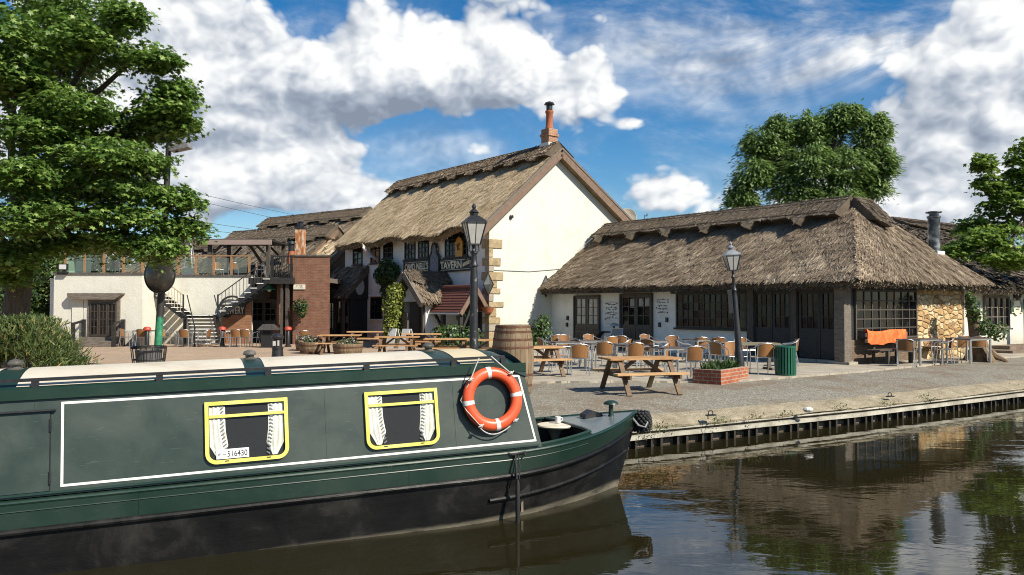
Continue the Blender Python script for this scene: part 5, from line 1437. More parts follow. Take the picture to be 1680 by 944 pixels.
def outline(x0, x1, z0, z1, r_):
    p_ = [(x0, z1), (x0, z0 + r_)] + [(x0 + r_ - r_ * math.cos(a), z0 + r_ - r_ * math.sin(a)) for a in np.linspace(0, math.pi / 2, 8)[1:-1]] + [(x0 + r_, z0), (x1 - r_, z0)]
    return p_ + [(x1 - r_ + r_ * math.sin(a), z0 + r_ - r_ * math.cos(a)) for a in np.linspace(0, math.pi / 2, 8)[1:-1]] + [(x1, z0 + r_), (x1, z1)]


def pane_mat():
    m_, t, b = new_mat('boat_window_glass')
    tr = t.node('ShaderNodeBsdfTransparent'); gl = t.node('ShaderNodeBsdfGlossy'); gl.inputs[1].default_value = .03; gl.inputs[0].default_value = (1, 1, 1, 1)
    fr = t.node('ShaderNodeFresnel'); fr.inputs[0].default_value = 1.28; mx = t.node('ShaderNodeMixShader')
    t.l.new(fr.outputs[0], mx.inputs[0]); t.l.new(tr.outputs[0], mx.inputs[1]); t.l.new(gl.outputs[0], mx.inputs[2]); t.l.new(mx.outputs[0], t.n['Material Output'].inputs[0]); return m_


PANE = pane_mat()


def boat_window(x0, x1, z0, z1, plate, lab):
    a = outline(x0, x1, z0, z1, .105); b = outline(x0 + .036, x1 - .036, z0 + .036, z1 - .036, .07); n = len(a)
    vs = [S5(x, z, .0) for x, z in a] + [S5(x, z, .035) for x, z in a] + [S5(x, z, .035) for x, z in b] + [S5(x, z, .004) for x, z in b]
    fs = []
    for i in range(n):
        j = (i + 1) % n; fs += [(i, j, n + j, n + i), (n + i, n + j, 2 * n + j, 2 * n + i), (2 * n + i, 2 * n + j, 3 * n + j, 3 * n + i)]
    fr = MB().add(vs, fs).build('window', YEL, boat); fr['label'] = lab
    zt = z1 - .042 - (z1 - z0) * .17
    vs = [S5(x, z, o) for o in (.006, .03) for x, z in ((x0 + .04, zt - .014), (x1 - .04, zt - .014), (x1 - .04, zt + .014), (x0 + .04, zt + .014))]
    MB().add(vs, [(4, 5, 6, 7), (0, 1, 5, 4), (3, 2, 6, 7)]).build('transom', YEL, fr)
    MB().add([S5(x, z, .0015) for x, z in b], [tuple(range(n))]).build('dark_backing', DARKIN, fr)  # black sheet standing in for the unlit cabin behind the glass
    xa, xb = x0 + .042, x1 - .042; w_ = xb - xa
    for s in (0, 1):
        rows = []
        for k in range(9):
            v = k / 8; z = z0 + .045 + (z1 - z0 - .09) * v; row = []
            wid = w_ * (.21 if v > .55 else .21 + .06 * (1 - v / .55)) ; cut = max(0, .07 * (1 - v * 4))
            for q in range(19):
                u = q / 18; xx = u * (wid); o_ = .009 + .006 * math.sin(u * 22 + v * 2 + s)
                X_ = xa + cut * (1 - u) + xx * (1 - cut / max(wid, 1e-3)) if s == 0 else xb - cut * (1 - u) - xx * (1 - cut / max(wid, 1e-3))
                row.append(S5(X_, z, o_))
            rows.append(row)
        c_ = MB().grid(rows).build('curtain', CURT, fr, 'all')
        tm_ = MB()
        for k in range(14):
            v = (k + .5) / 14; z = z0 + .05 + (z1 - z0 - .10) * v; wid = w_ * (.21 if v > .55 else .21 + .06 * (1 - v / .55))
            X_ = xa + wid - .03 if s == 0 else xb - wid + .03
            tm_.add([S5(X_ - .016, z + .010 * (1 if s else -1) - .006, .018), S5(X_ + .016, z - .010 * (1 if s else -1) - .006, .018), S5(X_ + .016, z - .010 * (1 if s else -1) + .008, .018), S5(X_ - .016, z + .010 * (1 if s else -1) + .008, .018)], [(0, 1, 2, 3)])
        tm_.build('trim', TRIMM, c_)
    MB().add([S5(x, z, .022) for x, z in b], [tuple(range(n))]).build('pane', PANE, fr)
    MB().tube([S5(x, z, .026) for x, z in b], .0045, 4, True).build('seal', DARKIN, fr)
    lt = MB()
    for u in (.25, .75): lt.add([S5(x0 + (x1 - x0) * u + dx, z0 + .022 + dz, .037) for dx, dz in ((-.02, -.004), (.02, -.004), (.02, .006), (-.02, .006))], [(0, 1, 2, 3)])
    lt.build('drain_slot', BLACKIRON, fr)
    if plate:
        pl = [(x0 + .10, z0 + .045), (x0 + .40, z0 + .045), (x0 + .40, z0 + .135), (x0 + .10, z0 + .135)]
        pb_ = MB().add([S5(x, z, .024) for x, z in pl], [(0, 1, 2, 3)]).build('licence_plate', plain('white_card', (.74, .74, .72), .5), fr)
        vs, fs = text_geo('516430', 1, 0, .012); Xs = [v[0] for v in vs]; Zs = [v[1] for v in vs]
        MB().add([S5((v[0] - min(Xs)) / (max(Xs) - min(Xs)) * .185 + x0 + .20, (v[1] - min(Zs)) / (max(Zs) - min(Zs)) * .058 + z0 + .060, .0252) for v in vs], fs).build('lettering', plain('black_print', (.03, .03, .03), .5), pb_)
        MB().add([S5(x0 + .115 + dx, z0 + .075 + dz, .0252) for dx, dz in ((0, 0), (.012, .0), (.02, .014), (.03, .012), (.032, .02), (.014, .026), (0, .018))], [tuple(range(7))]).add([S5(x0 + .155 + dx, z0 + .078 + dz, .0252) for dx, dz in ((0, 0), (.036, 0), (.036, .012), (0, .012))], [(0, 1, 2, 3)]).build('small_mark', plain('grey_print', (.25, .25, .26), .5), pb_)


boat_window(-2.325, -1.545, .885, 1.475, True, 'yellow window carrying the white number card')
boat_window(-.765, .03, .885, 1.475, False, 'yellow window nearest the lifebuoy')
# side hatch doors near the stern end of the picture
for (xa, xb) in ((-4.03, -3.63), (-4.45, -4.06)):
    d_ = sidepoly([(xa, .79), (xb, .79), (xb, 1.475), (xa, 1.475)], 0, .012, GREYGREEN, 'hatch_door')
    if xb > -3.8:
        for z in (.90, 1.36): MB().tube([S5(xb + .006, z - .055, .018), S5(xb + .006, z + .055, .018)], .011, 6).build('hinge', BLACKIRON, d_)
    MB().tube([S5(xb + .006, .79, .004), S5(xb + .006, 1.475, .004)], .005, 4).build('door_gap', DARKIN, d_)
vs = [S5(x, z, o) for o in (.0, .045) for x, z in ((-5, 1.487), (-3.58, 1.487), (-3.58, 1.503), (-5, 1.503))]
MB().add(vs, [(4, 5, 6, 7), (0, 1, 5, 4), (3, 2, 6, 7), (1, 2, 6, 5)]).build('hatch_drip_rail', BLACKIRON, boat)
sidepoly([(-12, .765), (1.2, .765), (1.2, .785), (-12, .785)], 0, .02, GREEN_D, 'cabin_foot')
# mushroom vents
for x in (-4.02, -1.83, .20):
    v = MB(); zv = 1.81; v.lathe([(.075, .0), (.078, .015), (.06, .03), (.045, .035), (.045, .06), (.066, .063), (.070, .08), (.055, .105), (.02, .118), (.003, .12)], 20, (x, 0, zv))
    v.build('mushroom_vent', two('aged_brass_vent', (.05, .047, .04), (.13, .12, .10), rough=.45, scale=8), boat, True)
# bow fittings
MB().lathe([(.05, -.04), (.035, .0), (.028, .12), (.03, .13), (.10, .14), (.09, .165), (.05, .185), (.004, .19)], 16, (2.68, 0, zgun(2.68) + .03)).build('tee_stud', GREEN_D, boat, True)
MB().prism([(2.35, .0), (2.62, .0), (2.6, .05), (2.46, .10), (2.36, .05)], .10, .26, 'y', Matrix.Translation((0, 0, zgun(2.5) + .01))).build('bow_cleat', BLACKIRON, boat)
fen = thing('bow_fender', 'knotted black rope fender hanging on the boat stem', 'fender', boat.matrix_world @ Vector((0, 0, 0)))
bpy.context.view_layer.update(); MWB = boat.matrix_world.copy()
fen.location = MWB @ Vector((3.13, 0, .77)); fen.rotation_euler = boat.rotation_euler
ROPE = two('black_rope', (.010, .010, .010), (.04, .04, .04), scale=30, rough=.85, bumpk=.4)
fm = MB()
for k in range(8):
    z = -.115 + k * .033; r0 = .085 + .03 * math.sin(math.pi * (k + .5) / 8)
    for j in range(14):
        a = j / 14 * 6.283 + k * .22; fm.sphere((r0 * math.cos(a), r0 * math.sin(a) * 1.5, z), .027, 6, 4, (1, 1, .9))
fm.sphere((0, 0, 0), .10, 10, 8, (1, 1.4, 1.2))
fm.build('knotwork', ROPE, fen, 'all')
MB().tube([(.02, -.16, .02), (-.06, -.20, -.05), (-.12, -.14, -.03), (-.16, -.06, .06)], .014, 6).build('shackle', two('dull_steel', (.2, .2, .2), (.34, .34, .33), rough=.5), fen, True)
# rope fender over the side
sf = thing('side_fender', 'thin black pipe fender roped to the gunwale beside the bow', 'fender', MWB @ Vector((.84, -1.07, .0)), math.atan2(BD.y, BD.x))
MB().lathe([(.012, .47), (.024, .43), (.026, .2), (.024, -.20), (.012, -.24)], 10, (0, -.035, -.02)).build('pipe', plain('black_rubber', (.012, .012, .012), .7), sf, True)
MB().tube([(-.01, -.035, .46), (-.015, -.02, .62), (-.005, .02, .735)], .012, 6).tube([(.02, -.03, .46), (.03, -.02, .6), (.02, .02, .735)], .008, 5).tube([(-.10, .03, .738), (-.04, .0, .722), (.03, .01, .73), (.12, .02, .74), (.10, .0, .70)], .012, 6).build('rope', ROPE, sf, True)

# ---------------------------------------------------------------- lifebuoy hung on the cabin side
RX, RZ, RR, rr_ = .652, 1.315, .288, .062
lb = thing('lifebuoy', 'orange lifebuoy with white bands hung by a rope on the green cabin side', 'lifebuoy', MWB @ Vector(S5(RX, RZ, .075)), boat.rotation_euler.z)
tilt = math.atan(cs)
Mr = Matrix.Rotation(R(0) + (-tilt), 4, 'X')
ORG = noisy('orange_buoy_vinyl', [(.3, (.66, .075, .022)), (.7, (.80, .12, .04))], scale=5, rough=.38, bumpk=.05)
pt = lambda a, q: Mr @ Vector(((RR + rr_ * math.cos(q) * 1.05) * math.cos(a), -rr_ * .85 * math.sin(q), (RR + rr_ * math.cos(q) * 1.05) * math.sin(a)))
na, nq = 56, 16
g = MB(); vs = [pt(2 * math.pi * i / na, 2 * math.pi * j / nq) for i in range(na) for j in range(nq)]
g.add(vs, [(i * nq + j, i * nq + (j + 1) % nq, ((i + 1) % na) * nq + (j + 1) % nq, ((i + 1) % na) * nq + j) for i in range(na) for j in range(nq)])
recalc(g.build('ring', ORG, lb, 'all'))
BANDM = plain('white_reflective_tape', (.72, .70, .66), .45)
for a0 in (R(97), R(187), R(277), R(7)):
    vs = []; n1 = 5
    for i in range(n1):
        a = a0 + (i / (n1 - 1) - .5) * .16
        for j in range(nq):
            q = 2 * math.pi * j / nq; vs.append(Mr @ Vector(((RR + (rr_ * 1.05 + .003) * math.cos(q)) * math.cos(a), -(rr_ * .85 + .003) * math.sin(q), (RR + (rr_ * 1.05 + .003) * math.cos(q)) * math.sin(a))))
    recalc(MB().add(vs, [(i * nq + j, i * nq + (j + 1) % nq, (i + 1) * nq + (j + 1) % nq, (i + 1) * nq + j) for i in range(n1 - 1) for j in range(nq)]).build('band', BANDM, lb, 'all'))
GR = two('grey_white_rope', (.40, .39, .36), (.60, .58, .53), scale=40, rough=.8)
on = lambda a, o=.06: Mr @ Vector(((RR + rr_ * .9) * math.cos(a), -o, (RR + rr_ * .9) * math.sin(a)))
rp = MB()
A1, A2 = on(R(142)), on(R(52)); top = Vector((-.06, -.05, .50))
rp.tube([A1, A1.lerp(Vector((-.17, -.02, .46)), .5), Vector((-.165, -.01, .455))], .007, 6)
rp.tube([A2, A2.lerp(Vector((-.03, -.01, .475)), .5), Vector((-.02, -.005, .47))], .007, 6)
B1, B2 = on(R(238)), on(R(312))
rp.tube([B1 + (B2 - B1) * t + Vector((-.02 * math.sin(t * 3.1), .03, -.40 * t * (1 - t) - .02)) for t in np.linspace(0, 1, 14)], .007, 6)
for a in (R(142), R(52), R(238), R(312)): rp.sphere(on(a, .07), .022, 8, 6); rp.tube([on(a, .075) + Vector((-.03, 0, -.01)), on(a, .09), on(a, .075) + Vector((.03, 0, .02))], .008, 5)
rp.tube([on(R(142)), Mr @ Vector((-RR * 1.28, .02, 0)), on(R(200), .03), on(R(238))], .006, 5)
rp.build('rope', GR, lb, True)
# round table and mug in the well
tb = thing('pedestal_table', 'small round cream table on a flared foot in the boat well', 'table', MWB @ Vector((1.86, .02, .40)))
MB().lathe([(.10, 0), (.10, .02), (.05, .05), (.035, .14), (.05, .26), (.09, .35), (.12, .38)], 18).build('pedestal', plain('aged_cream_pedestal', (.40, .32, .20), .6), tb, True)
MB().lathe([(.12, .38), (.225, .395), (.235, .41), (.225, .425), (.0, .428)], 28).build('tabletop', plain('cream_tabletop', (.66, .58, .44), .45), tb, True)
mg = MB().lathe([(.030, 0), (.034, .01), (.034, .085), (.030, .085), (.028, .012), (.0, .012)], 14).tube([(.034, 0, .07), (.058, 0, .065), (.06, 0, .035), (.034, 0, .02)], .006, 6).build('mug', plain('white_china', (.75, .75, .73), .25), None, True)
mg.location = MWB @ Vector((1.93, .06, .83)); tag(mg, 'white mug standing on the round cream table in the boat', 'mug')
# ================================================================ lamps, tables, chairs and small things on the quayside
def gy(px, Y, z=GZ): p_ = at(px, 500, Y); return Vector((p_.x, Y, z))


LGLASS = plain('milky_lantern_glass', (.40, .39, .36), .15)


def lantern(o, z0, s, roofm=BLACKIRON):
    """four-sided lantern with a hipped hood and finial, standing on z0"""
    b, t, h = .105 * s, .20 * s, .42 * s
    MB().add([(-b, -b, z0), (b, -b, z0), (b, b, z0), (-b, b, z0), (-t, -t, z0 + h), (t, -t, z0 + h), (t, t, z0 + h), (-t, t, z0 + h)], [(0, 1, 5, 4), (1, 2, 6, 5), (2, 3, 7, 6), (3, 0, 4, 7)]).build('lantern_glass', LGLASS, o)
    f = MB()
    for sx, sy in ((-1, -1), (1, -1), (1, 1), (-1, 1)): f.beam((sx * b, sy * b, z0 - .01), (sx * t, sy * t, z0 + h), .022 * s, .022 * s)
    for sx, sy in ((0, -1), (1, 0), (0, 1), (-1, 0)): f.beam((sx * b, sy * b, z0), (sx * t, sy * t, z0 + h), .012 * s, .012 * s)
    f.box(-b - .01, b + .01, -b - .01, b + .01, z0 - .03, z0); f.build('lantern_frame', BLACKIRON, o)
    k = t * 1.12; z = z0 + h
    r_ = MB(); r_.box(-k, k, -k, k, z, z + .025 * s)
    m_ = .085 * s
    r_.add([(-k, -k, z + .025 * s), (k, -k, z + .025 * s), (k, k, z + .025 * s), (-k, k, z + .025 * s), (-m_, -m_, z + .15 * s), (m_, -m_, z + .15 * s), (m_, m_, z + .15 * s), (-m_, m_, z + .15 * s)], [(0, 1, 5, 4), (1, 2, 6, 5), (2, 3, 7, 6), (3, 0, 4, 7), (4, 5, 6, 7)])
    r_.lathe([(.08 * s, .15 * s), (.085 * s, .20 * s), (.105 * s, .22 * s), (.06 * s, .27 * s), (.03 * s, .29 * s), (.045 * s, .32 * s), (.04 * s, .36 * s), (.012 * s, .40 * s), (.003, .43 * s)], 10, (0, 0, z))
    r_.build('lantern_hood', roofm, o)


o = thing('street_lamp', 'tall black street lamp with upright lantern behind the narrowboat roof', 'street lamp', gy(777.5, 18), .3, 'black lantern street lamps')
MB().lathe([(.15, 0), (.15, .5), (.12, .58), (.105, .75), (.09, 2.5), (.075, 2.72), (.11, 2.75), (.075, 2.80), (.06, 3.0), (.09, 3.04), (.05, 3.1), (.05, 3.22)], 12).build('post', noisy('chipped_black_iron', [(.30, (.010, .010, .011)), (.60, (.024, .024, .025)), (.66, (.22, .21, .20)), (.72, (.03, .03, .03))], scale=5, rough=.45), o, True)
sc = MB()
for s in (-1, 1): sc.tube([(s * .03, 0, 3.02), (s * .12, 0, 3.10), (s * .10, 0, 3.26)], .012, 6)
sc.tube([(0, -.03, 3.02), (0, -.12, 3.1), (0, -.1, 3.26)], .012, 6).build('bracket', BLACKIRON, o)
lantern(o, 3.25, 1.12)
pc = gnd(1183, 632); pr = gnd(1228, 624); ax = (pr - pc); wB = ax.length; ax.normalize(); ay = Vector((-ax.y, ax.x, 0))
plo = thing('brick_planter', 'low square red brick planter with dark spiky plants at the terrace edge', 'planter', pc, math.atan2(ax.y, ax.x))
BRD = brick_mat('bright_red_brick', (.36, .085, .035), (.48, .15, .06), (.42, .34, .26), bw=.225, bh=.085, ms=.012)
pm = MB(); L2 = .72
for (a, b, c, d) in ((0, wB, 0, .11), (0, wB, L2 - .11, L2), (0, .11, .11, L2 - .11), (wB - .11, wB, .11, L2 - .11)): pm.box(a, b, c, d, -.05, .34)
pm.build('brickwork', BRD, plo); MB().box(.11, wB - .11, .11, L2 - .11, .0, .27).build('soil', plain('dark_soil', (.05, .035, .022), .95), plo)
n = 260; C = np.stack([rng.uniform(.12, wB - .12, n), rng.uniform(.12, L2 - .12, n), rng.uniform(.26, .34, n)], 1)
Bv = unit(np.stack([rng.normal(0, .5, n), rng.normal(0, .5, n), rng.uniform(.5, 1.2, n)], 1)); A = unit(np.cross(Bv, rng.normal(0, 1, (n, 3))))
scatter_mesh('plants', LEAFD, [(-.10, 0, 0), (.10, 0, 0), (.07, .6, .06), (0, 1, .0), (-.07, .6, .06)], [(0, 1, 2, 3, 4)], C, A, Bv, np.cross(A, Bv), rng.uniform(.12, .30, n), plo)
lp = gy(1214.5, 20.2, TZ)
o = thing('street_lamp', 'black street lamp leaning over the brick planter, its grey hood catching light', 'street lamp', lp, .62, 'black lantern street lamps')
o.rotation_euler = (0, R(-4.0), 0)
MB().lathe([(.12, 0), (.12, .6), (.10, .66), (.085, .8), (.065, 2.05), (.05, 2.15), (.075, 2.2), (.05, 2.26), (.035, 2.5), (.06, 2.53), (.03, 2.58), (.03, 2.72)], 10).build('post', BLACKIRON, o, True)
MB().box(-.16, -.07, -.05, .05, 1.62, 2.22).build('control_box', BLACKIRON, o)
inner = lantern(o, 2.72, .88, two('pale_grey_hood', (.16, .17, .19), (.30, .31, .33), rough=.35))

# ---- picnic tables
PINE = noisy('orange_stained_pine', [(.2, (.28, .135, .048)), (.5, (.46, .255, .105)), (.8, (.62, .42, .22))], scale=3, rough=.7, stretch=(1.2, 9, 9), bumpk=.25, rnd=.25)
PINE_D = noisy('brown_stained_leg', [(.2, (.08, .05, .03)), (.8, (.22, .14, .08))], scale=3, rough=.75, stretch=(2, 2, 6), bumpk=.25)
pic = thing('picnic_table', 'pine picnic table standing alone on gravel nearest the water', 'picnic table', (0, 0, GZ), 0, 'pine picnic tables')
t_ = MB()
for i in range(5): y_ = -.36 + i * .147; t_.box(-.80, .80, y_, y_ + .137, .70, .74)
t_.build('tabletop', PINE, pic)
for s in (-1, 1): MB().box(-.80, .80, s * .62 - .125, s * .62 - .005, .41, .45).box(-.80, .80, s * .62 + .005, s * .62 + .125, .41, .45).build('bench', PINE, pic)
for x in (-.56, .56):
    for s in (-1, 1): MB().beam((x, s * .78, -.0), (x, s * .26, .70), .05, .10, (1, 0, 0)).build('leg', PINE_D, pic)
    MB().box(x + .026, x + .07, -.74, .74, .32, .41).build('cross_rail', PINE_D, pic); MB().box(x + .026, x + .07, -.34, .34, .62, .699).build('top_batten', PINE_D, pic)
for s in (-1, 1): MB().beam((s * .50, 0, .40), (s * .10, 0, .69), .05, .07).build('brace', PINE_D, pic)
cpos = (gnd(1035, 650) + gnd(983, 638) + gnd(1120, 648) + gnd(1063, 637)) / 4
d_ = gnd(1120, 648) - gnd(1035, 650); PA = math.atan2(d_.y, d_.x) + .05
pic.location = (cpos.x, cpos.y, GZ); pic.rotation_euler = (0, 0, PA)
PG = 'pine picnic tables'
dup(pic, (gnd(884, 624).x - .15, 20.6, TZ), PA + .1, 'pine picnic table half hidden behind the tall barrel', PG)
for px, Y, a, lab in ((558, 31.0, .05, 'pine picnic table between the two front half-barrel planters'), (652, 29.2, .02, 'pine picnic table in front of the yellow-green clipped conifer'), (735, 27.3, -.02, 'pine picnic table in front of the tiled corner shelter shrubs'),
                      (806, 26.4, .0, 'pine picnic table between the tall lamp and the barrel'), (600, 35.5, .1, 'pine picnic table in the row behind, below the black lean-to'), (692, 32.5, .05, 'pine picnic table in the row behind, below the thatched porch')):
    p_ = gy(px, Y); dup(pic, p_, a, lab, PG)

# ---- aluminium bistro chairs
ch = thing('bistro_chair', 'c', 'chair', (0, 0, 0), 0, 'aluminium and wicker bistro chairs')
rows = []
for k in range(7):
    v = k / 6; z = .47 + .34 * v
    rows.append([(-.205 + .41 * u, .19 + .05 * v + .07 * (1 - (2 * u - 1) ** 2), z + .02 * (1 - (2 * u - 1) ** 2) * v) for u in np.linspace(0, 1, 9)])
bk = MB().grid(rows); bk.grid([[(p_[0], p_[1] + .014, p_[2]) for p_ in r_][::-1] for r_ in rows]); bk.build('backrest', WICKER, ch, 'all')
MB().prism([(-.22, -.20), (.22, -.20), (.21, .20), (-.21, .20)], .435, .455, 'z').build('seat', WICKER, ch)
ar = MB()
ar.tube([(-.25, -.18, .46), (-.27, -.19, .62), (-.285, -.10, .665), (-.285, .08, .68), (-.25, .22, .74), (-.16, .29, .80), (0, .315, .825), (.16, .29, .80), (.25, .22, .74), (.285, .08, .68), (.285, -.10, .665), (.27, -.19, .62), (.25, -.18, .46)], .0135, 6)
ar.tube([(-.235, -.205, .445), (.235, -.205, .445), (.225, .205, .445), (-.225, .205, .445)], .012, 6, True)
ar.build('arm_rail', STEEL, ch, True)
for s in (-1, 1):
    MB().tube([(s * .25, -.24, 0), (s * .25, -.18, .46)], .0135, 6).build('leg', STEEL, ch, True)
    MB().tube([(s * .235, .29, 0), (s * .22, .205, .46), (s * .205, .235, .80)], .0135, 6).build('leg', STEEL, ch, True)
CG = 'aluminium and wicker bistro chairs'; first = True
chairs = [
    (949, 616, 185, TZ, 'wicker chair with its back to the water, second from the barrel along the terrace edge'), (919, 611, 95, TZ, 'wicker chair in profile facing right, next to the picnic table behind the barrel'),
    (992, 609, 172, TZ, 'wicker chair half hidden behind the left end of the nearest picnic table'), (930, 590, 20, TZ, 'wicker chair facing the water in front of the gable shrub'),
    (998, 593, 205, TZ, 'wicker chair tucked at the dark table before the first black door'), (972, 588, 30, TZ, 'wicker chair on the door side of the dark table before the first black door'), (898, 597, 110, TZ, 'wicker chair between the gable shrub and the tall barrel'),
    (1068, 601, 140, TZ, 'wicker chair turned half away beside the right end of the nearest picnic table'), (1018, 602, 250, TZ, 'wicker chair directly behind the middle of the nearest picnic table'), (1108, 593, 10, TZ, 'bright orange wicker chair facing the water under the left edge of the long window'),
    (1133, 622, 195, TZ, 'wicker chair with its back to the water just left of the brick planter'), (1160, 606, 225, TZ, 'wicker chair angled behind the one left of the brick planter'),
    (1148, 595, 180, TZ, 'left chair of the pair side by side under the middle of the long window'), (1177, 595, 172, TZ, 'right chair of the pair side by side under the middle of the long window'),
    (1184, 609, 120, TZ, 'wicker chair just behind the brick planter, left of the leaning lamp'), (1207, 612, 5, TZ, 'wicker chair directly behind the leaning lamp post'),
    (1251, 614, 185, TZ, 'wicker chair with its back to the water between the planter and the green bin'), (1293, 601, 255, TZ, 'wicker chair mostly hidden behind the green slatted bin'),
    (1487, 601, 150, TZ, 'wicker chair turned half away in front of the orange cloth'), (1547, 597, 250, TZ, 'wicker chair facing left between the two dark tables by the stone wall'),
    (1573, 591, 190, TZ, 'orange wicker chair in front of the honey stone wall'), (1602, 592, 170, TZ, 'wicker chair under the dark table beside the ivy stump'), (1530, 590, 20, TZ, 'wicker chair with its back to the stone wall behind the first dark table'),
    (1040, 612, 185, TZ, 'wicker chair back to the water behind the right half of the nearest picnic table'), (1080, 612, 250, TZ, 'wicker chair facing left between the nearest picnic table and the bright-legged table'), (960, 600, 100, TZ, 'wicker chair side-on in the second row behind the picnic table by the barrel'),
    (1020, 590, 160, TZ, 'wicker chair in the back row before the pedestal table'), (1065, 588, 30, TZ, 'wicker chair in the back row before the grey sling chair'), (910, 588, 200, TZ, 'wicker chair in the back row closest to the gable shrub'), (1222, 598, 15, TZ, 'wicker chair on the far side of the long olive-grey table'), (1125, 602, 80, TZ, 'wicker chair at the left side of the bright-legged table, facing right'),
    (209, 571, 92, GZ, 'leftmost wicker chair beside the cream brewery wall'), (236, 570, 180, GZ, 'orange-backed wicker chair left of the green peeling lamp pole'), (276, 571, 92, GZ, 'wicker chair in profile just right of the green peeling lamp pole'),
    (305, 570, 180, GZ, 'orange-backed wicker chair in front of the foot of the iron stairs'), (335, 571, 268, GZ, 'wicker chair facing left on the stairs side of its table'), (374, 569, 80, GZ, 'wicker chair under the brewery lettering beside a red-topped post'),
    (390, 569, 178, GZ, 'left of two orange-backed chairs side by side at the brewery door table'), (404, 569, 183, GZ, 'right of two orange-backed chairs side by side at the brewery door table'), (423, 570, 255, GZ, 'wicker chair in front of the taupe brewery door'),
    (497, 574, 200, GZ, 'wicker chair behind the half-barrel planters at the brick wing')]
for (px, py, rz, z, lab) in chairs:
    p_ = gnd(px, py, z)
    if z == GZ and py < 573: p_ = gy(px, 36.2 + (.3 if px < 300 else .0))
    if first: ch.location = p_; ch.rotation_euler = (0, 0, R(rz)); ch['label'] = lab; first = False
    else: dup(ch, p_, R(rz), lab, CG)
for px, Y, rz, lab in ((357, 41.0, 30, 'wicker chair on the roof terrace just right of the patio heater'), (383, 41.5, 200, 'wicker chair on the roof terrace under the left half of the timber canopy'), (428, 41.0, 100, 'wicker chair on the roof terrace at the head of the right-hand stair'), (200, 40.5, 140, 'wicker chair on the roof terrace behind the sycamore branches')):
    dup(ch, deckpt(px, Y), R(rz), lab, CG)

# ---- tables
SLAT = noisy('dark_slatted_tabletop', [(.3, (.055, .042, .034)), (.7, (.13, .10, .08))], scale=4, rough=.6, stretch=(2, 10, 2))
bt = thing('bistro_table', 'c', 'table', (0, 0, 0), 0, 'square bistro tables')
t_ = MB()
for i in range(7): t_.box(-.38, .38, -.38 + i * .109, -.38 + i * .109 + .103, .715, .74)
t_.build('tabletop', SLAT, bt)
ap = MB()
for (a, b) in (((-.375, -.375), (.375, -.375)), ((.375, -.375), (.375, .375)), ((.375, .375), (-.375, .375)), ((-.375, .375), (-.375, -.375))): ap.beam((*a, .70), (*b, .70), .02, .03)
ap.build('frame', STEEL, bt)
for sx in (-1, 1):
    for sy in (-1, 1): MB().box(sx * .36 - .02, sx * .36 + .02, sy * .36 - .02, sy * .36 + .02, 0, .685).build('leg', STEEL, bt)
first = True
for (px, Y, rz, z, lab) in ((1038, 21.7, 25, TZ, 'square bistro table behind the right end of the nearest picnic table'), (962, 24.6, 20, TZ, 'square bistro table in front of the left black door of the barn'), (1101, 20.2, 15, TZ, 'square bistro table with bright legs left of the brick planter'),
                            (1146, 25.4, 28, TZ, 'square bistro table close under the long barn window'), (985, 22.6, 10, TZ, 'square bistro table between chairs behind the left end of the nearest picnic table'), (925, 23.6, 15, TZ, 'square bistro table near the picnic table behind the barrel'), (1066, 24.5, 22, TZ, 'square bistro table before the second black door of the barn'), (1508, 24.6, 34, TZ, 'dark-topped bistro table beside the orange cloth bench'), (1588, 25.2, 34, TZ, 'dark-topped bistro table beside the ivy stump'),
                            (237, 37.0, 0, GZ, 'bistro table against the cream wall left of the green peeling pole'), (308, 36.6, 0, GZ, 'bistro table in front of the left foot of the iron stairs'), (397, 36.8, 0, GZ, 'bistro table in front of the brewery lettering')):
    p_ = gy(px, Y, z)
    if first: bt.location = p_; bt.rotation_euler = (0, 0, R(rz)); bt['label'] = lab; first = False
    else:
        o = dup(bt, p_, R(rz), lab, 'square bistro tables')
        if px in (1508, 1588): o.scale = (1.75, 1, 1.06)
p_ = gy(1228, 22.4, TZ); o = thing('trestle_table', 'long weathered olive-grey wooden table behind the leaning lamp', 'table', p_, R(8))
t_ = MB()
for i in range(4): t_.box(-.78, .78, -.34 + i * .172, -.34 + i * .172 + .165, .70, .76)
t_.build('tabletop', noisy('olive_weathered_plank', [(.2, (.10, .088, .055)), (.8, (.26, .23, .155))], scale=3, rough=.85, stretch=(1, 8, 8)), o)
for sx in (-1, 1): MB().box(sx * .6 - .05, sx * .6 + .05, -.3, .3, .0, .06).box(sx * .6 - .04, sx * .6 + .04, -.05, .05, .06, .70).build('trestle', GREYWOOD, o)

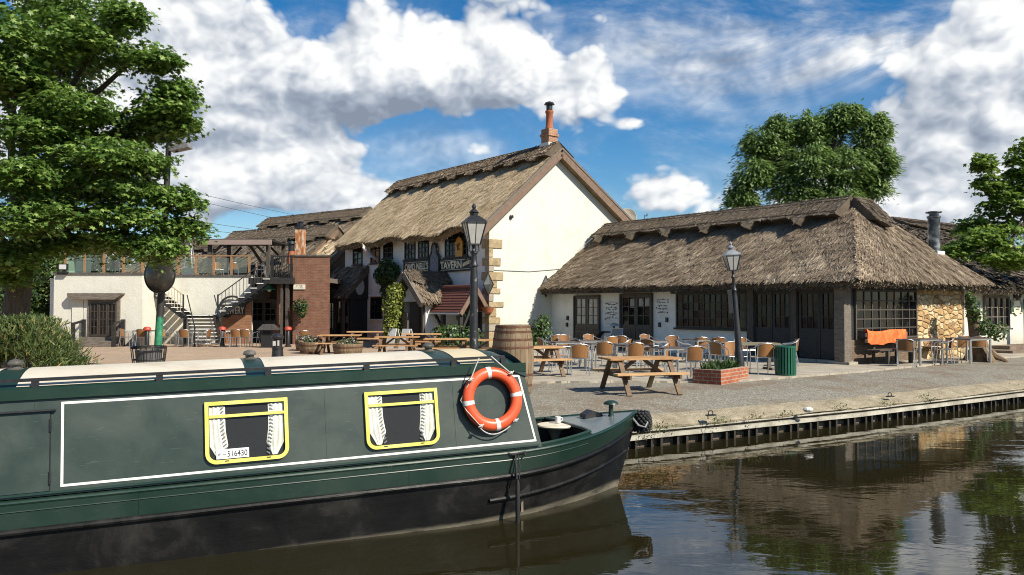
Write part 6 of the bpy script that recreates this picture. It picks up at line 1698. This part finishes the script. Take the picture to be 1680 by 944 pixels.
# ---- bench with the orange cloth
bp_ = B.world((BL_ + .55, (y0 + y1) / 2 - .50, 0)); bp_.z = TZ
bn = thing('wooden_bench', 'dark wooden bench against the gridded window under the orange cloth', 'bench', bp_, B.a + R(90))
MB().box(-1.2, 1.2, -.22, .0, .42, .46).box(-1.2, 1.2, .02, .24, .42, .46).build('seat', DARKWOOD, bn)
MB().box(-1.2, 1.2, .24, .28, .66, .78).box(-1.2, 1.2, .24, .28, .84, .96).build('backrest', DARKWOOD, bn)
for x in (-.65, .65): MB().box(x - .05, x + .05, -.2, -.10, 0, .42).build('leg', DARKWOOD, bn); MB().box(x - .05, x + .05, .285, .35, 0, .98).build('leg', DARKWOOD, bn)
rows = []
for i in range(33):
    u = i / 32; x = -1.14 + 2.2 * u; sag = -.05 * math.sin(math.pi * min(1, u * 1.7)) + (.03 if u < .05 else 0)
    rows.append([(x, .305, .80), (x, .31, 1.02 + sag), (x, .26, 1.035 + sag), (x, .225 + .012 * math.sin(u * 31), 1.02 + sag)] + [(x + .02 * math.sin(v * 4), .215 - .02 * v + .018 * math.sin(u * 38 + v * 3) * v, 1.02 + sag - .40 * v - .012 * math.sin(u * 21)) for v in (.2, .4, .6, .8, 1)])
cl = MB().grid(rows).build('orange_cloth', noisy('orange_blanket', [(.3, (.60, .085, .014)), (.5, (.74, .145, .028)), (.72, (.80, .24, .07))], scale=5, rough=.85, bumpk=.4, bscale=26), None, 'all')
cl.location = bn.location + Vector((0, 0, .02)); cl.rotation_euler = bn.rotation_euler; tag(cl, 'bright orange cloth draped over the bench back by the gridded window', 'cloth')

# ---- green slatted bin
o = thing('litter_bin', 'round green slatted litter bin on the terrace edge', 'litter bin', gy(1288, 20.6, TZ))
GB = plain('bottle_green_paint', (.012, .10, .058), .35)
MB().lathe([(.22, .02), (.22, .70), (.20, .70), (.20, .04)], 24).build('liner', plain('dark_green_liner', (.008, .03, .02), .6), o, True)
for k in range(22):
    a = 2 * math.pi * k / 22; M_ = Matrix.Rotation(a, 4, 'Z'); MB().box(-.025, .025, -.262, -.245, .03, .73, M_).build('slat', GB, o)
MB().lathe([(.245, .70), (.27, .72), (.27, .75), (.245, .76), (.20, .75), (.20, .70)], 24).lathe([(.25, 0), (.25, .05), (.24, .05)], 24).build('rim', GB, o, True)

# ---- barrels
OAKB = noisy('old_barrel_oak', [(.2, (.085, .055, .032)), (.5, (.20, .14, .082)), (.8, (.34, .26, .16))], scale=3.0, rough=.85, stretch=(5, 5, .5), bumpk=.5, bscale=20, fine=.2)
HOOP = noisy('rusty_hoop', [(.3, (.07, .035, .022)), (.7, (.20, .095, .05))], scale=8, rough=.7, metal=.3)
o = thing('barrel', 'tall upright oak barrel with rusty hoops behind the narrowboat roof', 'barrel', gy(841.5, 16.6)); RB = lambda z: .355 + .085 * (1 - ((z - .72) / .72) ** 2)
st_ = MB(); nS = 26
for k in range(nS):
    a0, a1 = 2 * math.pi * (k + .03) / nS, 2 * math.pi * (k + .97) / nS; zz = np.linspace(0, 1.44, 12); dr = random.uniform(-.004, .004)
    st_.grid([[((RB(z) + dr) * math.cos(a), (RB(z) + dr) * math.sin(a), z) for z in zz] for a in (a0, (a0 + a1) / 2, a1)])
st_.lathe([(.33, 1.38), (.0, 1.381)], 20, cap=False).lathe([(RB(0) - .006, 0)] + [(RB(z) - .006, z) for z in np.linspace(.1, 1.42, 10)], nS, cap=False)
st_.build('staves', OAKB, o)
for z in (.03, .20, .42, .98, 1.14, 1.30, 1.40): MB().lathe([(RB(z) + .002, z - .025), (RB(z) + .008, z - .02), (RB(z) + .008, z + .02), (RB(z) + .002, z + .025)], 30, cap=False).build('hoop', HOOP, o, True)
FLW = island_mat('flower_bits', [(0, (.03, .05, .015)), (.5, (.07, .11, .03)), (.8, (.20, .14, .16)), (1, (.55, .45, .50))], .6, .1)
for px, Y, s, lab in ((501, 33.2, .42, 'smallest half-barrel planter, farthest back against the brick wing'), (513, 31.2, .55, 'half-barrel planter of withered flowers left of the picnic tables'), (571, 29.7, .58, 'half-barrel planter in front of the first picnic table')):
    o = thing('half_barrel_planter', lab, 'planter', gy(px, Y), random.random(), 'half-barrel planters')
    MB().lathe([(s * .80, 0), (s * .93, .2), (s * .97, .42), (s * .97, .46), (s * .90, .46), (s * .88, .38)], 22).build('tub', OAKB, o)
    for z in (.09, .33): MB().lathe([(s * (.82 + .36 * z) + .012, z - .03), (s * (.83 + .36 * z) + .012, z + .03)], 26, cap=False).build('hoop', HOOP, o, True)
    MB().lathe([(s * .9, .38), (.0, .40)], 16, cap=False).build('soil', plain('dark_soil', (.05, .035, .022), .95), o)
    leaf_ball(o, 'flowers', [((0, 0, .50), (s * .75, s * .75, .13)), ((s * .3, 0, .56), (s * .4, s * .4, .16)), ((-s * .3, 0, .54), (s * .35, s * .4, .15))], 240, .09, FLW)

# ---- pole with peeling green paint, mirror, lamp head and basket
def peel():
    m_, t, b = new_mat('peeling_green_paint'); v = coords(t); sp = t.node('ShaderNodeSeparateXYZ'); t.l.new(v, sp.inputs[0])
    n = t.noise(coords(t, 'Object', (1, 1, .6)), 9, 6, .7); k = t.math('ADD', t.math('MULTIPLY', t.math('SUBTRACT', sp.outputs[2], 1.55), -1.6), t.math('MULTIPLY', t.math('SUBTRACT', n, .5), 2.2))
    f = t.math('MULTIPLY', t.maprange(k, -.1, .1, 0, 1), t.maprange(n, .36, .42, 0, 1))
    t.l.new(t.mix(f, c4((.022, .021, .020)), t.mix(t.maprange(n, .5, .7), c4((.02, .19, .095)), c4((.07, .30, .17)))), b.inputs['Base Color']); b.inputs['Roughness'].default_value = .6; bump(t, b, n, .4, .01); return m_


pb = gy(259.5, 23.0); pt_ = at(277, 236, 23.0); v_ = pt_ - pb
lampo = thing('lamp_pole', 'leaning lamp pole with peeling green paint and a floodlight head among the sycamore leaves', 'lamp pole', pb)
MB().tube([(0, 0, 0), (0, 0, .5), v_ * .3, v_ * .6, v_], [.125, .11, .105, .095, .08], 10).build('pole', peel(), lampo, True)
hd = at(297, 243, 22.6) - pb
MB().beam(v_ + Vector((0, 0, -.18)), hd + Vector((-.1, 0, -.10)), .06, .06).build('bracket', BLACKIRON, lampo)
MB().box(-.28, .26, -.18, .18, -.06, .10, Matrix.Translation(hd) @ Matrix.Rotation(R(-12), 4, 'Y')).box(-.12, .1, -.1, .1, .1, .2, Matrix.Translation(hd) @ Matrix.Rotation(R(-12), 4, 'Y')).build('lamp_head', two('grey_lamp_casing', (.10, .10, .11), (.28, .28, .29), rough=.4), lampo)
mp_ = at(262, 452, 22.72)
o = thing('round_mirror', 'large round dark convex mirror fixed to the peeling green pole', 'mirror', mp_, R(-14))
MR = Matrix.Rotation(R(90), 4, 'X')
MB().lathe([(.50, 0), (.40, .06), (.25, .10), (.12, .118), (.002, .12)], 36, (0, 0, 0), MR, cap=False).build('face', noisy('dark_reflection_mirror', [(.3, (.012, .012, .012)), (.55, (.04, .04, .036)), (.75, (.16, .15, .12))], scale=3, rough=.25, spec=.6), o, True)  # dark mottle painted on in place of the reflected tree
MB().tube([(.505 * math.cos(a), 0, .505 * math.sin(a)) for a in np.linspace(0, 2 * math.pi, 37)[:-1]], .022, 6, True).build('rim', BLACKIRON, o, True)
MB().lathe([(.505, 0), (.30, -.05), (.0, -.06)], 30, (0, 0, 0), MR, cap=False).build('back_shell', BLACKIRON, o, True)
o = thing('iron_basket', 'black iron hoop basket at the foot of the peeling green pole', 'basket', gy(245, 22.4))
for z, r_ in ((.02, .36), (.34, .42), (.66, .46), (.70, .47)): MB().tube([(r_ * math.cos(a), r_ * math.sin(a), z) for a in np.linspace(0, 2 * math.pi, 25)[:-1]], .018, 6, True).build('hoop', BLACKIRON, o, True)
for k in range(20):
    a = 2 * math.pi * k / 20; MB().tube([(.36 * math.cos(a), .36 * math.sin(a), 0), (.43 * math.cos(a), .43 * math.sin(a), .34), (.47 * math.cos(a), .47 * math.sin(a), .70)], .012, 5).build('bar', BLACKIRON, o)
MB().lathe([(.30, .02), (.36, .60), (.34, .60), (.28, .04)], 18).build('liner', plain('grey_liner', (.10, .10, .10), .6), o, True)

# ---- posts and bins
for px, Y, lab in ((365, 36.3, 'black smoking post with red top beside the foot of the stairs'), (473, 36.3, 'black smoking post with red top in front of the brick wing'), (242, 36.0, 'black smoking post with red top by the cream wall table')):
    o = thing('smoking_post', lab, 'smoking post', gy(px, Y), 0, 'red-topped smoking posts')
    MB().lathe([(.16, 0), (.16, .05), (.10, .1), (.10, .72), (.07, .76)], 12).build('post', BLACKIRON, o, True); MB().lathe([(.07, .74), (.17, .78), (.17, .86), (.12, .92), (.01, .94)], 12).build('red_cap', plain('faded_red', (.42, .06, .035), .5), o, True)
o = thing('hooded_bin', 'black bin with a tiled-looking hood beside the taupe brewery door', 'litter bin', gy(441, 35.8))
MB().box(-.27, .27, -.27, .27, 0, .80).build('body', BLACKIRON, o); MB().box(-.18, .18, -.275, -.271, .55, .74).build('slot', DARKIN, o)
MB().add([(-.42, -.42, .80), (.42, -.42, .80), (.42, .42, .80), (-.42, .42, .80), (-.2, -.2, 1.06), (.2, -.2, 1.06), (.2, .2, 1.06), (-.2, .2, 1.06)], [(0, 3, 2, 1), (0, 1, 5, 4), (1, 2, 6, 5), (2, 3, 7, 6), (3, 0, 4, 7), (4, 5, 6, 7)]).build('hood', noisy('dark_tile', [(.3, (.02, .018, .016)), (.7, (.07, .06, .05))], scale=9, rough=.7), o)
o = thing('iron_bollard', 'stout black cast-iron bollard with white lettering bands on the tan paving', 'bollard', gy(456, 27.2))
MB().lathe([(.26, 0), (.26, .06), (.20, .10), (.18, .38), (.20, .40), (.20, .44), (.155, .46), (.155, .72), (.20, .74), (.22, .80), (.17, .86), (.11, .90), (.02, .92)], 16).build('body', BLACKIRON, o, True)
MB().box(-.12, -.02, -.162, -.15, .50, .66).box(.04, .10, -.162, -.15, .50, .68).build('pale_mark', plain('worn_white_paint', (.5, .5, .48), .7), o)

# ---- against the barn wall
o = thing('pedestal_table', 'heavy black pedestal table against the barn wall between its two doors', 'table', B.world((hp(995, 540)[0], -.75, 0)), B.a)
MB().box(-.75, .75, -.32, .32, .70, .76).prism([(-.6, .70), (.6, .70), (.2, .45), (-.2, .45)], -.15, .15, 'y').build('tabletop', BLACKIRON, o); MB().lathe([(.3, 0), (.3, .05), (.08, .12), (.08, .46)], 12).build('pedestal', BLACKIRON, o, True)
o = thing('parasol_heater', 'small mushroom-topped heater standing before the second black barn door', 'heater', B.world((hp(1040, 540)[0], -1.1, 0)), B.a)
MB().lathe([(.2, 0), (.2, .06), (.05, .1), (.04, .98), (.12, 1.0)], 12).build('stem', BLACKIRON, o, True); MB().lathe([(.30, 1.02), (.27, 1.05), (.1, 1.12), (.01, 1.14)], 16).build('hood', plain('pale_metal_hood', (.45, .44, .42), .4, .3), o, True)
o = thing('sling_chair', 'grey mesh sling chair with dark frame before the second black barn door', 'chair', B.world((hp(1052, 540)[0], -1.5, 0)), B.a + R(25))
MB().grid([[(-.26 + .03 * k, .25 + .16 * k, .42 + .48 * k), (.26 - .03 * k, .25 + .16 * k, .42 + .48 * k)] for k in (0, .5, 1)]).box(-.25, .25, -.22, .25, .40, .42).build('sling', plain('grey_mesh', (.22, .22, .21), .8), o)
fr = MB()
for s in (-1, 1): fr.tube([(s * .27, -.25, 0), (s * .27, -.22, .62), (s * .27, .28, .62)], .016, 6).tube([(s * .27, .3, 0), (s * .27, .24, .42), (s * .23, .42, .92)], .016, 6)
fr.tube([(-.23, .42, .92), (.23, .42, .92)], .016, 6).build('frame', STEEL, o, True)
# ---- by the tavern door
o = thing('carved_board', 'tall dark carved wooden board leaning beside the porch doorway', 'board', T.world((xm + .55, -2.55, 0)), T.a)
MB().box(-.24, .24, -.05, .05, 0, 1.55).build('board', DARKWOOD, o)
cv = MB()
for i in range(34): a, z = random.uniform(-.18, .18), random.uniform(.12, 1.45); cv.beam((a, -.056, z), (a + random.uniform(-.09, .09), -.056, z + random.uniform(-.09, .09)), .03, .008)
cv.build('carving', two('ochre_carving', (.20, .135, .06), (.36, .26, .13)), o)
for px, Y, lab in ((646, 35.6, 'white board sign left of the porch by the clipped conifer'), (668, 35.0, 'white board sign directly in front of the porch post')):
    o = thing('sandwich_board', lab, 'sandwich board', gy(px, Y), -.6, 'white sandwich boards')
    for s in (-1, 1): MB().add([(-.26, s * .26, 0), (.26, s * .26, 0), (.22, s * .03, .86), (-.22, s * .03, .86), (-.26, s * .26 + s * .03, 0), (.26, s * .26 + s * .03, 0), (.22, s * .03 + s * .03, .86), (-.22, s * .03 + s * .03, .86)], [(0, 1, 2, 3), (7, 6, 5, 4), (0, 4, 5, 1), (1, 5, 6, 2), (2, 6, 7, 3), (3, 7, 4, 0)]).build('panel', WHITE_OLD, o)
for px, lab in ((757, 'dark hanging basket under the tiled canopy'),):
    p_ = T.world((hp0 := T.hy(px, 521, -1.1))[0:1] + (-1.1, hp0[1])); o = thing('hanging_basket', lab, 'hanging basket', p_)
    leaf_ball(o, 'foliage', [((0, 0, 0), (.26, .26, .2))], 160, .09, LEAFD); MB().lathe([(.02, -.2), (.2, -.08), (.24, .02)], 10).tube([(0, 0, 0), (0, 0, .34)], .01, 4).build('basket', BLACKIRON, o)
# ================================================================ trees and shrubs
BARK = noisy('grey_brown_bark', [(.3, (.045, .036, .027)), (.7, (.13, .105, .08))], scale=5, rough=.95, stretch=(3, 3, .6), bumpk=.7, bscale=14, bdist=.05)
SYC = island_mat('sycamore_leaf', [(0, (.034, .072, .014)), (.35, (.095, .175, .034)), (.75, (.18, .285, .062)), (1, (.30, .39, .11))], .42, .32, (.16, .30, .03), spec=.35)
MAP = island_mat('young_maple_leaf', [(0, (.07, .13, .022)), (.4, (.14, .23, .038)), (.8, (.23, .34, .06)), (1, (.34, .42, .10))], .5, .35, (.26, .38, .04))
BIR = island_mat('birch_leaf', [(0, (.055, .10, .03)), (.4, (.135, .22, .06)), (.8, (.225, .33, .10)), (1, (.32, .42, .16))], .5, .34, (.16, .26, .05))
HEDGE = island_mat('hedge_leaf', [(0, (.020, .040, .010)), (.4, (.055, .085, .020)), (.8, (.105, .145, .035)), (1, (.17, .20, .06))], .55, .2)
LOBED = ([(0, -.55, 0), (.10, -.20, .02), (.46, -.30, -.05), (.30, -.02, .03), (.60, .22, -.08), (.24, .24, .04), (0, .62, -.08), (-.24, .24, .04), (-.60, .22, -.08), (-.30, -.02, .03), (-.46, -.30, -.05), (-.10, -.20, .02)],
         [(0, 1, 11), (1, 2, 3), (3, 4, 5), (5, 6, 7), (7, 8, 9), (9, 10, 11), (1, 3, 5, 7, 9, 11)])
SLIM = ([(0, -.5, 0), (.16, 0, .05), (0, .5, -.05), (-.16, 0, .05)], [(0, 1, 2, 3)])


def sprays(clumps, per, size, droop=.35, flat=.5, nspray=26, sd=.30):
    """leaf positions and directions: each clump is filled with flat drooping sprays of overlapping leaves"""
    P = []; N = []; Bd = []
    for (c, r) in clumps:
        c = np.array(c); r = np.array(r); k = nspray
        d = unit(rng.normal(0, 1, (k, 3))); rad = rng.uniform(.25, 1, k) ** .5
        d[:, 2] = np.where(d[:, 2] < -.3, d[:, 2] * .6, d[:, 2])
        S = c + d * rad[:, None] * r
        for s, dd in zip(S, d):
            n = max(3, int(rng.normal(per, per * .3)))
            out = unit(np.array([[dd[0] * r[0], dd[1] * r[1], 0.0]]) + rng.normal(0, .15, (1, 3)))[0]
            side = np.cross(out, [0, 0, 1]); side /= max(np.linalg.norm(side), 1e-6)
            u = np.clip(rng.normal(0, .8, n), -1.4, 1.4); v = np.clip(rng.normal(0, .8, n), -1.4, 1.4)
            rr = sd * rng.uniform(.7, 1.35)
            p = s + (out * (u * rr)[:, None]) + side * (v * rr)[:, None] + np.array([0, 0, 1.]) * (rng.normal(0, .25, n) * rr * flat - droop * rr * np.abs(u) - .15 * rr * v * v)[:, None]
            P.append(p); N.append(unit(np.array([0, 0, 1.]) + out * .45 + rng.normal(0, .38, (n, 3)))); Bd.append(np.tile(out + np.array([0, 0, -.35]), (n, 1)) + side * (v * .5)[:, None])
    P = np.concatenate(P); N = np.concatenate(N); Bd = np.concatenate(Bd)
    A = unit(np.cross(Bd, N)); Bv = np.cross(N, A)
    return P, A, Bv, N


def crown(root, mat, clumps, per, size, tmpl, **k):
    P, A, Bv, N = sprays(clumps, per, size, **k)
    return scatter_mesh('crown', mat, tmpl[0], tmpl[1], P - np.array(root.location), A, Bv, N, rng.uniform(.65, 1.3, len(P)) * size, root)


def limbs(root, base, top, r0, ends, rb=.5, bends=5):
    """trunk and boughs as one tapered wooden part"""
    m_ = MB(); L = Vector(root.location); b = Vector(base) - L; t = Vector(top) - L
    m_.tube([b + Vector((0, 0, -.2)), b.lerp(t, .12), b.lerp(t, .35) + Vector((.1, 0, 0)), b.lerp(t, .7), t], [r0 * 1.5, r0, r0 * .85, r0 * .6, r0 * .3], 10)
    for e in ends:
        e = Vector(e) - L; f = random.uniform(.3, .85); s = b.lerp(t, f); n = bends
        pts = [s.lerp(e, i / n) + Vector((random.uniform(-1, 1), random.uniform(-1, 1), random.uniform(-1, 1))) * (.05 * (e - s).length * math.sin(math.pi * i / n)) + Vector((0, 0, .10 * (e - s).length * math.sin(math.pi * i / n))) for i in range(n + 1)]
        m_.tube(pts, [r0 * .36 * (1 - i / (n + .6)) + .012 for i in range(n + 1)], 6)
    return m_.build('trunk', BARK, root, True)


def pxc(lst, Yd):
    """clump list from (px, py, rx, ry, depth offset): centre and real radii in metres"""
    o = []
    for (px, py, rx, ry, dy) in lst:
        Y = Yd + dy; c = at(px, py, Y); k = Y / F_PX; o.append(((c.x, c.y, c.z), (rx * k, max(rx, ry) * k * .9, ry * k)))
    return o


# sycamore beside the quay on the left
YS_ = 20.0
syc = [(140, 25, 90, 40, 0), (60, 30, 90, 50, 1), (205, 22, 28, 24, -1), (170, 82, 110, 34, -.5), (255, 98, 40, 18, -.8), (80, 100, 90, 45, .5), (60, 150, 70, 30, -1), (20, 120, 60, 50, -2),
       (262, 172, 54, 44, -.5), (235, 215, 50, 30, .5), (290, 150, 25, 20, 0), (295, 200, 22, 22, 0), (150, 210, 90, 40, 0), (60, 215, 80, 50, -1.5), (110, 260, 110, 40, -1), (225, 265, 62, 30, -.5), (40, 290, 80, 40, -2),
       (180, 310, 100, 34, -.8), (285, 325, 44, 22, -.3), (300, 375, 32, 24, 0), (235, 355, 80, 34, -.5), (120, 350, 90, 40, -1.2), (30, 360, 70, 40, -2), (262, 405, 30, 20, -.6), (205, 395, 60, 20, -.3), (140, 395, 60, 18, .5), (70, 400, 60, 20, 0),
       (-60, 60, 120, 90, 0), (-80, 220, 120, 100, 0), (-60, 360, 110, 60, -1), (100, -40, 160, 70, 0), (-60, -80, 160, 90, 1), (120, 130, 90, 60, 3), (130, 290, 110, 60, 3), (10, 420, 50, 30, -1), (15, 445, 40, 26, 0), (100, 60, 80, 50, -1.5), (30, 70, 80, 60, -2), (110, 175, 80, 34, -1.5), (180, 255, 70, 34, -1.5), (200, 300, 80, 30, 1.5), (60, 310, 90, 50, 1), (150, 60, 60, 40, 1.5)]
tree = thing('sycamore_tree', 'large leafy sycamore overhanging the quay at the left edge', 'tree', gy(18, 21.0)); cl_ = pxc(syc, YS_)
crown(tree, SYC, [(c, tuple(.86 * x for x in r)) for c, r in cl_], 24, .125, LOBED, nspray=66, sd=.25, flat=.9)
limbs(tree, tree.location, at(60, 60, 21), .34, [c for c, r in cl_[:30]])
# birch behind the barn
birch = [(1250, 235, 46, 36, 0), (1278, 208, 22, 26, 0), (1235, 285, 40, 40, -1), (1215, 322, 28, 22, -1), (1320, 215, 42, 40, 0), (1375, 195, 46, 32, 0), (1395, 185, 30, 16, 0), (1425, 235, 36, 48, 0), (1440, 205, 14, 26, 0), (1330, 270, 60, 50, -1.5), (1300, 310, 60, 36, -1), (1390, 275, 56, 52, -1), (1430, 300, 28, 44, 0), (1370, 325, 60, 30, -1), (1445, 265, 18, 40, 0), (1280, 260, 40, 40, 1.5), (1350, 240, 50, 50, 2)]
tree = thing('birch_tree', 'tall drooping birch rising behind the barn ridge', 'tree', gy(1345, 52)); cl_ = pxc(birch, 52)
crown(tree, BIR, [(c, tuple(.76 * x for x in r)) for c, r in cl_], 44, .34, SLIM, nspray=80, sd=.42, droop=.9, flat=1.4)
limbs(tree, tree.location, at(1370, 200, 52), .32, [c for c, r in cl_])
# maple at the right edge
mapl = [(1650, 340, 44, 28, 0), (1612, 392, 46, 24, -.5), (1585, 402, 26, 14, -.5), (1612, 268, 7, 16, 0), (1620, 300, 14, 18, 0), (1640, 318, 18, 22, 0), (1672, 275, 10, 34, 0), (1690, 250, 14, 40, 0), (1660, 395, 50, 34, -.6), (1700, 330, 50, 50, 0), (1640, 420, 40, 14, -1), (1760, 330, 80, 90, 0), (1750, 250, 50, 50, 0), (1565, 412, 16, 9, -.5), (1600, 370, 30, 18, .5), (1650, 370, 40, 22, .5), (1672, 300, 16, 30, 0), (1660, 430, 40, 12, -.5)]
tree = thing('maple_tree', 'bright green young maple reaching over the annexe roof at the right edge', 'tree', gy(1745, 31.5)); cl_ = pxc(mapl, 31.5)
crown(tree, MAP, [(c, tuple(.9 * x for x in r)) for c, r in cl_], 19, .17, LOBED, nspray=40, sd=.24)
limbs(tree, tree.location, at(1720, 260, 31.5), .15, [c for c, r in cl_])
# a sprig of a tree that hangs into the picture at the top right
# shrubs on the left
def shrub(name, lab, cat, px, Y, cs, n, s, mat, tmpl=None, up=.5, stem=True):
    o = thing(name, lab, cat, gy(px, Y)); leaf_ball(o, 'foliage', cs, n, s, mat, up)
    if stem:
        m_ = MB(); top = max(c[0][2] for c in cs)
        for k in range(5): a = k * 1.26; m_.tube([(.05 * math.cos(a), .05 * math.sin(a), -.1), (.15 * math.cos(a), .15 * math.sin(a), top * .5), (.35 * math.cos(a), .35 * math.sin(a), top * .95)], [.04, .03, .015], 5)
        m_.build('stem', BARK, o)
    return o


def k_(px, Y): return px * Y / F_PX
shrub('hedge_bush', 'tall yellow-green bush behind the left end of the brewery wall', 'bush', 62, 40, [((0, 0, 2.2), (1.6, 1.5, 2.2)), ((1.0, 0, 3.4), (1.1, 1.2, 1.2)), ((-1.2, 0, 3.0), (1.3, 1.3, 2.0)), ((.5, -.5, 1.4), (1.2, 1.0, 1.4)), ((.2, .2, 4.3), (1.0, 1.0, .8))], 5200, .20, HEDGE)
shrub('hedge_bush', 'dark green bush at the far left edge below the sycamore', 'bush', 8, 38, [((0, 0, 2.0), (1.7, 1.5, 2.2)), ((-2.0, 0, 2.4), (1.8, 1.5, 2.4)), ((.8, 0, 3.6), (1.3, 1.2, 1.1))], 4200, .20, LEAFD)
shrub('hedge_bush', 'broad light green bush on the skyline behind the roof terrace glass', 'bush', 165, 62, [((-3, 0, 5.4), (3.2, 1.5, 2.2)), ((0, 0, 6.0), (2.4, 1.5, 1.8)), ((2.6, 0, 5.2), (2.2, 1.5, 1.6)), ((-1, 0, 3), (5, 1.5, 3))], 5200, .30, HEDGE)
# feathery broom in the foreground left
o = thing('feathery_shrub', 'feathery olive-green shrub with bronze tips at the left quayside', 'shrub', gy(55, 16.8))
n = 15000; hx_ = rng.normal(0, .42, n); hy_ = rng.normal(0, .40, n); 
hmax = 1.62 * np.exp(-((hx_ + .15) / .95) ** 2) * rng.uniform(.35, 1, n) ** .55
C = np.stack([hx_ * 1.15, hy_, hmax * 1.0], 1)
Bv = unit(np.stack([hx_ * .7, hy_ * .6, np.full(n, .8)], 1) + rng.normal(0, .45, (n, 3))); A = unit(np.cross(Bv, rng.normal(0, 1, (n, 3))))
FEA = island_mat('feathery_leaf', [(0, (.018, .034, .010)), (.4, (.060, .095, .028)), (.8, (.13, .17, .055)), (.95, (.27, .27, .11)), (1, (.46, .24, .08))], .65, .25)
scatter_mesh('foliage', FEA, [(-.06, -.5, 0), (.06, -.5, 0), (.08, .1, .03), (0, .6, .08), (-.08, .1, .03)], [(0, 1, 2, 3, 4)], C, A, Bv, np.cross(A, Bv), rng.uniform(.07, .20, n), o)
m_ = MB()
for k in range(26): a, b = random.gauss(0, .4), random.gauss(0, .35); m_.tube([(a * .4, b * .4, -.05), (a * .8, b * .8, .6), (a * 1.2, b * 1.1, 1.25)], [.015, .01, .005], 4)
m_.build('stem', BARK, o)
shrub('feathery_bush', 'dark low bush behind the feathery shrub at the left quayside', 'bush', 20, 24, [((0, 0, .9), (1.1, .7, .9)), ((1.0, 0, .7), (.8, .6, .7)), ((-1.2, 0, 1.0), (1.0, .8, 1.0))], 2600, .14, LEAFD)
# planting round the tavern
shrub('gable_shrub', 'loose dark shrub against the cream gable beside the barn', 'shrub', 885, 33.0, [((0, 0, .75), (.55, .45, .65)), ((.2, 0, 1.2), (.35, .35, .35)), ((-.2, 0, .5), (.5, .4, .5))], 900, .13, LEAFL)
shrub('canopy_shrub', 'dark leafy shrubs planted under the tiled canopy', 'shrub', 742, 33.2, [((0, 0, .55), (.75, .45, .60)), ((.75, .0, .5), (.6, .4, .55)), ((-.5, 0, .6), (.45, .4, .5))], 1300, .13, LEAFL)
YG = island_mat('golden_conifer_spray', [(0, (.05, .07, .012)), (.4, (.135, .165, .026)), (.8, (.25, .275, .05)), (1, (.36, .37, .09))], .6, .15)
tpo = T.world((6.6, -1.0, 0))
px_ = 645
o = shrub('golden_conifer', 'golden-green clipped column conifer left of the porch', 'conifer', 645, 36.0, [((0, 0, .9), (.5, .5, 1.0)), ((.0, 0, 1.8), (.55, .5, .8)), ((.12, 0, 2.45), (.46, .42, .5))], 3400, .12, YG, up=.2)
o = thing('climbing_plant', 'dark green climber in a clipped mass above the golden conifer', 'climber', T.world((T.hy(645, 450)[0], -.02, 0)), T.a); zc_ = T.hy(645, 448)[1]
leaf_ball(o, 'foliage', [((.25, -.35, zc_), (.95, .45, .62)), ((-.55, -.3, zc_ - .1), (.75, .4, .55)), ((.1, -.4, zc_ + .3), (.7, .4, .45)), ((-.3, -.3, zc_ - .9), (.35, .25, .6))], 2600, .13, LEAFD)
MB().tube([(.1, -.12, 0), (.0, -.15, zc_ * .4), (.15, -.15, zc_ * .8), (.1, -.2, zc_)], .05, 6).build('stem', BARK, o)
# ivy-clad stump at the corner of the barn
sp0 = gy(1607, 26.6, TZ)
o = thing('ivy_stump', 'gnarled tree stump clad in ivy at the corner of the honey stone wall', 'tree stump', sp0)
sp2 = MB(); sp2.tube([(.05, -.05, -.1), (.02, 0, .35), (-.08, .05, .75), (-.12, .1, 1.15), (-.3, .15, 2.2)], [.42, .30, .24, .20, .10], 12)
for a, l in ((-.5, .75), (.3, .95), (1.2, .6), (-1.6, .6), (2.6, .6)): sp2.tube([(.1 * math.cos(a), .1 * math.sin(a), .45), (.4 * math.cos(a), -.1 + .35 * math.sin(a), .14), (l * math.cos(a), -.15 + l * .8 * math.sin(a), -.04)], [.15, .11, .05], 7)
sp2.build('trunk', noisy('brown_gnarled_bark', [(.3, (.10, .065, .035)), (.7, (.28, .20, .12))], scale=4, rough=.95, bumpk=.8, bscale=12, bdist=.05), o, True)
leaf_ball(o, 'ivy', [((-.28, -.05, 1.75), (.26, .28, .5)), ((-.05, -.1, 1.35), (.32, .3, .4)), ((.15, -.1, 1.0), (.3, .26, .3)), ((.55, -.1, .95), (.38, .25, .35)), ((-.35, 0, 2.1), (.16, .2, .25))], 900, .10, LEAFL)
# a far belt of woodland closing the fields behind the pub
cs_ = [((x + random.uniform(-5, 5), 150 + .15 * abs(x) + random.uniform(-12, 12), random.uniform(2.0, 3.2)), (random.uniform(6, 9), 5, random.uniform(3.0, 5.0))) for x in range(-230, 231, 8)]
fw = leaf_ball(None, 'far_wood', cs_, 26000, .8, BIR)
tag(fw, 'low belt of far woodland beyond the pub roofs', 'woodland', kind='stuff')
